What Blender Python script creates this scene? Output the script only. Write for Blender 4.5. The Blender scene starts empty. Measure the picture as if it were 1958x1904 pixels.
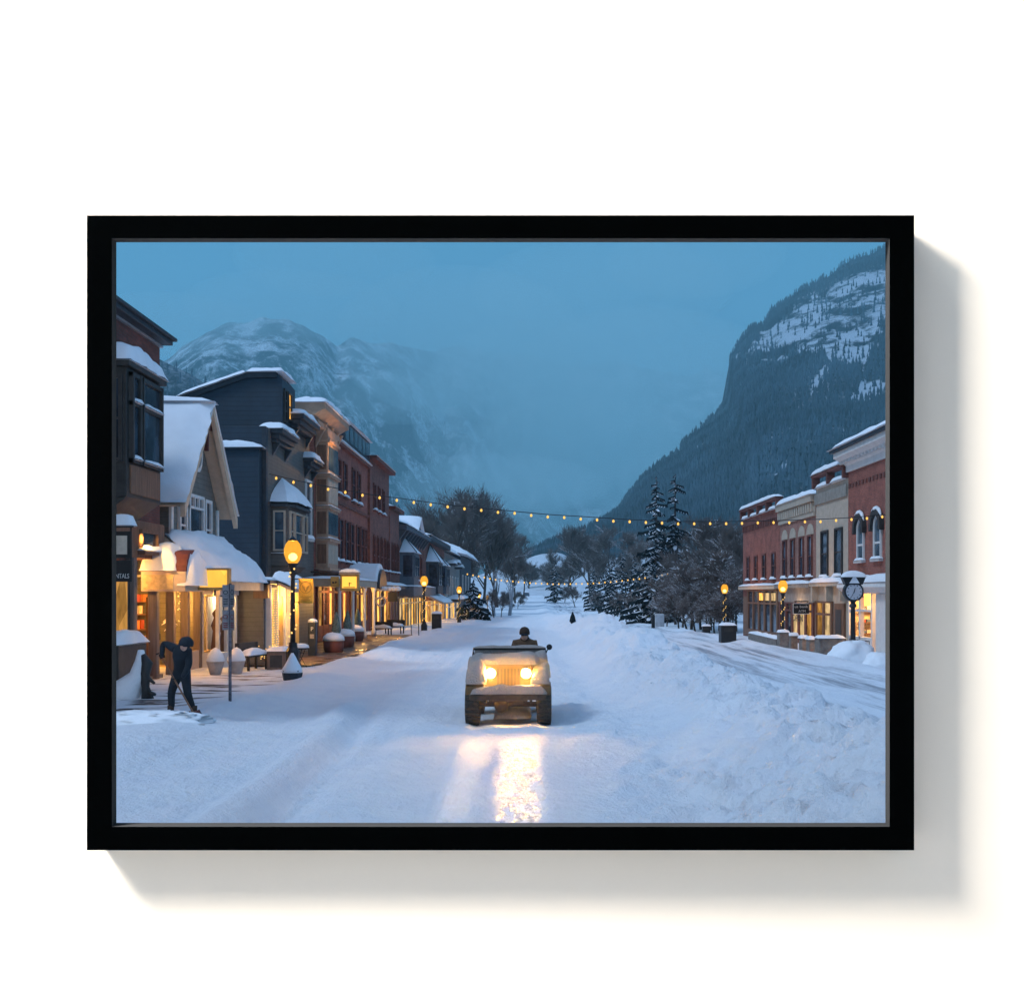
import bpy, bmesh, math, random
import numpy as np
from mathutils import Vector, Matrix, noise
random.seed(7)
SC = bpy.context.scene
COL = SC.collection
R = math.radians
# ---------------------------------------------------------------- camera numbers
FPX = 2047.0      # focal length in units of a 1958 wide picture
VX, VY, CH = 1010.0, 1135.0, 2.4
def at(vx, vy, Y):
    return Vector(((vx - VX) / FPX * Y, Y, CH + (VY - vy) / FPX * Y))
def sstep(a, b, x):
    t = min(1.0, max(0.0, (x - a) / (b - a)))
    return t * t * (3 - 2 * t)
def lerp(a, b, t): return a + (b - a) * t
def interp(pts, x):
    if x <= pts[0][0]: return pts[0][1]
    for (x0, y0), (x1, y1) in zip(pts, pts[1:]):
        if x <= x1: return y0 + (y1 - y0) * (x - x0) / (x1 - x0)
    return pts[-1][1]
# ---------------------------------------------------------------- materials
MATS = {}
def new_mat(name):
    m = bpy.data.materials.new(name); m.use_nodes = True
    nt = m.node_tree; nt.nodes.clear()
    out = nt.nodes.new('ShaderNodeOutputMaterial')
    return m, nt, out
def N(nt, t, **kw):
    n = nt.nodes.new(t)
    for k, v in kw.items():
        if k in ('operation', 'blend_type', 'data_type', 'wave_type', 'bands_direction', 'wave_profile', 'feature', 'noise_dimensions', 'attribute_name', 'attribute_type', 'offset', 'squash'):
            setattr(n, k, v)
        else:
            n.inputs[k].default_value = v
    return n
def L(nt, a, b): nt.links.new(a, b)
def ramp(nt, fac, stops):
    r = nt.nodes.new('ShaderNodeValToRGB')
    while len(r.color_ramp.elements) < len(stops): r.color_ramp.elements.new(0.5)
    for e, (p, c) in zip(r.color_ramp.elements, stops):
        e.position = p; e.color = (*c, 1) if len(c) == 3 else c
    L(nt, fac, r.inputs['Fac']); return r
def gray(v): return (v, v, v)
def pmat(name, col, rough=0.7, var=0.25, scale=3.0, bump=0.15, bscale=25.0, metallic=0.0, spec=0.4, stretch=(1, 1, 1)):
    """plain weathered surface: noise in colour and relief"""
    m, nt, out = new_mat(name)
    b = N(nt, 'ShaderNodeBsdfPrincipled'); L(nt, b.outputs[0], out.inputs[0])
    tc = N(nt, 'ShaderNodeTexCoord'); mp = N(nt, 'ShaderNodeMapping'); mp.inputs['Scale'].default_value = stretch
    L(nt, tc.outputs['Object'], mp.inputs[0])
    n1 = N(nt, 'ShaderNodeTexNoise', Scale=scale, Detail=6.0, Roughness=0.65); L(nt, mp.outputs[0], n1.inputs['Vector'])
    lo = tuple(c * (1 - var) for c in col); hi = tuple(min(1, c * (1 + var)) for c in col)
    r = ramp(nt, n1.outputs['Fac'], [(0.3, lo), (0.7, hi)])
    L(nt, r.outputs[0], b.inputs['Base Color'])
    b.inputs['Roughness'].default_value = rough; b.inputs['Metallic'].default_value = metallic
    b.inputs['Specular IOR Level'].default_value = spec
    if bump:
        n2 = N(nt, 'ShaderNodeTexNoise', Scale=bscale, Detail=4.0); L(nt, mp.outputs[0], n2.inputs['Vector'])
        bp = N(nt, 'ShaderNodeBump', Strength=bump, Distance=0.02); L(nt, n2.outputs['Fac'], bp.inputs['Height'])
        L(nt, bp.outputs[0], b.inputs['Normal'])
    MATS[name] = m; return m
def brick_mat(name, c1, c2, mortar, bw=0.22, bh=0.075):
    m, nt, out = new_mat(name)
    b = N(nt, 'ShaderNodeBsdfPrincipled', Roughness=0.85); L(nt, b.outputs[0], out.inputs[0])
    tc = N(nt, 'ShaderNodeTexCoord'); sx = N(nt, 'ShaderNodeSeparateXYZ'); L(nt, tc.outputs['Object'], sx.inputs[0])
    ad = N(nt, 'ShaderNodeMath', operation='ADD'); L(nt, sx.outputs[0], ad.inputs[0]); L(nt, sx.outputs[1], ad.inputs[1])
    cx = N(nt, 'ShaderNodeCombineXYZ'); L(nt, ad.outputs[0], cx.inputs[0]); L(nt, sx.outputs[2], cx.inputs[1])
    br = N(nt, 'ShaderNodeTexBrick', Scale=1.0); br.inputs['Brick Width'].default_value = bw; br.inputs['Row Height'].default_value = bh
    br.inputs['Mortar Size'].default_value = 0.008
    br.inputs['Color1'].default_value = (*c1, 1); br.inputs['Color2'].default_value = (*c2, 1); br.inputs['Mortar'].default_value = (*mortar, 1)
    L(nt, cx.outputs[0], br.inputs['Vector'])
    n1 = N(nt, 'ShaderNodeTexNoise', Scale=1.3, Detail=7.0, Roughness=0.7); L(nt, tc.outputs['Object'], n1.inputs['Vector'])
    rr = ramp(nt, n1.outputs['Fac'], [(0.3, gray(0.62)), (0.7, gray(1.25))])
    mx = N(nt, 'ShaderNodeMix', data_type='RGBA', blend_type='MULTIPLY'); mx.inputs[0].default_value = 1.0
    L(nt, br.outputs['Color'], mx.inputs[6]); L(nt, rr.outputs[0], mx.inputs[7])
    L(nt, mx.outputs[2], b.inputs['Base Color'])
    bp = N(nt, 'ShaderNodeBump', Strength=0.5, Distance=0.015); L(nt, br.outputs['Fac'], bp.inputs['Height']); bp.invert = True
    L(nt, bp.outputs[0], b.inputs['Normal'])
    MATS[name] = m; return m
def siding_mat(name, col, pitch=0.16, rough=0.6):
    m, nt, out = new_mat(name)
    b = N(nt, 'ShaderNodeBsdfPrincipled', Roughness=rough); L(nt, b.outputs[0], out.inputs[0])
    tc = N(nt, 'ShaderNodeTexCoord'); sx = N(nt, 'ShaderNodeSeparateXYZ'); L(nt, tc.outputs['Object'], sx.inputs[0])
    dv = N(nt, 'ShaderNodeMath', operation='DIVIDE'); L(nt, sx.outputs[2], dv.inputs[0]); dv.inputs[1].default_value = pitch
    fr = N(nt, 'ShaderNodeMath', operation='FRACT'); L(nt, dv.outputs[0], fr.inputs[0])
    n1 = N(nt, 'ShaderNodeTexNoise', Scale=2.0, Detail=6.0, Roughness=0.7); L(nt, tc.outputs['Object'], n1.inputs['Vector'])
    r = ramp(nt, n1.outputs['Fac'], [(0.3, tuple(c * 0.75 for c in col)), (0.7, tuple(c * 1.2 for c in col))])
    gr = ramp(nt, fr.outputs[0], [(0.0, gray(0.35)), (0.09, gray(1.0))])
    mx = N(nt, 'ShaderNodeMix', data_type='RGBA', blend_type='MULTIPLY'); mx.inputs[0].default_value = 1.0
    L(nt, r.outputs[0], mx.inputs[6]); L(nt, gr.outputs[0], mx.inputs[7]); L(nt, mx.outputs[2], b.inputs['Base Color'])
    iv = N(nt, 'ShaderNodeMath', operation='SUBTRACT'); iv.inputs[0].default_value = 1.0; L(nt, fr.outputs[0], iv.inputs[1])
    bp = N(nt, 'ShaderNodeBump', Strength=0.9, Distance=0.03); L(nt, iv.outputs[0], bp.inputs['Height']); L(nt, bp.outputs[0], b.inputs['Normal'])
    MATS[name] = m; return m
def snow_mat(name, col=(0.86, 0.88, 0.92), s1=3.0, s2=40.0, bump=0.35):
    m, nt, out = new_mat(name)
    b = N(nt, 'ShaderNodeBsdfPrincipled', Roughness=0.75); L(nt, b.outputs[0], out.inputs[0])
    b.inputs['Specular IOR Level'].default_value = 0.3
    tc = N(nt, 'ShaderNodeTexCoord')
    n1 = N(nt, 'ShaderNodeTexNoise', Scale=s1, Detail=8.0, Roughness=0.6); L(nt, tc.outputs['Object'], n1.inputs['Vector'])
    r = ramp(nt, n1.outputs['Fac'], [(0.3, tuple(c * 0.94 for c in col)), (0.7, col)]); L(nt, r.outputs[0], b.inputs['Base Color'])
    n2 = N(nt, 'ShaderNodeTexNoise', Scale=s2, Detail=5.0); L(nt, tc.outputs['Object'], n2.inputs['Vector'])
    ad = N(nt, 'ShaderNodeMath', operation='ADD'); L(nt, n1.outputs['Fac'], ad.inputs[0]); L(nt, n2.outputs['Fac'], ad.inputs[1])
    bp = N(nt, 'ShaderNodeBump', Strength=bump, Distance=0.06); L(nt, ad.outputs[0], bp.inputs['Height']); L(nt, bp.outputs[0], b.inputs['Normal'])
    MATS[name] = m; return m
def emit_mat(name, col, strength, sample=True, var=0.0, scale=2.0):
    m, nt, out = new_mat(name)
    e = N(nt, 'ShaderNodeEmission', Strength=strength); e.inputs[0].default_value = (*col, 1); L(nt, e.outputs[0], out.inputs[0])
    if var:
        tc = N(nt, 'ShaderNodeTexCoord'); mp = N(nt, 'ShaderNodeMapping'); mp.inputs['Scale'].default_value = (1, 1, 0.6); L(nt, tc.outputs['Object'], mp.inputs[0])
        v = N(nt, 'ShaderNodeTexVoronoi', Scale=scale); L(nt, mp.outputs[0], v.inputs['Vector'])
        n = N(nt, 'ShaderNodeTexNoise', Scale=scale * 1.7, Detail=5.0); L(nt, mp.outputs[0], n.inputs['Vector'])
        ad = N(nt, 'ShaderNodeMix', data_type='RGBA', blend_type='MIX'); ad.inputs[0].default_value = 0.5
        L(nt, v.outputs['Color'], ad.inputs[6]); L(nt, n.outputs['Fac'], ad.inputs[7])
        bw = N(nt, 'ShaderNodeRGBToBW'); L(nt, ad.outputs[2], bw.inputs[0])
        r = ramp(nt, bw.outputs[0], [(0.3, tuple(c * (1 - var) for c in col)), (0.62, col)]); L(nt, r.outputs[0], e.inputs[0])
    if not sample: m.cycles.emission_sampling = 'NONE'
    MATS[name] = m; return m
def glass_mat(name, col=(0.02, 0.03, 0.045), rough=0.06):
    m, nt, out = new_mat(name)
    b = N(nt, 'ShaderNodeBsdfPrincipled', Roughness=rough); L(nt, b.outputs[0], out.inputs[0])
    tc = N(nt, 'ShaderNodeTexCoord'); n1 = N(nt, 'ShaderNodeTexNoise', Scale=1.6, Detail=3.0); L(nt, tc.outputs['Object'], n1.inputs['Vector'])
    r = ramp(nt, n1.outputs['Fac'], [(0.35, tuple(c * 0.4 for c in col)), (0.65, tuple(c * 1.8 for c in col))]); L(nt, r.outputs[0], b.inputs['Base Color'])
    bp = N(nt, 'ShaderNodeBump', Strength=0.04, Distance=0.05); L(nt, n1.outputs['Fac'], bp.inputs['Height']); L(nt, bp.outputs[0], b.inputs['Normal'])
    MATS[name] = m; return m
SNOW = snow_mat('snow'); SNOWDIRT_SHADE = snow_mat('grimy shaded snow', (.31, .265, .24), 4.0, 30.0, .6)  # jeep snow: grime, with its warm shading also put into the colour
BRICK_DK = brick_mat('dark red brick', (0.20, 0.055, 0.04), (0.13, 0.035, 0.028), (0.10, 0.07, 0.06))
BRICK = brick_mat('red brick', (0.36, 0.10, 0.068), (0.25, 0.065, 0.047), (0.2, 0.13, 0.1))
BRICK_PK = brick_mat('faded brick', (0.34, 0.16, 0.12), (0.24, 0.10, 0.08), (0.25, 0.18, 0.15))
BRICK_FAR = brick_mat('brown brick', (0.26, 0.085, 0.06), (0.17, 0.052, 0.04), (0.15, 0.10, 0.08))
SIDE_GRAY = siding_mat('grey clapboard', (0.15, 0.14, 0.125))
SIDE_SLATE = siding_mat('dark slate clapboard', (0.009, 0.024, 0.042), 0.2)
SIDE_BROWN = siding_mat('grey brown clapboard', (0.115, 0.095, 0.082))
SIDE_CREAM = siding_mat('cream clapboard', (0.62, 0.47, 0.25), 0.18)
SIDE_PALE = siding_mat('pale grey clapboard', (0.22, 0.21, 0.20), 0.2)
CREAM = pmat('cream trim paint', (0.58, 0.43, 0.31), 0.6, 0.15)
ROSE = pmat('rose cream trim paint', (.40, .25, .17), .6, .2)
TAN = pmat('tan stucco', (0.42, 0.36, 0.29), 0.85, 0.15)
WHITE = pmat('white trim paint', (0.66, 0.64, 0.62), 0.55, 0.1)
DARKWOOD = pmat('dark stained wood', (0.03, 0.028, 0.028), 0.5, 0.4)
BROWNWOOD = pmat('brown wood', (0.17, 0.085, 0.05), 0.6, 0.35, stretch=(4, 4, 0.5))
POSTWOOD = pmat('weathered post wood', (0.14, 0.11, 0.10), 0.7, 0.3, stretch=(4, 4, 0.4))
DARK = pmat('dark cornice metal', (0.025, 0.032, 0.042), 0.5, 0.3)
BLACKIRON = pmat('black painted iron', (0.012, 0.012, 0.014), 0.45, 0.3, 8, 0.1, 60)
BLUETRIM = pmat('blue grey trim', (0.075, 0.095, 0.12), 0.6, 0.2)
STONE = pmat('planter stone', (0.20, 0.17, 0.15), 0.9, 0.4, 4, 0.6, 18)
TERRA = pmat('red barrel wood', (0.16, 0.05, 0.035), 0.7, 0.35)
GLASS = glass_mat('dark window glass')
GLASS_BLUE = glass_mat('sky lit window glass', (0.035, 0.055, 0.075), 0.12)
LIT = emit_mat('lit shop window', (1.0, 0.49, 0.10), 1.9, True, 0.75, 2.2)
LIT_SOFT = emit_mat('dim shop window', (1.0, 0.48, 0.11), 0.6, True, 0.8, 1.7)
LIT_WHITE = emit_mat('pale lit window', (1.0, 0.68, 0.32), 1.0, True, 0.7, 2.0)
SIGNLIT = emit_mat('lit sign face', (1.0, 0.50, 0.07), 1.6, True, 0.25, 1.4)
BULB = emit_mat('string bulb glow', (1.0, 0.56, 0.12), 1.45, False)
FAIRY = emit_mat('fairy light glow', (1.0, 0.60, 0.18), 1.7, False)
GLOWBULB = emit_mat('lamp burner glow', (1.0, 0.80, 0.40), 9.0, False)
HEAD = emit_mat('headlight glow', (1.0, 0.50, 0.10), 650.0, True)
# ---------------------------------------------------------------- meshes
class MB:
    def __init__(s): s.v = []; s.f = []
    def add(s, vs, fs):
        o = len(s.v); s.v += [tuple(p) for p in vs]; s.f += [tuple(i + o for i in f) for f in fs]
    def box(s, x0, x1, y0, y1, z0, z1):
        s.add([(x0, y0, z0), (x1, y0, z0), (x1, y1, z0), (x0, y1, z0), (x0, y0, z1), (x1, y0, z1), (x1, y1, z1), (x0, y1, z1)],
              [(0, 3, 2, 1), (4, 5, 6, 7), (0, 1, 5, 4), (1, 2, 6, 5), (2, 3, 7, 6), (3, 0, 4, 7)]); return s
    def prism(s, pts, axis, a, b):
        """polygon pts (two coordinates) pushed along axis from a to b"""
        def mk(p, t):
            return {'x': (t, p[0], p[1]), 'y': (p[0], t, p[1]), 'z': (p[0], p[1], t)}[axis]
        n = len(pts); vs = [mk(p, a) for p in pts] + [mk(p, b) for p in pts]
        s.add(vs, [tuple(range(n))[::-1], tuple(range(n, 2 * n))] + [(i, (i + 1) % n, n + (i + 1) % n, n + i) for i in range(n)]); return s
    def tube(s, pts, rs, n=6, cap=True):
        pts = [Vector(p) for p in pts]
        if not hasattr(rs, '__len__'): rs = [rs] * len(pts)
        o = len(s.v); up = Vector((0, 0, 1))
        for i, p in enumerate(pts):
            d = (pts[min(i + 1, len(pts) - 1)] - pts[max(i - 1, 0)]); d = d.normalized() if d.length > 1e-9 else up
            a = d.cross(Vector((0, 1, 0)) if abs(d.y) < 0.9 else Vector((1, 0, 0))).normalized(); b = d.cross(a)
            for k in range(n):
                t = 2 * math.pi * k / n; q = p + (a * math.cos(t) + b * math.sin(t)) * rs[i]; s.v.append(tuple(q))
        for i in range(len(pts) - 1):
            for k in range(n):
                s.f.append((o + i * n + k, o + i * n + (k + 1) % n, o + (i + 1) * n + (k + 1) % n, o + (i + 1) * n + k))
        if cap and n > 2:
            s.f.append(tuple(o + k for k in range(n))[::-1]); s.f.append(tuple(o + (len(pts) - 1) * n + k for k in range(n)))
        return s
    def lathe(s, prof, c=(0, 0, 0), n=16):
        o = len(s.v)
        for r, z in prof:
            for k in range(n):
                t = 2 * math.pi * k / n; s.v.append((c[0] + r * math.cos(t), c[1] + r * math.sin(t), c[2] + z))
        for i in range(len(prof) - 1):
            for k in range(n):
                s.f.append((o + i * n + k, o + i * n + (k + 1) % n, o + (i + 1) * n + (k + 1) % n, o + (i + 1) * n + k))
        s.f.append(tuple(o + k for k in range(n))[::-1]); s.f.append(tuple(o + (len(prof) - 1) * n + k for k in range(n))); return s
    def ball(s, c, r, n=10, m=7, sq=(1, 1, 1)):
        o = len(s.v)
        for i in range(m + 1):
            th = math.pi * i / m
            for k in range(n):
                t = 2 * math.pi * k / n
                s.v.append((c[0] + r * sq[0] * math.sin(th) * math.cos(t), c[1] + r * sq[1] * math.sin(th) * math.sin(t), c[2] + r * sq[2] * math.cos(th)))
        for i in range(m):
            for k in range(n):
                s.f.append((o + i * n + k, o + (i + 1) * n + k, o + (i + 1) * n + (k + 1) % n, o + i * n + (k + 1) % n))
        return s
    def pillow(s, p00, p10, p11, p01, t, n=10, m=10, wob=0.25, edge=4.0, seed=0.0):
        """thick soft layer lying on the quad p00 p10 p11 p01 (snow)"""
        P = [Vector(p) for p in (p00, p10, p11, p01)]
        o = len(s.v); nu, nv = n + 1, m + 1
        for j in range(nv):
            for i in range(nu):
                u, v = i / n, j / m
                b = (P[0] * (1 - u) + P[1] * u) * (1 - v) + (P[3] * (1 - u) + P[2] * u) * v
                e = (1 - abs(2 * u - 1) ** edge) * (1 - abs(2 * v - 1) ** edge)
                e = max(e, 0.0) ** 0.5
                w1 = noise.noise((b.x * 1.3 + seed, b.y * 1.3, b.z * 1.3 + 5)); w2 = noise.noise((b.x * 3.7, b.y * 3.7 + seed, b.z * 3.7)); h = t * e * (1 + wob * w1 + wob * .7 * w2)
                sw = min(.08, t * .3); b = b + Vector((w2 * sw, w1 * sw, 0))
                s.v.append((b.x, b.y, b.z + h))
        for j in range(m):
            for i in range(n):
                a = o + j * nu + i; s.f.append((a, a + 1, a + nu + 1, a + nu))
        q = len(s.v); s.v += [tuple(p - Vector((0, 0, 0.02))) for p in P]
        s.f.append((q, q + 3, q + 2, q + 1)); return s
    def build(s, name, mat, parent=None, smooth=False, bevel=0.0, local=False):
        me = bpy.data.meshes.new(name); me.from_pydata(s.v, [], s.f); me.update()
        if smooth: me.polygons.foreach_set('use_smooth', [True] * len(me.polygons))
        me.materials.append(mat)
        ob = bpy.data.objects.new(name, me); COL.objects.link(ob)
        if parent is not None:
            ob.parent = parent
            if not local and parent.type == 'EMPTY': ob.matrix_parent_inverse = Matrix.Translation(parent.location).inverted()
        if bevel:
            md = ob.modifiers.new('edges', 'BEVEL'); md.width = bevel; md.segments = 2; md.limit_method = 'ANGLE'
        return ob
def box(name, mat, parent, *a, **k): return MB().box(*a).build(name, mat, parent, **k)
def tag(o, label=None, cat=None, group=None, kind=None):
    if label: o['label'] = label
    if cat: o['category'] = cat
    if group: o['group'] = group
    if kind: o['kind'] = kind
    return o
def thing(name, loc, label, cat, group=None):
    o = bpy.data.objects.new(name, None); COL.objects.link(o); o.location = loc; o.empty_display_size = 0.2
    return tag(o, label, cat, group)
def kids(o): return [c for c in COL.objects if c.parent == o]
def copy_tree(o, parent=None):
    c = o.copy(); COL.objects.link(c)
    if parent is not None: c.parent = parent
    for k in list(o.children): copy_tree(k, c)
    return c
def lamp(name, kind, loc, energy, col, size=0.1, aim=None, spot=None, parent=None):
    d = bpy.data.lights.new(name, kind); d.energy = energy; d.color = col
    if kind == 'AREA': d.size = size
    else: d.shadow_soft_size = size
    if spot: d.spot_size = R(spot); d.spot_blend = 1.0
    o = bpy.data.objects.new(name, d); COL.objects.link(o); o.location = loc
    if aim is not None:
        o.rotation_euler = (Vector(aim) - Vector(loc)).to_track_quat('-Z', 'Y').to_euler()
    return o
def text_mesh(name, body, size, mat, parent, loc, rot, depth=0.006, width=None):
    cu = bpy.data.curves.new(name, 'FONT'); cu.body = body; cu.size = size; cu.extrude = depth; cu.align_x = 'CENTER'; cu.align_y = 'CENTER'; cu.resolution_u = 3
    ob = bpy.data.objects.new(name, cu); COL.objects.link(ob)
    dg = bpy.context.evaluated_depsgraph_get(); dg.update()
    me = bpy.data.meshes.new_from_object(ob.evaluated_get(dg)); bpy.data.objects.remove(ob)
    M = Matrix.Translation(loc) @ Matrix.Rotation(rot[2], 4, 'Z') @ Matrix.Rotation(rot[0], 4, 'X')
    if width:
        xs = [v.co.x for v in me.vertices]; w = max(xs) - min(xs); M = M @ Matrix.Scale(width / w, 4, (1, 0, 0))
    me.transform(M); me.materials.clear(); me.materials.append(mat)
    o = bpy.data.objects.new(name, me); COL.objects.link(o)
    if parent is not None:
        o.parent = parent
        if parent.type == 'EMPTY': o.matrix_parent_inverse = Matrix.Translation(parent.location).inverted()
    return o
# ================================================================= camera, view
SC.render.resolution_x, SC.render.resolution_y = 1024, 995
cam = bpy.data.cameras.new('camera'); camo = bpy.data.objects.new('camera', cam); COL.objects.link(camo)
camo.location = (0, 0, CH); camo.rotation_euler = (R(90), 0, 0)
cam.sensor_width = 36; cam.lens = 36 * FPX / 1958; cam.shift_x = (979 - VX) / 1958; cam.shift_y = (VY - 952) / 1958
cam.clip_start = 0.05; cam.clip_end = 30000
SC.camera = camo
SC.view_settings.view_transform = 'Standard'; SC.view_settings.look = 'None'
SC.view_settings.exposure = 0; SC.view_settings.gamma = 1; SC.view_settings.use_curve_mapping = False
SC.render.engine = 'CYCLES'
cy = SC.cycles; cy.use_denoising = True; cy.max_bounces = 5; cy.diffuse_bounces = 3; cy.glossy_bounces = 2; cy.transmission_bounces = 3; cy.transparent_max_bounces = 6
cy.volume_bounces = 3; cy.sample_clamp_indirect = 4.0; cy.caustics_reflective = False; cy.caustics_refractive = False
# ================================================================= dusk sky (overcast: brighter overhead than at the horizon)
W = bpy.data.worlds.new('World'); SC.world = W; W.use_nodes = True
nt = W.node_tree; nt.nodes.clear()
wo = nt.nodes.new('ShaderNodeOutputWorld'); bg = nt.nodes.new('ShaderNodeBackground'); L(nt, bg.outputs[0], wo.inputs[0])
tc = nt.nodes.new('ShaderNodeTexCoord'); sx = nt.nodes.new('ShaderNodeSeparateXYZ'); L(nt, tc.outputs['Generated'], sx.inputs[0])
cn = N(nt, 'ShaderNodeTexNoise', Scale=2.2, Detail=5.0, Roughness=0.55); L(nt, tc.outputs['Generated'], cn.inputs['Vector'])
ma = N(nt, 'ShaderNodeMath', operation='MULTIPLY_ADD'); L(nt, cn.outputs['Fac'], ma.inputs[0]); ma.inputs[1].default_value = 0.10; L(nt, sx.outputs[2], ma.inputs[2])
rp = ramp(nt, ma.outputs[0], [(0.0, (0.15, 0.37, 0.64)), (0.12, (0.14, 0.39, 0.67)), (0.40, (0.09, 0.42, 0.74)), (0.68, (0.34, 0.53, 0.92)), (1.0, (0.54, 0.73, 1.18))])
L(nt, rp.outputs[0], bg.inputs[0]); bg.inputs[1].default_value = 0.8
# ================================================================= ground
def zg(Y):
    return interp([(-10, 0), (62, 0), (200, -1.65), (300, 0.0), (600, 3.0), (1000, 8.0), (3000, 14.0)], Y)
def berm_center(Y): return 4.1 + 0.35 * math.sin(Y * 0.13) + 0.2 * math.sin(Y * 0.37 + 1)
def ground_z(X, Y, detail=True):
    z = zg(Y)
    near = 1 - sstep(250, 400, Y)
    z -= 0.05 * min(max(X - 4, 0), 10) * near
    # ploughed centre berm
    c = berm_center(Y); hb = (0.98 + 0.13 * math.sin(Y * 0.23) + 0.09 * math.sin(Y * 0.53 + 2)) * (0.76 + 0.24 * sstep(15, 42, Y)) * (1 - 0.55 * sstep(70, 170, Y)) * (1 - sstep(200, 330, Y))
    d = X - c
    prof = (1 - sstep(0.2, 2.6, -d)) if d < 0 else (1 - sstep(0.15, 1.25, d))
    b = hb * prof
    z += b
    # left kerb bank and shovelled pavement
    kb = math.exp(-((X + 6.0 + 0.25 * math.sin(Y * 0.4)) / 0.75) ** 2) * (0.16 - 0.03 * sstep(34, 40, Y) + 0.05 * math.sin(Y * 0.9)) * (1 - sstep(120, 170, Y))
    kb *= sstep(10, 17, Y)
    z += kb
    if X < -6.2: z += 0.05 * sstep(6.2, 6.9, -X) * near - 0.16 * (sstep(33.5, 36.5, Y) * (1 - sstep(64, 68, Y))) * sstep(6.4, 6.9, -X)
    # right kerb bank
    z += 0.28 * math.exp(-((X - 12.2 - 0.3 * math.sin(Y * 0.31)) / 0.8) ** 2) * sstep(20, 34, Y) * (1 - sstep(90, 130, Y))
    # lawn slopes beyond the last buildings
    if Y > 95: z += 0.5 * sstep(9, 16, abs(X)) * sstep(95, 125, Y)
    if detail:
        ice = (1 - sstep(0.9, 1.5, abs(X + 0.35))) if Y < 19 else 0.0
        a = noise.noise((X * 0.35, Y * 0.22, 1.7)) * 0.06 + noise.noise((X * 1.3, Y * 0.5, 4.1)) * 0.03
        if X < -1.4: # old wheel ruts curving to the kerb
            xr = X + 3.2 + 0.012 * (Y - 10) ** 2 * 0.35
            a += (0.18 * math.exp(-(xr / 0.28) ** 2) - 0.14 * math.exp(-((xr - 0.5) / 0.22) ** 2) + 0.05 * math.exp(-((xr + 1.3) / 0.35) ** 2)) * (1 - sstep(20, 26, Y))
        if -5.5 < X < 1.2 and Y < 120:
            w_ = (1 - sstep(.9, 1.2, X)) * sstep(-5.5, -4.5, X); a += w_ * (0.035 * noise.noise((X * 3.2, Y * 0.10, 3.3)) + 0.02 * noise.noise((X * 7.0, Y * 0.22, 8.8)))
            for xr_, dp in ((-1.02, .09), (.28, .08), (-2.35, .06), (-3.5, .08), (-4.6, .06)): a -= w_ * dp * math.exp(-((X - xr_ - .12 * math.sin(Y * .12 + xr_)) / .13) ** 2) * (0.6 + 0.6 * noise.noise((xr_, Y * .5, 1.0)))
        lump = max(sstep(0.12, 0.5, b), sstep(1.1, 2.3, X) * (1 - sstep(12.5, 17, Y)) * (1 - sstep(5.5, 7, X)))
        if Y < 90:
            n1 = noise.noise((X * 1.1, Y * 0.8, 7.7)); n2 = noise.noise((X * 3.1, Y * 2.6, 2.2)); n3 = noise.noise((X * 7.5, Y * 6.5, 9.2)) if Y < 30 else 0
            a += lump * (0.24 * n1 + 0.22 * n2 + 0.14 * n3)
            # toe of crumbs beside the berm
            toe = math.exp(-((d + 2.9) / 0.8) ** 2) * (1 - sstep(30, 50, Y)); a += toe * (0.11 * max(n2, 0) + 0.08 * max(n3, 0))
            kbk = min(1, kb * 5); a += kbk * (0.05 * n2 + 0.03 * n3)
        z += a * (1 - ice)
    return z
xs = [-420, -260, -160, -100, -70, -50, -40, -32, -26, -22, -19, -17, -15.5, -14.4] + list(np.arange(-13.6, -6.9, 0.28)) + list(np.arange(-6.9, -1.6, 0.16)) + list(np.arange(-1.6, 1.0, 0.16)) + list(np.arange(1.0, 7.0, 0.10)) + list(np.arange(7.0, 17.5, 0.3)) + [18.5, 20, 22, 25, 29, 34, 42, 52, 70, 100, 160, 260, 420]
ys = list(np.arange(-6, 9, 1.0)) + list(np.arange(9.0, 30, 0.11)) + list(np.arange(30, 80, 0.45)) + list(np.arange(80, 210, 2.0)) + list(np.arange(210, 420, 6.0)) + [430, 460, 500, 560, 640, 740, 860, 1000, 1300, 1700, 2200, 3000]
g = MB()
for y in ys:
    for x in xs: g.v.append((float(x), float(y), ground_z(float(x), float(y))))
nx = len(xs)
for j in range(len(ys) - 1):
    for i in range(nx - 1):
        a = j * nx + i; g.f.append((a, a + 1, a + nx + 1, a + nx))
# snow with icy wheel tracks, scraped lane streaks and half cleared pavement
m, nt, out = new_mat('street snow')
b = N(nt, 'ShaderNodeBsdfPrincipled'); L(nt, b.outputs[0], out.inputs[0]); b.inputs['Specular IOR Level'].default_value = 0.35
tc = N(nt, 'ShaderNodeTexCoord'); O = tc.outputs['Object']; sx = N(nt, 'ShaderNodeSeparateXYZ'); L(nt, O, sx.inputs[0]); X_, Y_, Z_ = sx.outputs
def M_(op, a, b_=None, c=None, clamp=False):
    n = nt.nodes.new('ShaderNodeMath'); n.operation = op; n.use_clamp = clamp
    for i, v in enumerate((a, b_, c)):
        if v is None: continue
        if hasattr(v, 'is_linked'): L(nt, v, n.inputs[i])
        else: n.inputs[i].default_value = v
    return n.outputs[0]
def band(s, c, w, soft):   # 1 inside |s-c|<w
    return M_('SUBTRACT', 1.0, M_('DIVIDE', M_('SUBTRACT', M_('ABSOLUTE', M_('SUBTRACT', s, c)), w), soft, clamp=True), clamp=True)
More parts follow.
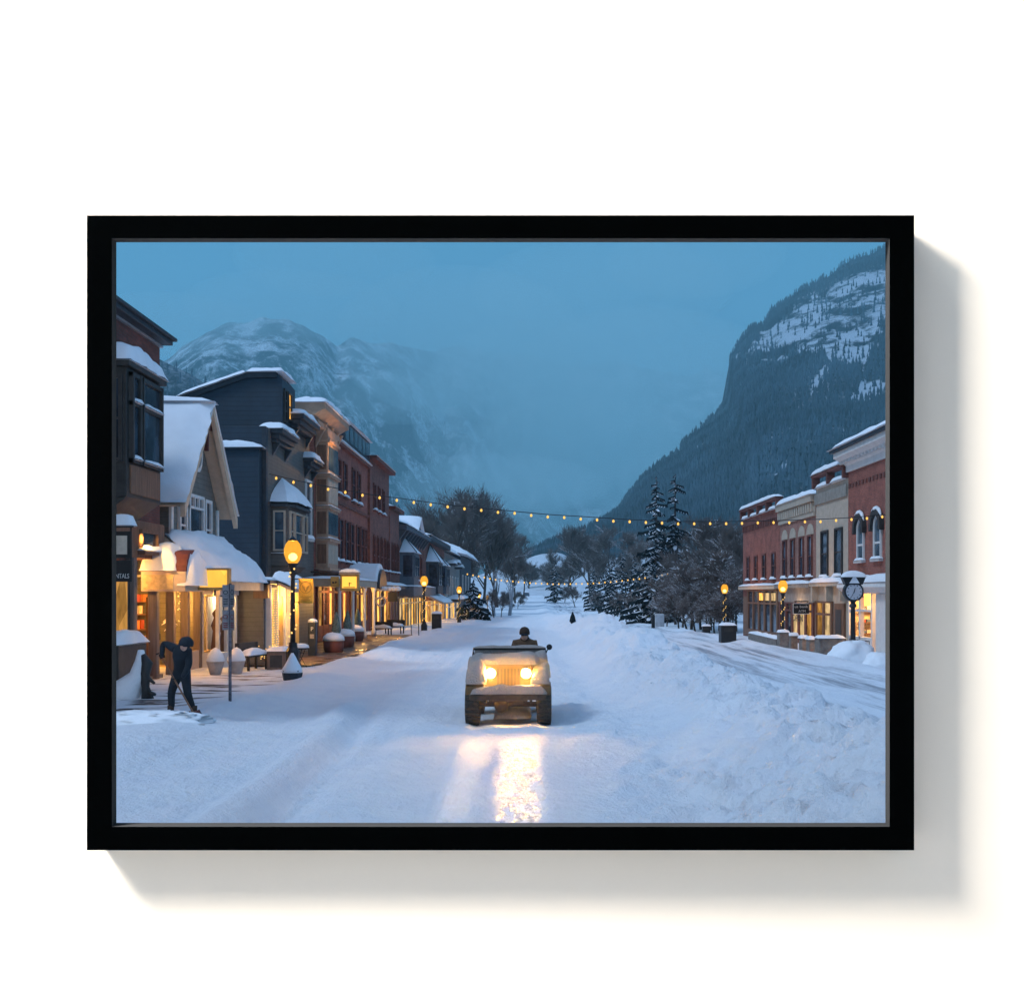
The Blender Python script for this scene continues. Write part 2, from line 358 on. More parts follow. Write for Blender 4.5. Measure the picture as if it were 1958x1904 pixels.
def noi(scale, stretch, detail=5.0, rough=0.6):
    mp = N(nt, 'ShaderNodeMapping'); mp.inputs['Scale'].default_value = stretch; L(nt, O, mp.inputs[0])
    n = N(nt, 'ShaderNodeTexNoise', Scale=scale, Detail=detail, Roughness=rough); L(nt, mp.outputs[0], n.inputs['Vector']); return n.outputs['Fac']
trackn = noi(6.0, (1.2, 0.5, 1), 6.0, 0.7)
bump_track = noi(9.0, (1.0, 0.5, 1), 4.0, 0.6)
wob = M_('MULTIPLY_ADD', noi(1.6, (1, 0.6, 1)), 0.5, -0.25)
xw = M_('ADD', X_, wob)
t1 = M_('MULTIPLY', band(xw, -0.13, 0.17, 0.24), 1.0); t2 = M_('MULTIPLY', band(xw, -0.85, 0.10, 0.2), 0.62)
ny_ = M_('MULTIPLY', M_('DIVIDE', M_('SUBTRACT', 18.6, Y_), 2.0, clamp=True), 1.0)
trk = M_('MULTIPLY', M_('MAXIMUM', t1, t2), ny_)
icy = M_('MULTIPLY', trk, M_('DIVIDE', M_('SUBTRACT', trackn, 0.42), 0.09, clamp=True))
lane = M_('MULTIPLY', band(X_, 8.6, 2.2, 1.6), M_('DIVIDE', M_('SUBTRACT', noi(0.55, (2.6, 0.16, 1), 6.0, 0.7), 0.47), 0.16, clamp=True))
lane2 = M_('MULTIPLY', band(X_, -2.6, 2.8, 2.0), M_('DIVIDE', M_('SUBTRACT', noi(0.8, (1.6, 0.10, 1), 5.0, 0.6), 0.52), 0.3, clamp=True))
pav = M_('MULTIPLY', M_('MULTIPLY', band(X_, -8.9, 1.9, 0.5), band(Y_, 26.2, 4.6, 1.6)), M_('DIVIDE', M_('SUBTRACT', noi(0.75, (0.75, 2.4, 1), 5.0, 0.55), 0.545), 0.07, clamp=True))
cn = ramp(nt, noi(1.2, (1, 1, 1), 8.0), [(0.3, (0.80, 0.83, 0.90)), (0.7, (0.88, 0.90, 0.94))])
def mixc(f, a, col):
    mx = N(nt, 'ShaderNodeMix', data_type='RGBA', blend_type='MIX'); L(nt, f, mx.inputs[0]); L(nt, a, mx.inputs[6]); mx.inputs[7].default_value = (*col, 1); return mx.outputs[2]
c = mixc(M_('MULTIPLY', lane, 0.9), cn.outputs[0], (0.27, 0.285, 0.33)); c = mixc(M_('MULTIPLY', lane2, 0.25), c, (0.5, 0.53, 0.60))
c = mixc(pav, c, (0.075, 0.055, 0.05)); c = mixc(M_('MULTIPLY', icy, 0.12), c, (0.42, 0.44, 0.50))
L(nt, c, b.inputs['Base Color'])
rg = M_('SUBTRACT', 0.8, M_('MULTIPLY', icy, 0.68)); L(nt, rg, b.inputs['Roughness']); L(nt, M_('MULTIPLY_ADD', icy, 0.65, 0.35), b.inputs['Specular IOR Level'])
fine = noi(22.0, (1, 1, 1), 6.0, 0.7); mid = noi(4.5, (1, 0.8, 1), 7.0, 0.65)
hgt = M_('ADD', M_('MULTIPLY', mid, 0.13), M_('MULTIPLY', fine, 0.045))
hgt = M_('ADD', M_('MULTIPLY', hgt, M_('SUBTRACT', 1.0, M_('MULTIPLY', trk, 0.8))), M_('MULTIPLY', M_('MULTIPLY', bump_track, trk), 0.055))
bp = N(nt, 'ShaderNodeBump', Strength=1.0, Distance=1.0); L(nt, hgt, bp.inputs['Height']); L(nt, bp.outputs[0], b.inputs['Normal'])
go = g.build('snow_covered_street', m, smooth=True); tag(go, kind='structure')
# wet brick terrace in front of the corner restaurant
m, nt, out = new_mat('wet brick paving')
b = N(nt, 'ShaderNodeBsdfPrincipled'); L(nt, b.outputs[0], out.inputs[0])
tc = N(nt, 'ShaderNodeTexCoord'); br = N(nt, 'ShaderNodeTexBrick', Scale=1.0); br.inputs['Brick Width'].default_value = 0.4; br.inputs['Row Height'].default_value = 0.2
br.inputs['Color1'].default_value = (0.13, 0.065, 0.035, 1); br.inputs['Color2'].default_value = (0.085, 0.045, 0.028, 1); br.inputs['Mortar'].default_value = (0.05, 0.035, 0.028, 1); br.inputs['Mortar Size'].default_value = 0.012
L(nt, tc.outputs['Object'], br.inputs['Vector'])
n1 = N(nt, 'ShaderNodeTexNoise', Scale=0.9, Detail=6.0); L(nt, tc.outputs['Object'], n1.inputs['Vector'])
rr = ramp(nt, n1.outputs['Fac'], [(0.35, gray(0.22)), (0.65, gray(0.6))]); L(nt, rr.outputs[0], b.inputs['Roughness'])
mx = N(nt, 'ShaderNodeMix', data_type='RGBA', blend_type='MIX'); 
r2 = ramp(nt, n1.outputs['Fac'], [(0.62, gray(0)), (0.72, gray(1))]); L(nt, r2.outputs[0], mx.inputs[0]); L(nt, br.outputs['Color'], mx.inputs[6]); mx.inputs[7].default_value = (0.3, 0.3, 0.33, 1)
L(nt, mx.outputs[2], b.inputs['Base Color'])
bp = N(nt, 'ShaderNodeBump', Strength=0.6, Distance=0.02); L(nt, br.outputs['Fac'], bp.inputs['Height']); bp.invert = True; L(nt, bp.outputs[0], b.inputs['Normal'])
p = MB(); yy = np.linspace(36.2, 64, 40); 
for y in yy:
    for x in (-10.5, -9.2, -8.0, -6.75 - 0.15 * math.sin(y * 1.1) - (0.5 if y < 37 else 0)): p.v.append((x, float(y), zg(y) - 0.02))
for j in range(len(yy) - 1):
    for i in range(3): a = j * 4 + i; p.f.append((a, a + 1, a + 5, a + 4))
tag(p.build('brick_terrace_paving', m), kind='structure')
# ================================================================= mountains
def in_poly(x, y, P):
    c = False; j = len(P) - 1
    for i in range(len(P)):
        if (P[i][1] > y) != (P[j][1] > y) and x < (P[j][0] - P[i][0]) * (y - P[i][1]) / (P[j][1] - P[i][1]) + P[i][0]: c = not c
        j = i
    return c
def mountain(name, sil, Yr, Yb, zb, m, nu=220, nv=60, amp=0.06, pw=1.0, seed=0.0, snowpoly=None, bx=0.8, gul=14.0, crag=0.0):
    ux = np.linspace(0, 1, nu); d = [0]
    for a, b in zip(sil, sil[1:]): d.append(d[-1] + math.hypot(b[0] - a[0], b[1] - a[1]))
    mb = MB(); sn = []
    for u in ux:
        t = u * d[-1]
        sx_ = interp(list(zip(d, [p[0] for p in sil])), t); sy_ = interp(list(zip(d, [p[1] for p in sil])), t)
        yr = interp(Yr, sx_); yb = interp(Yb, sx_); top = at(sx_, sy_, yr); base = Vector((top.x * (yb / yr) * bx + (1 - bx) * top.x * 0.6, yb, zb))
        hgt = top.z - zb
        for j in range(nv + 1):
            v = j / nv; p = base.lerp(top, v); p.z = zb + hgt * v ** pw
            k = math.sin(math.pi * min(1, v * 1.02)) if v < 0.98 else 0.06
            q = Vector((p.x, p.y * 0.7, p.z * 1.0)) / 420.0 + Vector((seed, 0, 0))
            n = 0.55 * (0.4 - abs(noise.noise((u * gul, v * 1.6 + seed, 0.0)))) * 2 + noise.noise(q) + 0.5 * noise.noise(q * 2.3) + 0.3 * noise.noise(q * 5.1) + 0.18 * noise.noise(q * 11)
            rel = n * amp * hgt * k
            p += Vector((0.25 * rel, -rel, 0.35 * rel * (1 - v)))
            if v > 0.985: p.z += (noise.noise((p.x / 55, seed, 3)) * 0.010 + crag * noise.noise((p.x / 330, seed, 8)) + crag * .6 * noise.noise((p.x / 120, seed, 5))) * hgt
            mb.v.append(tuple(p))
            if snowpoly:
                Y = max(p.y, 1); px, py = VX + p.x / Y * FPX, VY - (p.z - CH) / Y * FPX
                jx = 16 * noise.noise((px / 18, py / 18, 0)); jy = 16 * noise.noise((px / 18, py / 18, 7)); sn.append(1.0 if any(in_poly(px + jx, py + jy, P) for P in snowpoly) else 0.0)
        mb.v.append((top.x * 1.12, yr + 900, zb + hgt * 0.45)); sn.append(0.0)
    rows = nv + 2
    for i in range(nu - 1):
        for j in range(rows - 1):
            a = i * rows + j; mb.f.append((a, a + 1, a + rows + 1, a + rows))
    ob = mb.build(name, m, smooth=True); tag(ob, kind='structure')
    if snowpoly:
        at_ = ob.data.attributes.new('ledge_snow', 'FLOAT', 'POINT'); at_.data.foreach_set('value', sn[:len(mb.v)])
    return ob, mb, rows
def mountain_mat(name, forest, snow, thr, sc=1.0, ledge=False, cw=0.12):
    m, nt, out = new_mat(name)
    b = N(nt, 'ShaderNodeBsdfPrincipled', Roughness=0.95); L(nt, b.outputs[0], out.inputs[0]); b.inputs['Specular IOR Level'].default_value = 0.1
    tc = N(nt, 'ShaderNodeTexCoord'); mp = N(nt, 'ShaderNodeMapping'); mp.inputs['Scale'].default_value = (0.009 * sc, 0.003 * sc, 0.0022 * sc); L(nt, tc.outputs['Object'], mp.inputs[0])
    n1 = N(nt, 'ShaderNodeTexNoise', Scale=1.0, Detail=12.0, Roughness=0.72); L(nt, mp.outputs[0], n1.inputs['Vector'])
    mp2 = N(nt, 'ShaderNodeMapping'); mp2.inputs['Scale'].default_value = (0.05 * sc, 0.02 * sc, 0.03 * sc); L(nt, tc.outputs['Object'], mp2.inputs[0])
    n2 = N(nt, 'ShaderNodeTexNoise', Scale=1.0, Detail=8.0, Roughness=0.8); L(nt, mp2.outputs[0], n2.inputs['Vector'])
    ad = N(nt, 'ShaderNodeMath', operation='MULTIPLY_ADD'); L(nt, n2.outputs['Fac'], ad.inputs[0]); ad.inputs[1].default_value = 0.55; L(nt, n1.outputs['Fac'], ad.inputs[2])
    src = ad.outputs[0]
    if ledge:
        at_ = N(nt, 'ShaderNodeAttribute', attribute_name='ledge_snow'); 
        mp3 = N(nt, 'ShaderNodeMapping'); mp3.inputs['Scale'].default_value = (0.016, 0.006, 0.0045); L(nt, tc.outputs['Object'], mp3.inputs[0])
        n3 = N(nt, 'ShaderNodeTexNoise', Scale=1.0, Detail=9.0, Roughness=0.7); L(nt, mp3.outputs[0], n3.inputs['Vector'])
        m0 = N(nt, 'ShaderNodeMath', operation='MULTIPLY_ADD'); L(nt, n3.outputs['Fac'], m0.inputs[0]); m0.inputs[1].default_value = 3.4; m0.inputs[2].default_value = -1.42
        mm = N(nt, 'ShaderNodeMath', operation='MULTIPLY'); L(nt, at_.outputs['Fac'], mm.inputs[0]); L(nt, m0.outputs[0], mm.inputs[1])
        a2 = N(nt, 'ShaderNodeMath', operation='MULTIPLY_ADD'); L(nt, mm.outputs[0], a2.inputs[0]); a2.inputs[1].default_value = 0.7; L(nt, src, a2.inputs[2]); src = a2.outputs[0]
    r = ramp(nt, src, [(thr - cw, forest), (thr + cw * 1.3, snow)]); L(nt, r.outputs[0], b.inputs['Base Color'])
    bp = N(nt, 'ShaderNodeBump', Strength=0.6, Distance=14.0); L(nt, n1.outputs['Fac'], bp.inputs['Height']); L(nt, bp.outputs[0], b.inputs['Normal'])
    return m
SIL_R = [(1010, 1075), (1060, 1045), (1120, 1020), (1180, 985), (1205, 947), (1231, 915), (1262, 890), (1300, 864), (1303, 852), (1329, 828), (1374, 790), (1387, 770), (1391, 738), (1396, 685), (1411, 659), (1431, 629), (1458, 621), (1477, 593), (1525, 559), (1581, 529), (1629, 498), (1694, 474), (1760, 440), (1850, 420), (1990, 430), (2200, 520)]
LEDGE = [[(1405, 690), (1420, 668), (1470, 630), (1530, 585), (1600, 545), (1640, 520), (1680, 512), (1700, 520), (1700, 590), (1672, 640), (1650, 690), (1615, 700), (1590, 690), (1545, 672), (1500, 668), (1455, 675), (1420, 700)],
         [(1610, 772), (1640, 750), (1655, 728), (1690, 735), (1680, 758), (1640, 772)], [(1450, 840), (1480, 828), (1515, 815), (1525, 832), (1490, 842)], [(1395, 770), (1440, 745), (1432, 752)], [(1335, 848), (1362, 838), (1370, 848), (1340, 858)], [(1548, 742), (1572, 700), (1580, 705), (1562, 752)], [(1640, 690), (1668, 650), (1676, 660), (1652, 705)], [(1430, 700), (1500, 676), (1506, 688), (1440, 712)], [(1250, 912), (1275, 902), (1280, 910), (1256, 920)], [(1580, 830), (1606, 812), (1612, 820), (1590, 840)], [(1470, 905), (1500, 890), (1506, 900), (1480, 914)]]
mr, mrb, mrows = mountain('forested_mountain', SIL_R, [(1010, 1500), (1205, 2300), (1380, 2900), (1480, 3300), (2200, 4200)], [(1010, 700), (1300, 720), (1700, 850), (2200, 900)], -5,
    mountain_mat('forest slope', (0.016, 0.028, 0.036), (0.52, 0.56, 0.62), 0.93, 1.0, True), 300, 80, 0.045, 1.0, 2.0, LEDGE)
SIL_L = [(-80, 980), (60, 860), (180, 790), (240, 740), (290, 706), (319, 686), (347, 662), (395, 633), (438, 614), (476, 617), (524, 609), (571, 621), (619, 643), (645, 664), (672, 648), (714, 655), (752, 652), (786, 660), (830, 668), (880, 662), (940, 680), (1000, 672), (1080, 700), (1180, 690), (1300, 720), (1420, 700), (1500, 760)]
ml, mlb, _ = mountain('snowy_mountain', SIL_L, [(-80, 5600), (300, 5600), (600, 6600), (700, 8300), (780, 10000), (860, 14000), (1100, 15000)], [(-80, 1500), (400, 2100), (700, 3000), (1000, 5400), (1200, 6800)], -5,
    mountain_mat('snowy slope', (0.006, 0.012, 0.02), (0.66, 0.70, 0.76), 0.80, 0.7, False, 0.06), 260, 70, 0.085, 1.0, 9.0, crag=0.035)
hl, hlb, hrows = mountain('wooded_hill', [(-300, 640), (200, 660), (290, 680), (325, 697), (350, 706), (375, 720), (392, 735), (430, 770), (520, 830), (640, 900), (760, 960)], [(-300, 1500), (760, 1700)], [(-300, 700), (760, 900)], -5,
    mountain_mat('wooded slope', (0.02, 0.035, 0.045), (0.5, 0.55, 0.6), 0.85, 1.2), 80, 30, 0.04, 1.0, 4.0)
fl, flb, _ = mountain('snowy_meadow', [(850, 1120), (960, 1085), (1030, 1060), (1070, 1056), (1105, 1075), (1150, 1070), (1250, 1058), (1330, 1075), (1420, 1130)], [(700, 760), (1800, 800)], [(700, 430), (1800, 430)], 0,
    mountain_mat('meadow snow', (0.45, 0.48, 0.54), (0.75, 0.78, 0.84), 0.6, 4.0), 60, 8, 0.02, 1.3, 6.0, bx=1.0)
# conifers on the slopes: past counting, one object each
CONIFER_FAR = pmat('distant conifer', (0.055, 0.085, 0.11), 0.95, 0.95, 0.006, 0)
def forest(name, mb, rows, nu, count, hmin, hmax, seed, vmax=1.0, keep=None, dens=None):
    rnd = random.Random(seed); v = []; f = []; n = 0; tries = 0
    while n < count and tries < count * 6:
        tries += 1
        i = rnd.randrange(nu - 1); j = rnd.randrange(int((rows - 2) * vmax)); a = Vector(mb.v[i * rows + j]); b = Vector(mb.v[(i + 1) * rows + j]); c = Vector(mb.v[i * rows + j + 1])
        p = a + (b - a) * rnd.random() + (c - a) * rnd.random()
        q = p / 160.0
        if noise.noise(q) + 0.6 * noise.noise(q * 2.7) < rnd.uniform(-0.75, 0.45): continue
        if keep and not keep(p, rnd): continue
        h = rnd.uniform(hmin, hmax); r = h * rnd.uniform(0.13, 0.2); o = len(v); ph = rnd.random() * 6.28
        lean = Vector((rnd.uniform(-.04, .04) * h, 0, h))
        for lev, (zz, rr_) in enumerate(((0.05, 1.0), (0.55, 0.72))):
            for k in range(4):
                t = ph + k * math.pi / 2 + lev * 0.8; v.append((p.x + math.cos(t) * r * rr_, p.y + math.sin(t) * r * rr_, p.z + h * zz - 1))
        v.append(tuple(p + Vector((0, 0, h * 0.62)))); v.append(tuple(p + lean))
        for k in range(4):
            f.append((o + k, o + (k + 1) % 4, o + 8)); f.append((o + 4 + k, o + 4 + (k + 1) % 4, o + 9))
        n += 1
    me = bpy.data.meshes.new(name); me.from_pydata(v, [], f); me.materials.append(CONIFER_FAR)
    o = bpy.data.objects.new(name, me); COL.objects.link(o); return tag(o, kind='stuff')
def keepR(p, rnd):
    px, py = VX + p.x / p.y * FPX, VY - (p.z - CH) / p.y * FPX
    jx = 16 * noise.noise((px / 18, py / 18, 0)); jy = 16 * noise.noise((px / 18, py / 18, 7))
    if any(in_poly(px + jx, py + jy, P) for P in LEDGE): return rnd.random() < 0.08
    return px < 1800
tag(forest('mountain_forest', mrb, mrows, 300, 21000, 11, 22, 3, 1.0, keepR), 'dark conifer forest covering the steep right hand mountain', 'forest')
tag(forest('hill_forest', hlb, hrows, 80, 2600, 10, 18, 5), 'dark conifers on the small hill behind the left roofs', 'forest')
# ================================================================= air
m, nt, out = new_mat('cold snowy air')
pv = nt.nodes.new('ShaderNodeVolumePrincipled'); L(nt, pv.outputs[0], out.inputs['Volume'])
pv.inputs['Color'].default_value = (0.50, 0.84, 0.90, 1); pv.inputs['Density'].default_value = 0.00013
hz = box('haze', m, None, -14000, 14000, -60, 16500, -40, 3600); tag(hz, kind='stuff')
m, nt, out = new_mat('low cloud')
pv = nt.nodes.new('ShaderNodeVolumePrincipled'); L(nt, pv.outputs[0], out.inputs['Volume']); pv.inputs['Color'].default_value = (0.80, 1.0, 1.0, 1); pv.inputs['Density'].default_value = 0.0007
for (vx, vy, Y, rx, ry, rz) in ((880, 660, 5000, 600, 600, 330), (1020, 800, 5400, 620, 600, 480), (640, 500, 5200, 500, 400, 140), (1150, 560, 5200, 640, 500, 220), (1330, 500, 5000, 420, 500, 120), (760, 760, 4600, 300, 300, 110), (960, 930, 4200, 420, 400, 120), (1230, 790, 6500, 950, 800, 620), (1100, 900, 6000, 700, 600, 420), (560, 590, 4700, 480, 400, 130), (330, 625, 4600, 420, 350, 120)):
    p = at(vx, vy, Y); tag(MB().ball(p, 1.0, 28, 18, (rx, ry, rz)).build('cloud', m, None, smooth=True), kind='stuff')
# ================================================================= white wall and black picture frame
YW, YF, YL = 5.0, 4.84, 4.915
def rect(x0, x1, y0, y1, Y): a, b = at(x0, y0, Y), at(x1, y1, Y); return a.x, b.x, b.z, a.z   # x0 x1 z0 z1
OUT = rect(166, 1748, 412, 1625, YF); INF = rect(214, 1701, 456, 1580, YF); INL = rect(221.7, 1693.5, 463, 1572.8, YL)
def ring(mb, A, Ya, B, Yb, sides=(0, 1, 2, 3)):
    ca = [(A[0], Ya, A[2]), (A[1], Ya, A[2]), (A[1], Ya, A[3]), (A[0], Ya, A[3])]; cb = [(B[0], Yb, B[2]), (B[1], Yb, B[2]), (B[1], Yb, B[3]), (B[0], Yb, B[3])]
    for i in sides:
        j = (i + 1) % 4; mb.add([ca[i], ca[j], cb[j], cb[i]], [(0, 1, 2, 3)])
HOLE = (INL[0] - 0.07, INL[1] + 0.07, INL[2] - 0.07, INL[3] + 0.07); WO = (-7.2, 7.2, -0.6, 9.6)
w = MB(); ring(w, WO, YW, HOLE, YW); ring(w, HOLE, YW, HOLE, YW + 0.06); ring(w, HOLE, YW + 0.06, WO, YW + 0.06); ring(w, WO, YW + 0.06, WO, YW)
wall = w.build('white_wall', pmat('white wall paint', (0.93, 0.735, 0.545), 0.9, 0.01, 2, 0.02, 90, spec=0.0))
tag(wall, 'plain white wall that the black picture frame hangs on', 'wall')
fr = thing('picture_frame', ((OUT[0] + OUT[1]) / 2, YW, OUT[2]), 'wide black picture frame standing proud of the white wall around the snowy street', 'picture frame')
FB = pmat('matt black frame', (0.0003, 0.0003, 0.0003), 1.0, 0.2, 3, 0, spec=0.0)
FLIP = pmat('grey bevelled lip', (0.045, 0.04, 0.036), 1.0, 0.05, 3, 0, spec=0.0)
BK = (INL[0] - 0.05, INL[1] + 0.05, INL[2] - 0.05, INL[3] + 0.05)
for i in range(4):
    r_ = MB(); ring(r_, OUT, YW, OUT, YF, (i,)); ring(r_, OUT, YF, INF, YF, (i,)); ring(r_, INL, YL + 0.004, BK, YW + 0.05, (i,))
    r_.build('rail', FB, fr)
    l_ = MB(); ring(l_, INF, YF, INL, YL, (i,)); ring(l_, INL, YL, INL, YL + 0.004, (i,)); l_.build('bevelled_lip', FLIP, fr)
kd = Vector((-0.654, -0.38, 0.654))
so = lamp('relief_sun', 'SUN', (0, 0, 50), 1.5, (.66, .82, 1.0), aim=(.60, .26, 49.25)); so.data.angle = R(11)  # sun lamp added under the overcast to model relief in the snow
lamp('wall_key_light', 'AREA', Vector((0, YW, 2.6)) + kd * 10.0, 4200, (0.84, 0.92, 1.0), 2.7, aim=(0, YW, 2.6))
lamp('wall_fill_light', 'AREA', (0.3, -1.5, 4.6), 24, (1.0, 0.42, 0.12), 3.0, aim=(0, YW, 2.4))
# ================================================================= building helpers (facades run along Y; s = +1 faces the street to the right, -1 to the left)
def win(root, X, y0, y1, z0, z1, s, frame=WHITE, pane=GLASS, fw=0.09, bars=1, vbars=0, sill=True, depth=0.09, snow=True):
    """window in a facade lying in the plane x = X"""
    a, b = X - s * 0.02, X + s * depth; a, b = min(a, b), max(a, b)
    f = MB(); f.box(a, b, y0, y0 + fw, z0, z1); f.box(a, b, y1 - fw, y1, z0, z1); f.box(a, b, y0 + fw, y1 - fw, z1 - fw, z1); f.box(a, b, y0 + fw, y1 - fw, z0, z0 + fw)
    a2, b2 = X - s * 0.02, X + s * (depth - 0.03); a2, b2 = min(a2, b2), max(a2, b2)
    for k in range(bars): zc = lerp(z0, z1, (k + 1) / (bars + 1)); f.box(a2, b2, y0 + fw, y1 - fw, zc - fw * .3, zc + fw * .3)
    for k in range(vbars): yc = lerp(y0, y1, (k + 1) / (vbars + 1)); f.box(a2 + 0.003, b2 - 0.003, yc - fw * .3, yc + fw * .3, z0 + fw, z1 - fw)
    w = f.build('window', frame, root)
    p = MB(); x = X + s * 0.016; p.box(min(x, x - s * .01), max(x, x - s * .01), y0 + fw * .5, y1 - fw * .5, z0 + fw * .5, z1 - fw * .5); p.build('pane', pane, w)
    if sill:
        q = MB(); a, b = X - s * .02, X + s * (depth + .1); q.box(min(a, b), max(a, b), y0 - .08, y1 + .08, z0 - .1, z0 - .004); q.build('sill', frame, w)
        if snow: snow_on(w, min(a, b) , max(a, b), y0 - .06, y1 + .06, z0, 0.16, 5)
    return w
def winy(root, Y, x0, x1, z0, z1, frame=WHITE, pane=GLASS, fw=0.09, bars=1, depth=0.08):
    """window in a wall that faces the camera side (plane y = Y)"""
    f = MB(); a, b = Y - depth, Y + .02
    f.box(x0, x0 + fw, a, b, z0, z1); f.box(x1 - fw, x1, a, b, z0, z1); f.box(x0 + fw, x1 - fw, a, b, z1 - fw, z1); f.box(x0 + fw, x1 - fw, a, b, z0, z0 + fw)
    for k in range(bars): zc = lerp(z0, z1, (k + 1) / (bars + 1)); f.box(x0 + fw, x1 - fw, a + .03, b, zc - fw * .3, zc + fw * .3)
    w = f.build('window', frame, root)
    box('pane', pane, w, x0 + fw * .5, x1 - fw * .5, Y - .02, Y - .01, z0 + fw * .5, z1 - fw * .5); return w
def snow_on(root, x0, x1, y0, y1, z, t, n=10, wob=0.3, edge=4.0, ov=0.05):
    return MB().pillow((x0 - ov, y0 - ov, z), (x1 + ov, y0 - ov, z), (x1 + ov, y1 + ov, z), (x0 - ov, y1 + ov, z), t, n, n, wob, edge, x0 + y0).build('snow_cap', SNOW, root, smooth=True)
def snow_quad(root, p00, p10, p11, p01, t, n=12, m=12, wob=0.3, edge=6.0, name='roof_snow'):
    return MB().pillow(p00, p10, p11, p01, t, n, m, wob, edge, p00[1]).build(name, SNOW, root, smooth=True)
def arched(root, X, yc, w, z0, z1, s, frame=WHITE, pane=GLASS, hood=DARKWOOD, snow=True):
    r = w / 2; zs = z1 - r
    arc = [(yc + r * math.cos(t), zs + r * math.sin(t)) for t in np.linspace(0, math.pi, 9)]
    f = MB(); inner = [(yc + (r - .1) * math.cos(t), zs + (r - .1) * math.sin(t)) for t in np.linspace(0, math.pi, 9)]
    po = [(yc + r, z0)] + arc + [(yc - r, z0)]; pi_ = [(yc + r - .1, z0 + .1)] + inner + [(yc - r + .1, z0 + .1)]
    x0, x1 = X - s * .02, X + s * .09; n = len(po)
    for i in range(n):
        j = (i + 1) % n
        f.add([(x0, *po[i]), (x0, *po[j]), (x0, *pi_[j]), (x0, *pi_[i]), (x1, *po[i]), (x1, *po[j]), (x1, *pi_[j]), (x1, *pi_[i])], [(0, 1, 2, 3), (4, 7, 6, 5), (0, 4, 5, 1), (3, 2, 6, 7), (0, 3, 7, 4), (1, 5, 6, 2)])
    zc = (z0 + zs) / 2; xa, xb = X, X + s * .06; f.box(min(xa, xb), max(xa, xb), yc - r + .1, yc + r - .1, zc - .05, zc + .05)
    w_ = f.build('window', frame, root)
    p = MB(); p.prism(pi_, 'x', X + s * .006, X + s * .02); p.build('pane', pane, w_)
    if hood:
        h = MB(); oo = [(yc + (r + .28) * math.cos(t), zs + (r + .28) * math.sin(t)) for t in np.linspace(-.25, math.pi + .25, 12)]; ii = [(yc + (r + .02) * math.cos(t), zs + (r + .02) * math.sin(t)) for t in np.linspace(-.25, math.pi + .25, 12)]
        for i in range(11):
            a, b = X - s * .02, X + s * .22
            h.add([(a, *oo[i]), (a, *oo[i + 1]), (a, *ii[i + 1]), (a, *ii[i]), (b, *oo[i]), (b, *oo[i + 1]), (b, *ii[i + 1]), (b, *ii[i])], [(0, 1, 2, 3), (4, 7, 6, 5), (0, 4, 5, 1), (3, 2, 6, 7), (0, 3, 7, 4), (1, 5, 6, 2)])
        hb = h.build('hood', hood, w_)
        if snow: 
            sm = MB(); sm.tube([(X + s * .12, yc + (r + .3) * math.cos(t), zs + (r + .3) * math.sin(t)) for t in np.linspace(.5, math.pi - .5, 8)], [.02, .07, .1, .12, .12, .1, .07, .02], 6); sm.build('hood_snow', SNOW, w_, smooth=True)
    q = MB(); a, b = X - s * .02, X + s * .2; q.box(min(a, b), max(a, b), yc - r - .12, yc + r + .12, z0 - .12, z0 - .003); q.build('sill', frame, w_); snow_on(w_, min(a, b), max(a, b), yc - r - .1, yc + r + .1, z0, .12, 5)
    return w_
def brackets(mb, X, s, ys, z0, z1, d, w=0.16):
    for y in ys:
        pr = [(X, z0), (X + s * d * .35, z0 + (z1 - z0) * .35), (X + s * d, z1), (X, z1)]; mb.prism([(p[0], p[1]) for p in pr], 'y', y - w / 2, y + w / 2)
def storefront(root, X, s, y0, y1, z0, z1, n, frame, pane, base=0.55, transom=0.6, fw=0.14, back=None):
    """piers, stall riser and lit glass along a facade"""
    f = MB(); d = .12; a, b = min(X, X + s * d), max(X, X + s * d)
    ys = np.linspace(y0, y1, n + 1)
    for y in ys: f.box(a, b, y - fw / 2, y + fw / 2, z0, z1)
    for i in range(n):
        f.box(a, b - .02 if s > 0 else b, ys[i] + fw / 2, ys[i + 1] - fw / 2, z0, z0 + base)
        f.box(a + .005, b - .005, ys[i] + fw / 2, ys[i + 1] - fw / 2, z1 - transom - .06, z1 - transom + .06); f.box(a, b, ys[i] + fw / 2, ys[i + 1] - fw / 2, z1 - .1, z1)
    w = f.build('storefront', frame, root)
    for i in range(n):
        x = X + s * .03; box('pane', pane[i % len(pane)], w, min(x, x - s * .02), max(x, x - s * .02), ys[i] + fw * .4, ys[i + 1] - fw * .4, z0 + base - .02, z1 - .05)
    return w
FL = -10.5
def lights_at(root, pts, r=.022, name='fairy_light', mat_=None):
    me = None
    for p in pts:
        if me is None:
            o = MB().ball((0, 0, 0), r, 5, 3).build(name, mat_ or FAIRY, root, local=True); me = o.data
        else:
            o = bpy.data.objects.new(name, me); COL.objects.link(o); o.parent = root
        if root.type == 'EMPTY': o.matrix_parent_inverse = Matrix.Translation(root.location).inverted()
        o.location = p
GOODS = [pmat('red goods', (.45, .08, .05), .6, .4, 2), pmat('cream goods', (.7, .62, .5), .6, .4, 2), pmat('blue goods', (.10, .16, .25), .6, .4, 2), pmat('orange goods', (.5, .2, .06), .6, .4, 2)]
def good(root, *a): box('shop_good', random.choice(GOODS), root, *a)
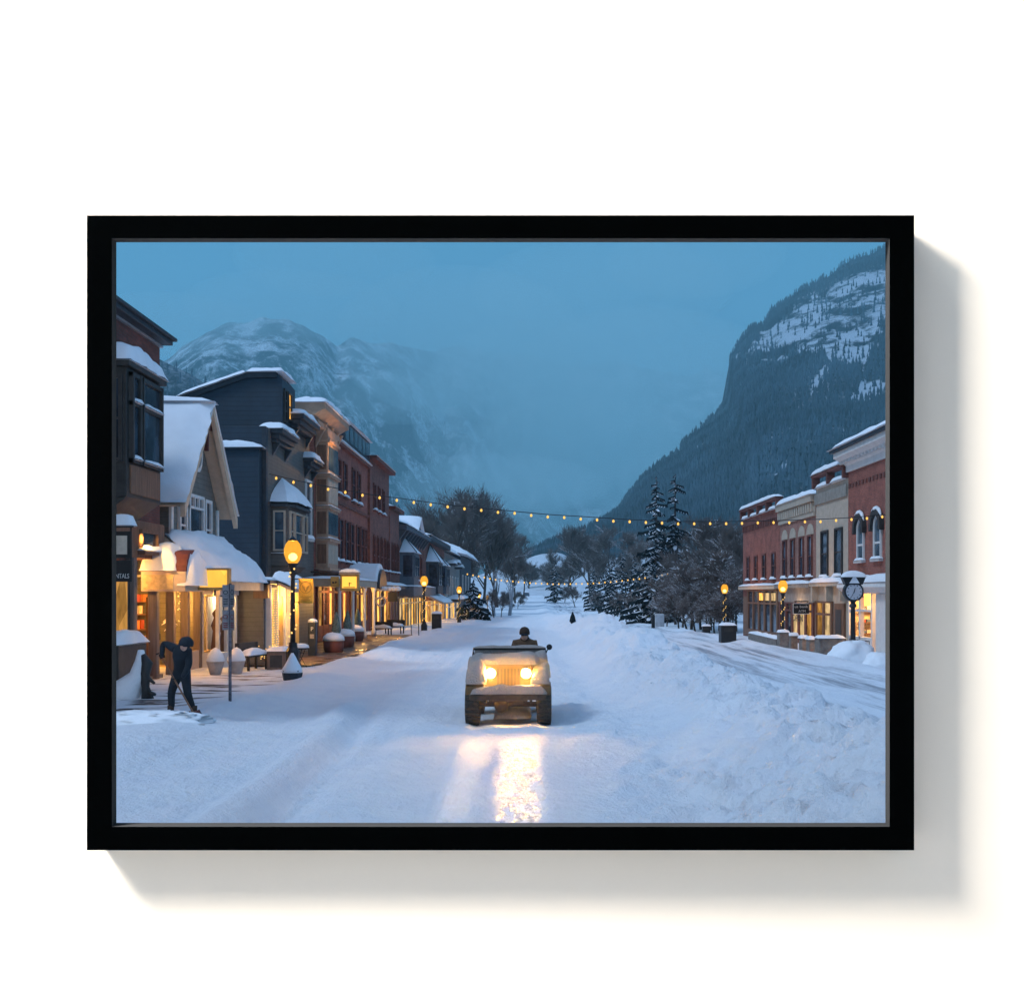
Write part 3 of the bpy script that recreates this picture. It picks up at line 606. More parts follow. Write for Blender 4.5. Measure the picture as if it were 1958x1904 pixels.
# ================================================================= A: near red brick block with timber bay
A = thing('brick_building', (-14, 25, 0), 'dark red brick building with timber bay window, cut by the left edge of the frame', 'building', None)
wb = MB(); wb.box(-22, FL, 18, 30.5, 3.35, 9.4); wb.box(-22, FL, 18, 28.0, -.6, 3.35); wb.box(-22, -12.0, 28.0, 30.5, -.6, 3.35); wb.build('wall', BRICK_DK, A)
c = MB(); c.box(-22, -10.14, 18, 30.56, 9.47, 9.6); c.box(-22, -10.04, 18, 30.66, 9.6, 9.69); c.build('cornice', DARK, A, bevel=.02)
box('flashing', pmat('galvanised flashing', (.5, .52, .55), .35, .1, metallic=.6), A, -22, -10.42, 18, 30.58, 9.41, 9.465)
bay = MB(); bay.box(FL, -9.72, 25.9, 28.3, 4.75, 7.9); bay.box(FL, -9.6, 25.75, 28.45, 7.9, 8.05); bay.prism([(FL, 4.2), (-9.72, 4.75), (FL, 4.75)], 'y', 25.95, 28.25)
by = bay.build('bay_window', DARKWOOD, A, bevel=.015)
box('apron_panel', BROWNWOOD, by, -9.74, -9.68, 26.1, 28.15, 4.85, 5.55)
for (y0, y1) in ((26.05, 26.65), (26.75, 28.2)):
    f = MB(); 
    for z in (5.65, 7.05, 7.75): f.box(-9.72, -9.62, y0, y1, z - .05, z + .05)
    f.box(-9.72, -9.6, y0, y0 + .08, 5.6, 7.8); f.box(-9.72, -9.6, y1 - .08, y1, 5.6, 7.8)
    sw = f.build('sash', DARKWOOD, by); box('pane', GLASS_BLUE, sw, -9.72, -9.69, y0 + .04, y1 - .04, 5.6, 7.8)
    for z in (5.7, 7.1): snow_on(sw, -9.7, -9.6, y0 + .1, y1 - .1, z, .09, 6)
winy(A, 25.9, -10.45, -9.8, 5.6, 7.7, DARKWOOD, GLASS)
snow_on(A, -10.5, -9.6, 25.75, 28.45, 8.05, .55, 14, .15, 3.0)
sp = MB(); sp.box(-10.5, -10.36, 18, 30.5, 3.35, 4.35); sp.build('spandrel_board', BROWNWOOD, A, bevel=.02)
win(A, -10.36, 28.5, 29.8, 3.55, 4.12, 1, BROWNWOOD, GLASS_BLUE, .08, 0)
for y in (28.05, 29.75): box('porch_post', POSTWOOD, A, -10.52, -10.28, y - .12, y + .12, -.3, 3.35, bevel=.02)
e = MB(); e.box(-11.96, -11.9, 28.0, 30.5, 0, 3.3); e.build('entry_wall', SIDE_CREAM, A)
box('entry_step', STONE, A, -11.9, -10.4, 28.1, 30.5, -.1, .12)
d_ = box('door', DARKWOOD, A, -11.9, -11.8, 29.0, 29.75, .12, 2.5); box('door_frame', CREAM, d_, -11.9, -11.84, 28.9, 29.0, .12, 2.55)
box('handle', BLACKIRON, d_, -11.8, -11.74, 29.1, 29.16, 1.1, 1.3)
sf = MB(); sf.box(-10.5, -10.38, 26.2, 27.9, .9, 3.0); s_ = sf.build('shop_window', DARKWOOD, A); box('pane', LIT_SOFT, s_, -10.38, -10.37, 26.4, 27.7, 1.2, 2.8)
box('window_box', DARKWOOD, A, -10.5, -9.95, 26.0, 27.9, -.2, 1.15); snow_on(A, -10.5, -9.95, 26.0, 27.9, 1.15, .35, 8)
lamp('entry_light', 'POINT', (-11.2, 29.0, 2.9), 120, (1, .50, .12), .1)
# rental shop's hanging sign at the frame edge
hs = thing('hanging_sign', (-9.9, 25.4, 2.5), 'snow topped black rental sign hanging at the left edge below the timber bay', 'sign')
p0 = at(205, 1068, 25.4); p1 = at(254, 1008, 25.4); zb_ = at(0, 1112, 25.4).z
box('upper_board', BLACKIRON, hs, p0.x, p1.x - .05, 25.36, 25.42, p0.z + .02, p1.z - .1); box('sign_face', pmat('pale sign face', (.55, .47, .38), .6, .3), hs, p0.x + .05, p1.x - .12, 25.345, 25.36, p0.z + .1, p1.z - .2)
box('lower_board', BLACKIRON, hs, p0.x, p1.x - .05, 25.36, 25.42, zb_, p0.z - .04)
text_mesh('lettering', 'RENTALS', .16, WHITE, hs, (p0.x + .315, 25.352, zb_ + .13), (R(90), 0, 0), .004, .44)
MB().tube([(-10.5, 25.39, p1.z + .02), (p1.x + .02, 25.39, p1.z + .02)], .03, 6).build('bracket', BLACKIRON, hs)
MB().tube([(p1.x - .04, 25.39, p1.z + .02), (p1.x - .04, 25.39, zb_)], .018, 6).build('hanger', BLACKIRON, hs)
snow_on(hs, p0.x, p1.x, 25.28, 25.5, p1.z + .04, .26, 8)
# ================================================================= B: grey gabled house with shop porch
B = thing('gabled_house', (-13, 33.75, 0), 'grey clapboard house with steep snowy gable roof and oval window', 'house')
YB0, YB1, YBC = 31.35, 36.15, 33.75
wb = MB(); wb.prism([(YB0, 2.95), (YB1, 2.95), (YB1, 5.25), (YBC, 8.15), (YB0, 5.25)], 'x', -19, FL); wb.box(-19, -13.2, YB0, YB1, -.6, 2.95); wb.box(-13.2, FL, YB1 - .15, YB1, -.6, 2.95); wb.box(-13.2, -12.4, YB0, YB0 + .15, -.6, 2.95)
wb.build('wall', SIDE_GRAY, B)
rf = MB()
for sgn in (-1, 1):
    e_, r_ = (YBC + sgn * 2.75, 4.92), (YBC, 8.36)
    rf.prism([e_, r_, (r_[0], r_[1] + .05), (e_[0] + sgn * .02, e_[1] + .05)], 'x', -19.3, -9.95)
rf.build('roof', CREAM, B)
vb = MB()
for sgn in (-1, 1):
    vb.prism([(YBC + sgn * 2.8, 4.62), (YBC + sgn * .0, 8.08), (YBC + sgn * .0, 8.4), (YBC + sgn * 2.8, 4.96)], 'x', -10.06, -9.92)
vb.build('bargeboard', CREAM, B)
oran = MB(); oran.prism([(YBC - .5, 7.6), (YBC + .5, 7.6), (YBC, 8.3)], 'x', -10.16, -10.1); oran.box(-10.2, -10.08, YBC - .06, YBC + .06, 6.9, 7.9); oran.build('gable_ornament', pmat('dark red trim', (.12, .03, .025), .6), B)
for sgn in (-1, 1):
    snow_quad(B, (-19.3, YBC + sgn * 2.85, 5.06), (-9.88, YBC + sgn * 2.85, 5.06), (-9.88, YBC - sgn * .05, 8.45), (-19.3, YBC - sgn * .05, 8.45), .30, 24, 24, .2, 26)
rk = snow_on(B, -19.3, -9.9, YBC - .3, YBC + .3, 8.42, .2, 12)
ov = MB(); ov.add([(-10.46 + .0, YBC + .34 * math.cos(t), 6.85 + .52 * math.sin(t)) for t in np.linspace(0, 2 * math.pi, 21)[:-1]], [tuple(range(20))]); 
rg = MB()
for k in range(20):
    t0, t1 = 2 * math.pi * k / 20, 2 * math.pi * (k + 1) / 20
    q = lambda t, f, x: (x, YBC + .42 * f * math.cos(t), 6.85 + .62 * f * math.sin(t))
    rg.add([q(t0, 1, -10.5), q(t1, 1, -10.5), q(t1, .8, -10.5), q(t0, .8, -10.5), q(t0, 1, -10.38), q(t1, 1, -10.38), q(t1, .8, -10.38), q(t0, .8, -10.38)], [(4, 5, 6, 7), (0, 4, 7, 3), (1, 2, 6, 5), (0, 1, 5, 4), (3, 7, 6, 2)])
ow = rg.build('oval_window', WHITE, B); ov.build('pane', GLASS, ow)
box('corner_board', WHITE, B, -10.52, -10.44, YB0 - .02, YB0 + .18, 2.9, 5.2); box('corner_board', WHITE, B, -10.52, -10.44, YB1 - .18, YB1 + .02, 2.9, 5.2)
win(B, FL, 32.05, 32.75, 3.5, 5.45, 1, WHITE, GLASS, .1, 1, 0, False); win(B, FL, 32.95, 34.45, 3.5, 5.5, 1, WHITE, GLASS_BLUE, .1, 0, 0, False); win(B, FL, 34.6, 35.3, 3.5, 5.45, 1, WHITE, GLASS, .1, 1, 0, False)
tb = MB(); 
for k in range(4): tb.box(-10.5, -10.4, 33.0 + k * .44, 33.06 + k * .44, 5.1, 5.45)
tb.box(-10.5, -10.4, 32.95, 34.45, 5.05, 5.12); tb.build('transom_bars', WHITE, B)
pr = MB(); pr.prism([(FL, 4.05), (-9.05, 2.82), (-9.05, 2.68), (FL, 3.8)], 'y', 30.9, 36.5); pr.box(-9.2, -9.02, 30.85, 36.5, 2.5, 2.85); pr.build('porch_roof', CREAM, B)
snow_quad(B, (-8.85, 30.75, 2.78), (-8.85, 36.75, 2.78), (FL, 36.3, 4.15), (FL, 30.9, 4.15), .42, 16, 16, .35, 5)
# shop interior seen through the open bays
it = MB(); it.box(-13.2, -13.15, YB0, YB1, 0, 2.9); it.box(-13.2, FL, YB0, YB1, -.05, .02); it.build('interior', pmat('cream shop interior', (.62, .48, .30), .8, .3, 1.5), B)
sh = MB()
for z in (.7, 1.2, 1.7, 2.1): sh.box(-13.1, -12.75, 31.6, 35.9, z, z + .04)
sv = sh.build('shelf', BROWNWOOD, B)
for z in (.74, 1.24, 1.74, 2.14):
    y = 31.7
    while y < 35.7:
        w_ = random.uniform(.2, .5); good(B, -13.05, -12.8, y, y + w_ * .85, z, z + random.uniform(.14, .36)); y += w_ + random.uniform(.02, .2)
for y in (31.45, 32.75, 34.0, 36.0): box('pier', POSTWOOD, B, -10.62, -10.38, y - .1, y + .1, -.2, 2.95, bevel=.015)
rs = MB(); rs.box(-10.55, -10.42, 32.85, 33.9, -.2, .55); rs.box(-10.55, -10.42, 34.1, 35.9, -.2, .55); rs.box(-10.55, -10.42, 32.85, 33.9, .55, .62); rs.build('stall_riser', CREAM, B)
box('fascia', CREAM, B, -10.6, -10.36, YB0, YB1, 2.5, 2.94)
dr = box('door', BROWNWOOD, B, -11.3, -11.24, 31.65, 32.6, 0, 2.3); box('pane', LIT, dr, -11.235, -11.225, 31.8, 32.45, .9, 2.1); box('handle', BLACKIRON, dr, -11.24, -11.16, 32.46, 32.52, 1.0, 1.2)
# projecting display window
dw = MB(); dw.box(-10.5, -9.85, 34.2, 36.3, -.2, .5); dw.box(-10.5, -9.82, 34.15, 36.35, 2.35, 2.5)
for (x, y) in ((-9.93, 34.24), (-9.93, 36.24), (-9.93, 35.2), (-10.45, 34.24)): dw.box(x - .06, x + .06, y - .06, y + .06, .5, 2.35)
dwo = dw.build('display_window', WHITE, B, bevel=.01); box('curtain', pmat('white curtain', (.75, .7, .62), .8, .2, 6), dwo, -10.35, -10.3, 34.4, 36.1, .6, 2.3)
for (y, h) in ((34.6, 1.4), (35.5, 1.2)): MB().lathe([(.18, 0), (.1, h * .5), (.16, h * .62), (.06, h * .8), (.12, h * .9), (.02, h)], (-10.1, y, .5), 8).build('display_figure', BROWNWOOD, dwo, smooth=True)
lights_at(B, [(-10.8, random.uniform(32.9, 33.9), random.uniform(1.2, 2.7)) for k in range(26)])
tree_m = MB(); 
for k in range(14):
    a = random.uniform(0, 6.28); z = random.uniform(.6, 2.0); r_ = (2.3 - z) * .28; tree_m.tube([(-11.2, 33.4, z + .15), (-11.2 + r_ * math.cos(a), 33.4 + r_ * math.sin(a), z)], [.03, .01], 4)
tree_m.tube([(-11.2, 33.4, 0), (-11.2, 33.4, 2.3)], [.05, .02], 6); tree_m.build('display_branches', WHITE, B)
lamp('shop_light', 'POINT', (-11.7, 33.2, 2.45), 240, (1, .45, .08), .15); lamp('shop_light', 'POINT', (-11.3, 35.2, 2.3), 150, (1, .46, .09), .12); lamp('display_light', 'POINT', (-10.15, 35.25, 2.2), 45, (1, .68, .3), .06)
lamp('porch_light', 'POINT', (-9.75, 31.6, 2.35), 150, (1, .46, .09), .08)
# barrel awning over the entry, lit from a spotlight above the sign
aw = thing('barrel_awning', (-10.2, 30.3, 2.4), 'snow heaped barrel awning with lit front over the shop entry', 'awning')
a0, a1, yA, yB = at(272, 1132, 29.6).x, at(358, 1132, 29.6).x, 29.5, 31.0
box('valance', CREAM, aw, a0, a1, yA, yB, 2.46, 3.02, bevel=.02)
box('sign_panel', pmat('painted sign panel', (.62, .45, .22), .6, .3, 8), aw, a0 + .08, lerp(a0, a1, .72), yA - .03, yA - .004, 2.52, 2.92)
hp = MB(); hp.prism([(yA + (yB - yA) * (.5 - .5 * math.cos(t)), 3.02 + .62 * math.sin(t)) for t in np.linspace(0, math.pi, 12)], 'x', a0 + .1, a1); hp.build('hood', pmat('maroon awning cloth', (.14, .04, .035), .8, .3), aw)
sn = MB(); sn.pillow((a0 - .05, yA - .1, 3.03), (lerp(a0, a1, .8), yA - .1, 3.03), (lerp(a0, a1, .8), yB + .05, 3.03), (a0 - .05, yB + .05, 3.03), .78, 16, 16, .15, 2.6, 3); sn.build('snow_cap', SNOW, aw, smooth=True)
sn = MB(); sn.pillow((lerp(a0, a1, .75), yA - .02, 2.62), (a1 + .3, yA - .02, 2.62), (a1 + .3, yB, 2.62), (lerp(a0, a1, .75), yB, 2.62), .9, 12, 12, .25, 2.4, 8); sn.build('snow_slump', SNOW, aw, smooth=True)
lamp('awning_spot', 'SPOT', (a0 + .45, 28.3, 4.0), 260, (1, .54, .12), .05, aim=(a0 + .65, 30.0, 2.9), spot=75)
ls = thing('lit_sign', (-9.2, 31.0, 2.4), 'glowing yellow box sign over the porch roof, just left of the parking signs', 'sign')
q0, q1 = at(378, 1128, 30.5), at(438, 1086, 30.5)
box('cabinet', pmat('brass cabinet', (.4, .26, .08), .5), ls, q0.x, q1.x, 30.5, 30.75, q0.z, q1.z, bevel=.02)
box('face', SIGNLIT, ls, q0.x + .06, q1.x - .06, 30.485, 30.497, q0.z + .08, q1.z - .06); MB().tube([(q0.x + .45, 30.6, q0.z + .02), (q0.x + .45, 30.6, 2.35)], .04, 6).build('post', BLACKIRON, ls)
snow_on(ls, q0.x, q1.x, 30.48, 30.77, q1.z, .07, 8)
# ================================================================= C: tall slate and brown house
C = thing('clapboard_building', (-15, 47, 0), 'tall dark slate clapboard building with rooftop tower and conical bay roof', 'building')
MB().box(-24, FL, 42.8, 52.4, -.8, 9.1).box(-24, -10.55, 46.6, 51.6, 9.1, 9.95).build('wall', SIDE_BROWN, C)
sw = MB(); sw.box(-24, -10.54, 42.7, 42.8, -.8, 9.08); sw.box(-13.0, -10.62, 42.2, 42.7, 2.9, 8.15); sw.build('side_wall', SIDE_SLATE, C)
box('corner_board', DARK, C, -10.62, -10.44, 42.66, 42.95, 2.9, 9.05)
snow_on(C, -13.0, -10.5, 42.15, 42.75, 8.17, .3, 12, .2, 3); box('ledge', DARK, C, -13.1, -10.45, 42.1, 42.68, 8.1, 8.165)
tw = [(-10.5, 9.0), (-10.5, 11.55), (-10.75, 11.85), (-12.0, 11.82), (-15.0, 10.75), (-24, 8.95)]
tm = MB(); tm.prism(tw, 'y', 45.7, 48.2); to = tm.build('tower', SIDE_SLATE, C)
for (a, b) in ((2, 3), (3, 4), (4, 5)): snow_quad(C, (tw[b][0], 45.5, tw[b][1] + .03), (tw[a][0] + (.3 if a == 2 else 0), 45.5, tw[a][1] + .03), (tw[a][0] + (.3 if a == 2 else 0), 48.3, tw[a][1] + .03), (tw[b][0], 48.3, tw[b][1] + .03), .22, 12, 8, .2, 12)
fs = MB(); 
for (a, b) in ((2, 3), (3, 4), (4, 5)): fs.prism([(tw[b][0], tw[b][1] - .22), (tw[a][0], tw[a][1] - .22), (tw[a][0], tw[a][1] + .03), (tw[b][0], tw[b][1] + .03)], 'y', 45.62, 45.695)
fs.build('fascia', DARK, C)
win(C, FL, 46.6, 47.3, 9.95, 11.2, 1, DARKWOOD, LIT, .08, 1, 0, False); win(C, FL, 45.9, 46.4, 9.8, 11.2, 1, DARKWOOD, GLASS, .07, 2, 0, False)
for (x0, x1, y0, y1, z1, h, nm) in ((-11.0, -10.0, 43.6, 46.6, 9.15, .42, 0), (-11.3, -9.9, 47.2, 50.9, 10.35, .45, 1), (-10.9, -10.0, 49.9, 52.3, 8.75, .35, 2)):
    cb = MB(); cb.box(x0, x1, y0, y1, z1 - h * .5, z1); cb.box(x0 + .1, x1 - .15, y0 + .08, y1 - .08, z1 - h, z1 - h * .5); cb.box(x0 + .2, x1 - .3, y0 + .16, y1 - .16, z1 - h * 1.35, z1 - h)
    brackets(cb, FL, 1, (y0 + .4, y1 - .4), z1 - h * 2.6, z1 - h * 1.35, .32)
    co = cb.build('bracketed_cornice', DARK, C, bevel=.02); snow_on(co, x0, x1, y0, y1, z1, .38, 12, .15, 3)
bm = MB(); bm.box(FL, -9.8, 43.7, 47.4, 3.55, 6.0); bm.prism([(FL, 3.0), (-9.8, 3.55), (FL, 3.55)], 'y', 43.8, 47.3); bo = bm.build('bay', SIDE_BROWN, C)
for (y0, y1) in ((43.85, 44.6), (44.75, 46.3), (46.45, 47.25)): win(bo, -9.8, y0, y1, 4.15, 5.8, 1, TAN, GLASS_BLUE, .08, 1, 0, False)
winy(bo, 43.7, -10.4, -9.9, 4.15, 5.8, TAN, GLASS_BLUE, .07)
cr = MB(); ap = (-10.45, 45.4, 7.15); pts = [(-10.5, 43.5, 6.05), (-9.85, 43.5, 6.05), (-9.55, 44.1, 6.05), (-9.55, 47.0, 6.05), (-9.85, 47.6, 6.05), (-10.5, 47.6, 6.05)]
cr.add(pts + [ap] + [(p[0], p[1], 5.95) for p in pts], [(0, 1, 6), (1, 2, 6), (2, 3, 6), (3, 4, 6), (4, 5, 6), (0, 7, 8, 1), (1, 8, 9, 2), (2, 9, 10, 3), (3, 10, 11, 4), (4, 11, 12, 5), (7, 12, 11, 10, 9, 8)]); cr.build('bay_roof', DARK, bo)
sm = MB(); o = 0
for i in range(5):
    a, b, t = Vector(pts[i]), Vector(pts[i + 1]), Vector(ap); n_ = 8; base_ = len(sm.v)
    for j in range(n_ + 1):
        for k in range(n_ + 1):
            e0 = a.lerp(b, k / n_); p = e0.lerp(t, j / n_); out_ = Vector((p.x + 10.6, (p.y - 45.5) * .3, 0)); sag = .16 + .14 * math.sin(math.pi * min(1, (j / n_) * .9 + .12))
            p = p + Vector((out_.x * .09, out_.y * .09, sag + .05 * noise.noise(p * 2.2))); 
            if j == 0: p.z -= .12
            sm.v.append(tuple(p))
    for j in range(n_):
        for k in range(n_): q = base_ + j * (n_ + 1) + k; sm.f.append((q, q + 1, q + n_ + 2, q + n_ + 1))
sm.build('bay_snow', SNOW, bo, smooth=True)
snow_on(bo, -10.5, -9.75, 43.7, 44.7, 4.05, .2, 6)
win(C, FL, 50.3, 51.6, 5.0, 7.8, 1, WHITE, GLASS_BLUE, .12, 1, 0, True)
# ground floor shop front of C, standing forward of the house
S = thing('shop_annex', (-11, 39, 0), 'single storey brown clapboard shop front with fairy lit golden window, projecting beside the slate building', 'shop')
MB().box(-16, -9.06, 36.65, 41.4, -.6, 2.7).build('wall', SIDE_BROWN, S)
MB().box(-16, -8.8, 36.5, 41.6, 2.72, 2.86).build('roof', DARK, S, bevel=.02); snow_on(S, -16, -8.85, 36.45, 41.6, 2.87, .14, 14, .3, 8)
box('beam', BROWNWOOD, S, -9.4, -8.9, 36.6, 36.9, 2.25, 2.7)
fr_ = MB()
for y in (37.0, 38.05, 39.1, 40.1, 41.3): fr_.box(-9.06, -8.88, y - .08, y + .08, -.2, 2.7)
fr_.box(-9.06, -8.9, 37.0, 38.05, -.2, .55); fr_.box(-9.06, -8.9, 39.1, 40.1, -.2, .5); fr_.build('storefront', WHITE, S)
box('pane', LIT, S, -9.06, -9.03, 37.05, 38.0, .55, 2.6); box('pane', LIT_WHITE, S, -9.06, -9.03, 39.15, 40.05, .5, 2.6)
d_ = box('door', pmat('mustard door paint', (.60, .36, .06), .5, .15), S, -9.06, -8.94, 38.15, 39.0, -.2, 2.3); box('handle', BLACKIRON, d_, -8.94, -8.9, 38.25, 38.3, .9, 1.1)
box('pilaster', pmat('mustard trim paint', (.62, .40, .10), .55, .15), S, -9.06, -8.82, 40.25, 41.2, -.2, 2.7)
fl_ = MB()
for y in (37.1, 37.35, 37.75, 37.95):
    for k in range(24): fl_.ball((-8.86 + random.uniform(-.02, .02), y + random.uniform(-.03, .03), .55 + k * .085), .02, 5, 3)
for k in range(14): fl_.ball((-8.86, 37.1 + k * .065, 2.58), .02, 5, 3)
tag(fl_.build('fairy_lights', FAIRY, S), kind='stuff')
cn_ = MB(); cn_.prism([(-9.0, 2.9), (-8.2, 2.55), (-8.2, 2.45), (-9.0, 2.8)], 'y', 37.6, 40.2); cn_.build('canopy', CREAM, S); snow_quad(S, (-8.1, 37.5, 2.58), (-8.1, 40.3, 2.58), (-9.0, 40.3, 2.98), (-9.0, 37.5, 2.98), .3, 10, 10)
lamp('canopy_light', 'POINT', (-8.5, 38.6, 2.3), 190, (1, .46, .09), .08); lamp('canopy_light', 'POINT', (-8.4, 40.4, 2.1), 130, (1, .52, .13), .08)
# ================================================================= D: three storey brick with cream corner bay
D = thing('brick_building', (-15, 61, 0), 'three storey brick building with cream corner bay and overhanging cornice', 'building')
MB().box(-26, FL, 52.45, 70.0, -1.6, 11.0).build('wall', BRICK, D)
db = MB(); db.box(FL, -9.9, 52.9, 55.7, 3.6, 10.6)
for z in (3.55, 5.0, 6.6, 8.2, 9.9): db.box(FL, -9.78, 52.8, 55.8, z, z + .14)
dbo = db.build('corner_bay', ROSE, D, bevel=.015)
for z in (3.85, 5.3, 6.9, 8.5): 
    h = 1.0 if z < 5 else (1.15 if z < 8 else 1.25)
    pn = MB(); pn.box(-10.42, -9.98, 52.87, 52.895, z + .05, z + h); pn.build('panel', BROWNWOOD, dbo)
    for (y0, y1) in ((53.05, 53.85), (53.95, 54.7), (54.8, 55.6)): 
        p_ = MB(); p_.box(-9.9, -9.88, y0, y1, z + .05, z + h); p_.build('panel', TAN if z in (3.85, 6.9) else GLASS_BLUE, dbo)
for z in (5.15, 6.75, 8.35): snow_on(dbo, FL, -9.78, 52.8, 55.8, z, .1, 8)
cc = MB(); cc.prism([(-11.2, 10.7), (-10.3, 10.75), (-9.75, 11.1), (-9.6, 11.15), (-9.6, 11.45), (-11.2, 11.45)], 'y', 50.6, 57.3); cc.box(FL, -10.0, 51.0, 57.0, 10.45, 10.72)
brackets(cc, -10.45, 1, (52.7, 54.4, 56.0, 57.0), 9.6, 10.8, .6, .26)
cco = cc.build('cornice', ROSE, D, bevel=.02); snow_on(cco, -11.2, -9.55, 50.5, 57.4, 11.46, .42, 18, .3, 4)
pt = MB(); pt.box(-14, -10.35, 60.2, 69.9, 11.0, 12.25); pto = pt.build('penthouse', DARK, D)
for k in range(6): box('pane', GLASS_BLUE, pto, -10.35, -10.33, 60.5 + k * 1.55, 61.8 + k * 1.55, 11.15, 12.1)
snow_on(pto, -14, -10.2, 60.2, 69.9, 12.26, .3, 16, .3, 5); snow_on(D, -10.7, -10.2, 57.6, 69.9, 10.75, .16, 12)
bl = MB(); bl.box(FL, -10.25, 56.8, 70.0, 10.55, 10.75); bl.box(FL, -10.38, 56.8, 70.0, 7.35, 7.5); bl.box(FL, -10.3, 52.5, 70.0, 3.3, 3.6); bl.build('string_course', BRICK_DK, D)
for y in (58.6, 60.6, 63.6, 65.6): win(D, FL, y, y + 1.2, 7.9, 9.9, 1, BRICK_DK, GLASS, .1, 1, 0, True)
for y in (57.6, 59.2, 61.2, 63.0, 65.2, 66.9): win(D, FL, y, y + 1.25, 4.2, 6.6, 1, BRICK_DK, GLASS, .1, 1, 0, True)
for y in (68.4,): win(D, FL, y, y + 1.0, 4.2, 6.6, 1, BRICK_DK, GLASS, .1, 1, 0, True)
storefront(D, FL, 1, 53.0, 61.4, 0, 3.2, 6, BRICK_DK, [LIT_SOFT, GLASS, LIT, GLASS, LIT_SOFT, LIT], .8, .7, .3)
storefront(D, FL, 1, 63.0, 69.6, 0, 3.0, 4, BRICK_DK, [GLASS, LIT_SOFT, LIT, LIT_SOFT], .7, .6, .3)
po = MB(); po.box(FL, -8.7, 49.5, 61.6, 2.75, 3.1); poo = po.build('arcade_beam', TAN, D, bevel=.02); snow_on(poo, FL, -8.7, 49.5, 61.6, 3.1, .16, 16)
for y in (50.2, 54.0, 57.8, 61.3): 
    cl = MB(); cl.lathe([(.13, 0), (.13, .3), (.09, .36), (.08, 2.45), (.14, 2.6), (.16, 2.75)], (-8.85, y, 0), 10); cl.build('column', WHITE, D, smooth=True)
ba = thing('barrel_awning', (-9.4, 62.5, 2.6), 'round topped awning buried in snow on the brick front beyond the clock sign', 'awning')
hp = MB(); hp.prism([(62.0 + 3.2 * (.5 - .5 * math.cos(t)), 2.7 + 1.15 * math.sin(t)) for t in np.linspace(0, math.pi, 12)], 'x', FL, -8.6); hp.build('hood', DARK, ba)
hp = MB(); hp.prism([(61.8 + 3.6 * (.5 - .5 * math.cos(t)), 2.85 + 1.35 * math.sin(t)) for t in np.linspace(0.15, math.pi - .15, 12)], 'x', FL, -8.75); hp.build('snow_cap', SNOW, ba, bevel=.1)
MB().tube([(-8.62, 62.1, 2.7), (-8.62, 65.1, 2.7)], .05, 6).build('rail', BLACKIRON, ba)
lamp('terrace_light', 'POINT', (-9.5, 55.0, 2.4), 190, (1, .50, .12), .1); lamp('terrace_light', 'POINT', (-9.3, 59.8, 2.3), 160, (1, .50, .12), .1); lamp('terrace_light', 'POINT', (-9.3, 67.0, 2.2), 60, (1, .52, .13), .1)
lamp('cornice_uplight', 'POINT', (-9.3, 53.6, 9.4), 70, (1, .5, .14), .1)
# square clock sign lit by its own spot
ck = thing('lit_sign', (-8.4, 48.6, 2.4), 'boxy gold lit sign with a snowy hood and small clock hand, right of the banner', 'sign')
q0, q1 = at(650, 1130, 48.5), at(686, 1098, 48.5)
box('cabinet', pmat('brass cabinet', (.4, .26, .08), .5), ck, q0.x, q1.x, 48.5, 48.8, q0.z, q1.z, bevel=.04); box('face', SIGNLIT, ck, q0.x + .1, q1.x - .1, 48.48, 48.495, q0.z + .14, q1.z - .1)
xm, zm = (q0.x + q1.x) / 2, (q0.z + q1.z) / 2
h_ = MB(); h_.box(xm - .02, xm + .02, 48.465, 48.478, zm - .16, zm + .02); h_.box(xm, xm + .1, 48.466, 48.477, zm - .04, zm - .01); h_.box(q0.x + .16, q1.x - .16, 48.466, 48.477, q0.z + .16, q0.z + .19); h_.build('clock_hand', BLACKIRON, ck)
hd = MB(); hd.prism([(q0.x - .05 + (q1.x - q0.x + .1) * (.5 - .5 * math.cos(t)), q1.z + .18 * math.sin(t)) for t in np.linspace(0, math.pi, 10)], 'y', 48.45, 48.85); hd.build('hood', CREAM, ck); snow_on(ck, q0.x, q1.x, 48.42, 48.9, q1.z + .1, .18, 8)
MB().tube([(-9.9, 48.7, q1.z + .12), (q0.x, 48.7, q1.z + .02)], .035, 6).build('bracket', BLACKIRON, ck)
lamp('sign_spot', 'SPOT', (xm, 47.4, q1.z + .8), 40, (1, .53, .12), .04, aim=(xm, 48.5, zm), spot=70)
ck2 = thing('small_sign', (-9.2, 49.2, 2.4), 'small square lit plaque on a bracket just left of the gold box sign', 'sign')
q0, q1 = at(632, 1122, 49.2), at(648, 1102, 49.2); box('face', pmat('ochre plaque', (.6, .4, .12), .5), ck2, q0.x, q1.x, 49.2, 49.3, q0.z, q1.z, bevel=.02); m2 = MB(); m2.ball((q0.x + .12, 49.19, q0.z + .2), .05, 8, 5); m2.ball((q0.x + .25, 49.19, q0.z + .22), .05, 8, 5); m2.build('motif', BLACKIRON, ck2)
MB().tube([(-9.9, 49.25, q1.z + .06), (q1.x, 49.25, q1.z + .06)], .025, 6).build('bracket', BLACKIRON, ck2)
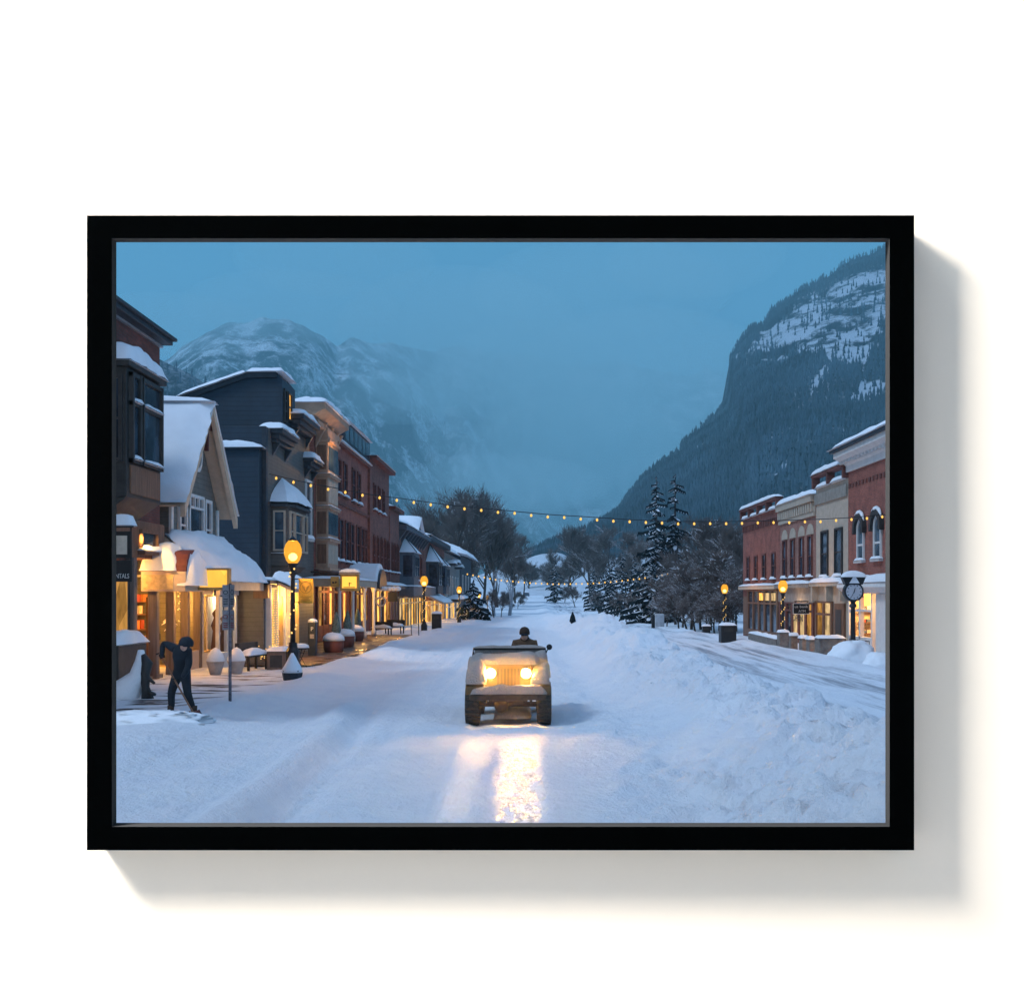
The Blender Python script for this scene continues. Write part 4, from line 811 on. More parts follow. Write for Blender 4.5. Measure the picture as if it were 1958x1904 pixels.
# ================================================================= E: taller plain brick, and its lower wing
E = thing('brick_building', (-16, 75, -.2), 'plain faded brick building with narrow arched windows, next beyond the cream bay', 'building')
MB().box(-26, -10.35, 70.05, 79.6, -1.8, 11.2).box(-26, -10.3, 79.6, 85.4, -1.8, 8.7).build('wall', BRICK_FAR, E)
cb = MB(); cb.box(-26, -9.9, 70.0, 79.9, 11.2, 11.45); cb.box(-26, -9.9, 79.9, 85.6, 8.7, 8.95); cb.build('cornice', BRICK_DK, E)
snow_on(E, -26, -9.9, 70.0, 79.9, 11.46, .3, 14, .3, 8); snow_on(E, -26, -9.9, 79.9, 85.6, 8.96, .4, 14, .3, 8)
for y in (71.2, 73.0, 74.8, 76.6): arched(E, -10.35, y + .5, .9, 4.0, 6.4, 1, BRICK_DK, GLASS, None); 
for y in (78.3, 80.6, 82.2, 83.8): arched(E, -10.3, y + .4, .9, 4.0, 6.3, 1, BRICK_DK, GLASS, None)
for y in (71.4, 73.6, 75.8): win(E, -10.35, y, y + 1.0, 8.0, 9.8, 1, BRICK_DK, GLASS, .1, 1, 0, True)
storefront(E, -10.35, 1, 70.6, 85.0, -.4, 2.7, 8, BROWNWOOD, [LIT_SOFT, LIT, GLASS, LIT], .6, .6, .25)
lm = MB(); lm.box(-10.35, -9.6, 70.3, 85.2, 2.8, 3.0); lo = lm.build('ledge', DARK, E); snow_on(lo, -10.35, -9.6, 70.3, 85.2, 3.0, .22, 16)
lamp('shop_light', 'POINT', (-9.4, 77, 2.2), 200, (1, .50, .12), .1)
# ================================================================= F G H I: receding row
def pyr_bay(root, X, y0, y1, z0, z1, zt, d, trim, pane):
    b_ = MB(); b_.prism([(X, y0), (X + d, y0 + .5), (X + d, y1 - .5), (X, y1)], 'z', z0, z1); bo_ = b_.build('bay', trim, root)
    win(bo_, X + d, y0 + .75, y1 - .75, z0 + .8, z1 - .25, 1, trim, pane, .1, 1, 1, False)
    for (ya, yb, sg) in ((y0, y0 + .5, 1),):
        q = MB(); q.add([(X + .12, ya + .1 - .03, z0 + .8), (X + d - .12, yb - .1 - .03, z0 + .8), (X + d - .12, yb - .1 - .03, z1 - .25), (X + .12, ya + .1 - .03, z1 - .25)], [(0, 1, 2, 3)]); q.build('pane', pane, bo_)
    r_ = MB(); P_ = [(X, y0 - .3, z1), (X + d + .25, y0 + .3, z1), (X + d + .25, y1 - .3, z1), (X, y1 + .3, z1)]; T_ = (X + .1, (y0 + y1) / 2, zt)
    r_.add(P_ + [T_], [(0, 1, 4), (1, 2, 4), (2, 3, 4), (0, 3, 2, 1)]); r_.build('bay_roof', SNOW, bo_)
    rb = MB(); rb.tube([P_[1], T_], .05, 4); rb.tube([P_[2], T_], .05, 4); rb.build('hip_rib', DARK, bo_); return bo_
Fb = thing('gabled_building', (-15, 96, -.5), 'brick shop house with snowy roof dormer and hexagonal bay, beyond the plain brick building', 'building')
MB().box(-24, FL, 85.6, 106.8, -2.2, 7.6).build('wall', BRICK_FAR, Fb); 
ev = MB(); ev.box(-24, -9.7, 85.5, 107, 7.6, 7.95); brackets(ev, FL, 1, np.arange(86.5, 107, 2.2), 6.6, 7.6, .7, .3); ev.build('eaves', BLUETRIM, Fb)
snow_quad(Fb, (-9.6, 85.4, 7.96), (-9.6, 107.1, 7.96), (-15, 107.1, 9.6), (-15, 85.4, 9.6), .35, 16, 10)
dm = MB(); dm.prism([(94, 7.95), (99.4, 7.95), (96.7, 9.2)], 'x', -14, -9.9); dm.build('dormer', BLUETRIM, Fb)
for sg in (-1, 1): snow_quad(Fb, (-14, 96.7 + sg * 3.1, 7.9), (-9.6, 96.7 + sg * 3.1, 7.9), (-9.6, 96.7 - sg * .1, 9.3), (-14, 96.7 - sg * .1, 9.3), .3, 10, 10)
pyr_bay(Fb, FL, 87.5, 92.5, 3.0, 5.8, 7.2, 1.1, BLUETRIM, GLASS); box('balcony_band', BLUETRIM, Fb, FL, -9.2, 86, 106.5, 2.2, 3.0); snow_on(Fb, FL, -9.2, 86, 106.5, 3.0, .16, 14)
for y in (95, 98, 101, 104): win(Fb, FL, y, y + 1.3, 3.6, 6.0, 1, BRICK_DK, GLASS, .12)
storefront(Fb, FL, 1, 86.2, 106.4, -1.0, 2.1, 9, BLUETRIM, [LIT_WHITE, LIT, LIT_SOFT], .5, .5, .3)
lamp('shop_light', 'POINT', (-9.2, 92, 1.6), 140, (1, .62, .22), .1); lamp('shop_light', 'POINT', (-9.2, 101, 1.5), 140, (1, .52, .13), .1)
Gb = thing('brick_building', (-15, 120, -.8), 'distant brick shop with a dark bay under a snowy hip roof, past the dormered house', 'building')
MB().box(-24, FL, 107.2, 134, -2.6, 8.3).build('wall', BRICK_FAR, Gb); snow_quad(Gb, (-9.6, 107, 8.32), (-9.6, 134, 8.32), (-18, 134, 8.9), (-18, 107, 8.9), .4, 14, 8); box('cornice', DARK, Gb, FL, -9.7, 107.2, 134, 7.8, 8.3)
pyr_bay(Gb, FL, 110, 117, 2.4, 5.7, 7.6, 1.2, DARK, GLASS); pyr_bay(Gb, FL, 122, 128, 2.4, 5.6, 6.9, 1.1, BLUETRIM, GLASS)
for y in (118.5, 130.5): win(Gb, FL, y, y + 1.6, 3.2, 5.8, 1, BRICK_DK, GLASS, .14)
storefront(Gb, FL, 1, 108, 133, -1.4, 1.7, 8, CREAM, [LIT, LIT_SOFT, LIT_WHITE], .5, .5, .35)
aw2 = MB(); aw2.prism([(FL, 2.4), (-8.6, 1.5), (-8.6, 1.35), (FL, 2.2)], 'y', 108, 121); aw2.build('awning', CREAM, Gb); snow_quad(Gb, (-8.5, 108, 1.5), (-8.5, 121, 1.5), (FL, 121, 2.45), (FL, 108, 2.45), .25)
lamp('shop_light', 'POINT', (-9, 112, .9), 170, (1, .53, .14), .1); lamp('shop_light', 'POINT', (-9, 126, .7), 150, (1, .53, .14), .1)
Hb = thing('clapboard_building', (-15, 150, -1.2), 'small pale clapboard building with layered snowy roofs near the bare trees', 'building')
MB().box(-24, FL, 134.3, 164, -3, 7.6).build('wall', SIDE_PALE, Hb); snow_quad(Hb, (-9.4, 134, 7.6), (-9.4, 150, 7.6), (-16, 150, 10.2), (-16, 134, 10.2), .5); snow_quad(Hb, (-8.6, 150, 7.9), (-8.6, 164, 7.9), (-16, 164, 9.6), (-16, 150, 9.6), .5)
for (y, z) in ((137, 6.3), (144, 6.6), (152, 6.2)): box('ledge', DARK, Hb, FL, -9.3, y, y + 4, z - .25, z); snow_on(Hb, FL, -9.3, y, y + 4, z, .45, 8)
for y in (137, 142, 147, 153, 158): win(Hb, FL, y, y + 1.8, 2.0, 4.8, 1, WHITE, GLASS_BLUE, .16, 1, 0, False)
storefront(Hb, FL, 1, 135, 163, -1.8, 1.2, 7, WHITE, [LIT, GLASS, LIT_WHITE], .5, .5, .4); box('porch', DARK, Hb, FL, -8.8, 136, 162, 1.4, 1.7); snow_on(Hb, FL, -8.8, 136, 162, 1.7, .5, 14)
lamp('shop_light', 'POINT', (-8.8, 147, .5), 160, (1, .53, .14), .1)
Ib = thing('gabled_building', (-13, 182, -1.6), 'last house of the left row with one broad slab of snow on its roof', 'building')
MB().box(-24, FL, 166, 196, -3.5, 8.4).build('wall', SIDE_SLATE, Ib); snow_quad(Ib, (-9.0, 165, 8.2), (-9.0, 197, 8.2), (-17, 197, 11.4), (-17, 165, 11.4), .8)
for y in (170, 178, 186): win(Ib, FL, y, y + 2.2, 2.4, 5.4, 1, WHITE, GLASS, .2, 1, 0, False)
# ================================================================= right row (X = 16)
XR = 16.0
def coping(root, X, s, y0, y1, z, n, mat_, h=.7):
    """open parapet: posts, top rail and snow between"""
    f = MB(); a, b = (X - .3, X + .2) 
    f.box(a, b, y0, y1, z + h - .16, z + h); ys_ = np.linspace(y0 + .12, y1 - .12, n + 1)
    for y in ys_: f.box(a + .05, b - .05, y - .13, y + .13, z, z + h - .16)
    o_ = f.build('parapet', mat_, root); snow_on(o_, a, b, y0, y1, z + h, .26, 14, .3, 6)
    for i in range(n): snow_on(o_, a + .06, b - .06, ys_[i] + .25, ys_[i + 1] - .25, z, .22, 6, .3, 4, 0)
    return o_
P1 = thing('brick_building', (20, 74, -.6), 'red brick shop with posted parapet at the far end of the right row', 'building')
MB().box(XR, 30, 68.05, 79.7, -1.5, 7.9).build('wall', BRICK, P1); coping(P1, XR, -1, 68.05, 79.7, 7.9, 4, BRICK_DK, .7); snow_on(P1, 16.3, 30, 68, 79.7, 7.9, .3, 10)
dn = MB(); dn.box(XR - .12, XR, 68.1, 79.7, 7.3, 7.5)
for k in range(22): dn.box(XR - .1, XR, 68.3 + k * .52, 68.55 + k * .52, 6.9, 7.3)
dn.build('brick_frieze', BRICK_DK, P1)
for y in (69.2, 72.0, 74.6, 77.2): win(P1, XR, y, y + 1.0, 3.35, 5.1, -1, BRICK_DK, GLASS, .1, 1, 0, True)
bd = MB(); bd.box(XR - .35, XR, 68.05, 79.8, 2.7, 2.95); bo_ = bd.build('shop_cornice', CREAM, P1); snow_on(bo_, XR - .35, XR, 68.05, 79.8, 2.95, .16, 14)
storefront(P1, XR, -1, 68.4, 77.6, -.6, 2.65, 5, BROWNWOOD, [GLASS_BLUE, GLASS, GLASS_BLUE], .5, .9, .35)
for k, y in enumerate((68.7, 70.6, 72.4)): box('transom_light', LIT_WHITE if k < 2 else LIT, P1, XR - .15, XR - .13, y, y + 1.1, 1.95, 2.45)
box('door', BROWNWOOD, P1, XR - .1, XR, 77.9, 79.2, -.6, 2.2)
P2 = thing('brick_building', (20, 64, -.6), 'brick shop with arched lintels over four windows and pale dentil cornice', 'building')
MB().box(XR, 30, 59.55, 68.0, -1.5, 7.55).build('wall', BRICK_PK, P2)
dn = MB(); dn.box(XR - .3, XR, 59.6, 68.0, 7.55, 7.95); dn.box(XR - .12, XR, 59.6, 68.0, 6.75, 6.95); dn.box(XR - .06, XR, 59.6, 68.0, 6.95, 7.55)
for k in range(16): dn.box(XR - .2, XR - .06, 59.8 + k * .52, 60.08 + k * .52, 7.0, 7.5)
dno = dn.build('dentil_cornice', TAN, P2); snow_on(dno, XR - .35, 17, 59.55, 68, 7.96, .3, 12, .3, 8)
for y in (60.2, 62.1, 64.2, 66.2):
    win(P2, XR, y, y + .95, 3.35, 5.75, -1, BRICK_DK, GLASS, .1, 1, 0, True)
    l_ = MB(); l_.prism([(y + .475 + .75 * math.cos(t), 5.75 + .62 * math.sin(t)) for t in np.linspace(0, math.pi, 9)], 'x', XR - .05, XR); l_.build('arched_lintel', TAN, P2)
bd = MB(); bd.box(XR - .4, XR, 59.6, 68.0, 2.75, 2.98); bd.box(XR - .12, XR, 59.6, 68.0, 1.9, 2.75); bo_ = bd.build('shop_fascia', pmat('taupe fascia', (.27, .22, .19), .7), P2); snow_on(bo_, XR - .4, XR, 59.6, 68.0, 2.98, .2, 14)
storefront(P2, XR, -1, 59.9, 67.7, -.6, 1.9, 5, BRICK_DK, [LIT_SOFT, LIT_WHITE, LIT_WHITE, GLASS, GLASS_BLUE], .45, .5, .35)
text_mesh('window_lettering', 'OPEN', .55, BLACKIRON, P2, (XR - .15, 63.0, .95), (R(90), 0, R(-90)), .006, 2.4)
lamp('shop_light', 'POINT', (15.2, 62.5, 1.6), 60, (1, .68, .34), .1)
P3 = thing('stucco_building', (20, 57, -.5), 'narrow tan stucco shop with two tall windows between the brick fronts', 'building')
MB().box(XR, 30, 53.55, 59.5, -1.5, 8.2).build('wall', TAN, P3); coping(P3, XR, -1, 53.55, 59.5, 8.2, 2, BRICK_DK, .75); snow_on(P3, 16.3, 30, 53.6, 59.4, 8.2, .3, 8)
MB().box(XR - .1, XR, 53.6, 59.5, 7.3, 7.9).build('frieze', pmat('grey frieze', (.25, .23, .2), .8), P3)
for y in (54.4, 57.0): win(P3, XR, y, y + 1.35, 3.3, 5.8, -1, DARKWOOD, GLASS_BLUE if y < 55 else GLASS, .1, 1, 0, True)
bd = MB(); bd.box(XR - .4, XR, 53.6, 59.5, 2.8, 3.0)
for y in (53.9, 56.4, 59.2): bd.box(XR - .35, XR, y - .15, y + .15, 2.0, 2.8)
bo_ = bd.build('shop_fascia', TAN, P3); snow_on(bo_, XR - .4, XR, 53.6, 59.5, 3.0, .26, 14)
storefront(P3, XR, -1, 56.2, 59.2, -.6, 2.0, 2, BROWNWOOD, [LIT_WHITE, LIT_SOFT], .3, .7, .25)
d_ = box('door', BROWNWOOD, P3, XR - .12, XR, 53.9, 55.6, -.6, 1.9); box('pane', DARKWOOD, d_, XR - .14, XR - .12, 54.3, 55.3, .2, 1.6)
P4 = thing('brick_building', (20, 48, -.4), 'tall red brick building with hooded arched windows and white cornice, at the right edge', 'building')
w4 = MB(); w4.box(XR, 30, 40, 53.5, 2.95, 8.45); w4.box(19, 30, 40, 53.5, -1.4, 2.95); w4.box(XR, 19, 53.2, 53.5, -1.4, 2.95); w4.box(XR, 19, 40, 44.0, -1.4, 2.95); w4.build('wall', BRICK, P4)
cz = MB(); cz.prism([(XR, 8.45), (XR - .12, 8.45), (XR - .12, 8.75), (XR - .3, 8.95), (XR - .7, 9.15), (XR - .7, 9.4), (XR, 9.4)], 'y', 39.8, 53.7)
for k in range(28): cz.box(XR - .42, XR - .15, 39.9 + k * .5, 40.15 + k * .5, 8.85, 9.05)
czo = cz.build('cornice', WHITE, P4); box('gutter', DARK, P4, XR - .85, XR, 39.7, 53.9, 9.4, 9.58); snow_on(P4, XR - .9, 18, 39.7, 54, 9.58, .28, 16, .3, 8)
dn = MB()
for k in range(26): dn.box(XR - .06, XR, 40.1 + k * .52, 40.34 + k * .52, 7.65, 7.85)
dn.build('brick_frieze', BRICK_DK, P4)
for y in (51.4, 48.9, 46.4): arched(P4, XR, y, 1.05, 4.0, 6.0, -1, WHITE, GLASS_BLUE, DARKWOOD)
bd = MB(); bd.prism([(XR, 2.95), (XR - .55, 2.9), (XR - .6, 2.7), (XR - .25, 2.45), (XR, 2.4)], 'y', 40, 53.5); bo_ = bd.build('shop_cornice', WHITE, P4); snow_on(bo_, XR - .55, XR, 40, 53.5, 2.92, .34, 16)
f4 = MB()
for y in (53.1, 51.4, 49.6, 48.9): f4.box(XR - .1, XR + .1, y - .09, y + .09, -.6, 2.4)
f4.box(XR - .1, XR + .1, 49.69, 53.1, -.6, .35); f4.box(XR - .08, XR + .08, 49.69, 53.1, 1.55, 1.65); f4.box(XR - .1, XR + .1, 44.0, 48.81, -.6, 2.4); f4o = f4.build('storefront', WHITE, P4)
pn = MB()
for (a, b) in ((49.85, 50.5), (50.6, 51.25), (51.55, 52.2), (52.3, 52.95)): 
    pn.box(XR - .112, XR - .1, a, b, -.4, -.36); pn.box(XR - .112, XR - .1, a, b, .16, .2); pn.box(XR - .112, XR - .1, a, a + .04, -.36, .16); pn.box(XR - .112, XR - .1, b - .04, b, -.36, .16)
pn.build('panel_moulding', DARKWOOD, f4o)
i4 = MB(); i4.box(18.9, 18.95, 44, 53.2, -.6, 2.9); i4.box(XR + .1, 18.9, 53.1, 53.15, -.6, 2.9); i4.box(XR, 19, 44, 53.2, -.65, -.58); i4.build('interior', pmat('cream shop interior', (.62, .48, .30), .8, .3, 1.5), P4)
sh = MB()
for z in (.4, .95, 1.5): sh.box(18.5, 18.88, 47, 53, z, z + .05); sh.box(16.4, 18.5, 52.75, 53.08, z, z + .05)
sh.build('shelf', BROWNWOOD, P4)
for z in (.45, 1.0, 1.55):
    for k in range(8): x = 16.45 + k * .26; good(P4, x, x + .2, 52.8, 53.0, z, z + random.uniform(.12, .34))
    for k in range(10): y = 47.2 + k * .56; good(P4, 18.55, 18.8, y, y + .4, z, z + random.uniform(.12, .34))
lights_at(P4, [(XR + .15, y, .6 + k * .22) for y in (52.9, 52.5, 52.1) for k in range(7)], .03)
lamp('shop_light', 'POINT', (17.2, 51.6, 2.2), 420, (1, .54, .15), .2); lamp('shop_light', 'POINT', (17.2, 48.4, 2.1), 200, (1, .54, .15), .2)
bs = thing('bracket_sign', (15.3, 52.6, .9), 'square brown sign panel on a bracket behind the street clock', 'sign')
q0, q1 = at(1639, 1142, 50.0), at(1651, 1116, 50.0); box('panel', BROWNWOOD, bs, q0.x, q1.x, 50, 50.06, q0.z, q1.z); MB().tube([(q0.x, 50.03, q1.z + .04), (XR, 50.03, q1.z + .04)], .02, 6).build('bracket', BLACKIRON, bs)
# bank sign over the pavement
a_s = thing('atm_sign', (15.2, 60.6, 1.4), 'black bank ATM sign with white border hanging over the right pavement', 'sign')
q0, q1 = at(1516, 1174, 60.6), at(1548, 1153, 60.6)
box('board', BLACKIRON, a_s, q0.x, q1.x, 60.6, 60.7, q0.z, q1.z)
bd = MB(); bd.box(q0.x, q1.x, 60.585, 60.598, q1.z - .035, q1.z); bd.box(q0.x, q1.x, 60.585, 60.598, q0.z, q0.z + .035); bd.box(q0.x, q0.x + .035, 60.585, 60.598, q0.z + .035, q1.z - .035); bd.box(q1.x - .035, q1.x, 60.585, 60.598, q0.z + .035, q1.z - .035); bd.build('border', WHITE, a_s)
xm = (q0.x + q1.x) / 2
text_mesh('lettering', 'us bank', .2, WHITE, a_s, (xm, 60.59, lerp(q0.z, q1.z, .68)), (R(90), 0, 0), .004, .76); text_mesh('lettering', 'ATM', .18, WHITE, a_s, (xm + .05, 60.59, lerp(q0.z, q1.z, .27)), (R(90), 0, 0), .004, .4)
MB().tube([(XR, 60.65, q1.z + .1), (q0.x + .1, 60.65, q1.z + .1)], .03, 6).tube([(q0.x + .15, 60.65, q1.z + .1), (q0.x + .15, 60.65, q1.z)], .02, 6).tube([(q1.x - .1, 60.65, q1.z + .1), (q1.x - .1, 60.65, q1.z)], .02, 6).build('bracket', BLACKIRON, a_s)
# ================================================================= street lamps
m, nt, out = new_mat('amber lamp glass')
tr = nt.nodes.new('ShaderNodeBsdfTransparent'); tr.inputs[0].default_value = (1, .8, .4, 1); em = N(nt, 'ShaderNodeEmission', Strength=1.25); em.inputs[0].default_value = (1.0, .46, .05, 1)
tc = N(nt, 'ShaderNodeTexCoord'); n1 = N(nt, 'ShaderNodeTexNoise', Scale=6.0, Detail=4.0); L(nt, tc.outputs['Object'], n1.inputs['Vector'])
r_ = ramp(nt, n1.outputs['Fac'], [(0.3, gray(.5)), (.7, gray(.72))]); mx = nt.nodes.new('ShaderNodeMixShader'); L(nt, r_.outputs[0], mx.inputs[0]); L(nt, tr.outputs[0], mx.inputs[1]); L(nt, em.outputs[0], mx.inputs[2]); L(nt, mx.outputs[0], out.inputs[0])
m.cycles.emission_sampling = 'NONE'; LAMPGLASS = m
lampdata = bpy.data.lights.new('street_lamp_light', 'POINT'); lampdata.energy = 250; lampdata.color = (1, .56, .16); lampdata.shadow_soft_size = .16
def make_lamp():
    t = thing('street_lamp', (0, 0, 0), 'x', 'street lamp', 'acorn street lamps along the pavements')
    MB().lathe([(.24, -.4), (.24, .12), (.2, .18), (.2, .5), (.13, .62), (.11, .75)], n=12).build('base', BLACKIRON, t, smooth=False)
    MB().lathe([(.075, .75), (.06, 2.6), (.1, 2.66), (.07, 2.72), (.12, 2.9), (.16, 2.96)], n=10).build('pole', BLACKIRON, t, smooth=True)
    MB().lathe([(.12, 2.96), (.19, 3.05), (.245, 3.22), (.245, 3.36), (.2, 3.5), (.12, 3.6), (.03, 3.65)], n=20).build('globe', LAMPGLASS, t, smooth=True)
    MB().lathe([(.05, 3.58), (.13, 3.6), (.09, 3.65), (.02, 3.72)], n=10).build('finial', BLACKIRON, t, smooth=True)
    MB().ball((0, 0, 3.14), .125, 10, 7, (1, 1, .9)).build('burner', GLOWBULB, t, smooth=True)
    lights_at(t, [(.1 * math.cos(k * 1.15), .1 * math.sin(k * 1.15), .6 + k * .105) for k in range(22)], .03)
    l = bpy.data.objects.new('lamp_light', lampdata); COL.objects.link(l); l.parent = t; l.location = (0, 0, 3.3)
    return t
lp = make_lamp()
LAMPS = [(560, 30, .29, 'nearest left street lamp carrying a golden banner, wrapped in fairy lights'), (811, 68, -.09, 'fairy lit acorn lamp before the distant shops, second along the left kerb'),
         (878, 102, -.52, 'acorn lamp third along the left kerb, before the small gabled shops'), (916, 144, -1.1, 'small distant acorn lamp fourth along the left kerb, past the last shop'), (932, 173, -1.5, 'tiny acorn lamp fifth along the left kerb, close beside the fourth'),
         (967, 300, -1.9, 'faintest and farthest lamp, standing by the pale bare trunks'), (1497, 56.7, -.5, 'right street lamp with helix of fairy lights before the brick shops'), (1385.5, 74.5, -.55, 'right street lamp beyond the brick shops, behind the black bin')]
lamps = []
for i, (vx, Y, z, lab) in enumerate(LAMPS):
    o = lp if i == 0 else copy_tree(lp); p = at(vx, 0, Y); o.location = (p.x, Y, z); o['label'] = lab; o.rotation_euler.z = i * 1.3; lamps.append(o)
# banner on the first lamp
bn = thing('banner', (-6.4, 29.9, 2.1), 'golden street banner with round emblem hanging from the nearest left lamp', 'banner')
q0, q1 = at(571, 1153, 29.9), at(599, 1106, 29.9)
cl = MB(); nn = 8
for j in range(nn + 1):
    for i in range(nn + 1): cl.v.append((lerp(q0.x, q1.x, i / nn), 29.9 + .02 * math.sin(i * .9 + j * .35), lerp(q0.z, q1.z, j / nn)))
for j in range(nn):
    for i in range(nn): a = j * (nn + 1) + i; cl.f.append((a, a + 1, a + nn + 2, a + nn + 1))
CLOTH = pmat('golden banner cloth', (.72, .38, .05), .8, .12, 6); CLOTHD = pmat('brown banner print', (.36, .19, .03), .8, .1)
co = cl.build('cloth', CLOTH, bn, smooth=True); md = co.modifiers.new('thick', 'SOLIDIFY'); md.thickness = .008
xm, zm = (q0.x + q1.x) / 2, lerp(q0.z, q1.z, .64); rg = MB()
for (ra, rb) in ((.165, .15),):
    for k in range(28):
        t0, t1 = 2 * math.pi * k / 28, 2 * math.pi * (k + 1) / 28
        rg.add([(xm + r * math.cos(t), 29.862, zm + r * math.sin(t)) for r, t in ((ra, t0), (ra, t1), (rb, t1), (rb, t0))], [(0, 1, 2, 3)])
rg.add([(xm - .11, 29.862, zm + .06), (xm - .03, 29.862, zm + .02), (xm, 29.862, zm - .1), (xm + .03, 29.862, zm + .02), (xm + .11, 29.862, zm + .06), (xm + .05, 29.862, zm - .06), (xm, 29.862, zm - .14), (xm - .05, 29.862, zm - .06)], [(0, 1, 2, 7), (2, 3, 5, 6), (3, 4, 5), (2, 6, 7)])
rg.build('emblem', CLOTHD, bn)
lamp('banner_light', 'SPOT', (xm + .1, 29.25, q1.z + .35), 42, (1, .55, .14), .03, aim=(xm, 29.9, zm), spot=80)
for k, w_ in enumerate((.30, .18, .24)): box('printed_line', CLOTHD, bn, xm - w_ / 2, xm + w_ / 2, 29.858, 29.864, q0.z + .17 - k * .05, q0.z + .19 - k * .05)
MB().tube([(-6.62, 29.93, q1.z - .01), (q1.x, 29.93, q1.z - .01)], .016, 6).tube([(-6.62, 29.93, q0.z + .02), (q1.x, 29.93, q0.z + .02)], .012, 6).build('bracket', BLACKIRON, bn)
# ================================================================= string lights over the street
bulbme = MB().lathe([(.02, 0), (.05, -.03), (.075, -.09), (.06, -.15), (.02, -.18)], n=8)
def festoon(path, spacing, label, r, y_of):
    pts = [at(vx, vy, y_of(vx)) for vx, vy in path]
    dense = []
    for k in range(161):
        x = lerp(pts[0].x, pts[-1].x, k / 160); xs_ = [p.x for p in pts]
        # smooth interpolation (Catmull-Rom on the sampled cable)
        i = max(1, min(len(pts) - 2, next((j for j in range(len(pts) - 1) if xs_[j + 1] >= x), len(pts) - 2)))
        p = Vector((x, interp([(q.x, q.y) for q in pts], x), interp([(q.x, q.z) for q in pts], x))); dense.append(p)
    for _ in range(6):
        for k in range(1, 160): dense[k].z = (dense[k - 1].z + dense[k].z * 2 + dense[k + 1].z) / 4
    t = thing('string_lights', dense[0], label, 'string lights', 'bulb strings hung across the street')
    cab = [Vector((p.x, p.y, p.z + .2 * r / .075)) for p in dense]
    MB().tube(cab, .016, 4, cap=False).build('cable', BLACKIRON, t)
    L_ = 0; nxt = .3; me = None; n = 0
    for a, b in zip(cab, cab[1:]):
        d = (b - a).length
        while L_ + d > nxt and n < 100:
            p = a.lerp(b, (nxt - L_) / d) - Vector((0, 0, .02 + random.uniform(0, .03)))
            if me is None: o = bulbme.build('bulb', BULB, t, smooth=True, local=True); me = o.data
            else: o = bpy.data.objects.new('bulb', me); COL.objects.link(o); o.parent = t
            o.matrix_parent_inverse = Matrix.Translation(t.location).inverted(); o.location = p; o.scale = (r / .075,) * 3; nxt += spacing; n += 1
        L_ += d
    return t
festoon([(514, 912), (575, 927), (640, 939), (700, 951), (765, 959), (860, 972), (955, 981), (1050, 990), (1120, 994), (1210, 1000), (1305, 1003), (1400, 1003), (1490, 1001), (1560, 999), (1620, 996), (1690, 990), (1730, 986)], .705,
        'near string of warm bulbs crossing high above the jeep to the right brick row', .051, lambda vx: interp([(514, 43.4), (1010, 45), (1730, 47)], vx))
festoon([(889, 1098), (910, 1102), (950, 1110), (1000, 1115), (1050, 1118), (1080, 1118), (1130, 1117), (1180, 1113), (1230, 1107), (1270, 1100), (1286, 1096)], .70,
        'far low string of tiny bulbs sagging before the bare trees', .085, lambda vx: 130)
# ================================================================= jeep
PAINT = pmat('glow tinted jeep paint', (.15, .075, .02), .55, .3, 5, .1); RUBBER = pmat('snowy tyre rubber', (.045, .033, .025), .85, .7, 22, .5, 60); CHROME = pmat('dark chassis steel', (.065, .038, .02), .6, .6, 9); SLOT = pmat('grille slot black', (.05, .03, .015), .7, .3)  # ochre body tint carries the golden headlight glow in its colour
J = thing('jeep', (0, 0, 0), 'open topped old jeep with snow on bonnet and blazing headlights', 'jeep')
tub = MB(); tub.box(-.72, .72, 1.12, 3.05, .52, 1.2); tub.prism([(-.72, 1.12), (.72, 1.12), (.56, .62), (-.56, .62)], 'z', .62, 1.14); tub.build('body', PAINT, J, bevel=.03)
hd = MB(); hd.add([(-.42, -.02, 1.13), (.42, -.02, 1.13), (.56, 1.12, 1.2), (-.56, 1.12, 1.2), (-.42, -.02, .62), (.42, -.02, .62), (.56, 1.12, .62), (-.56, 1.12, .62)], [(0, 1, 2, 3), (0, 4, 5, 1), (1, 5, 6, 2), (2, 6, 7, 3), (3, 7, 4, 0), (4, 7, 6, 5)]); hd.build('bonnet', PAINT, J, bevel=.04)
gr = MB(); gr.box(-.44, .44, -.07, -.02, .68, 1.14); gro = gr.build('grille', PAINT, J, bevel=.02)
for k in range(7): box('slot', SLOT, gro, -.19 + k * .0633 - .018, -.19 + k * .0633 + .018, -.078, -.071, .74, 1.06)
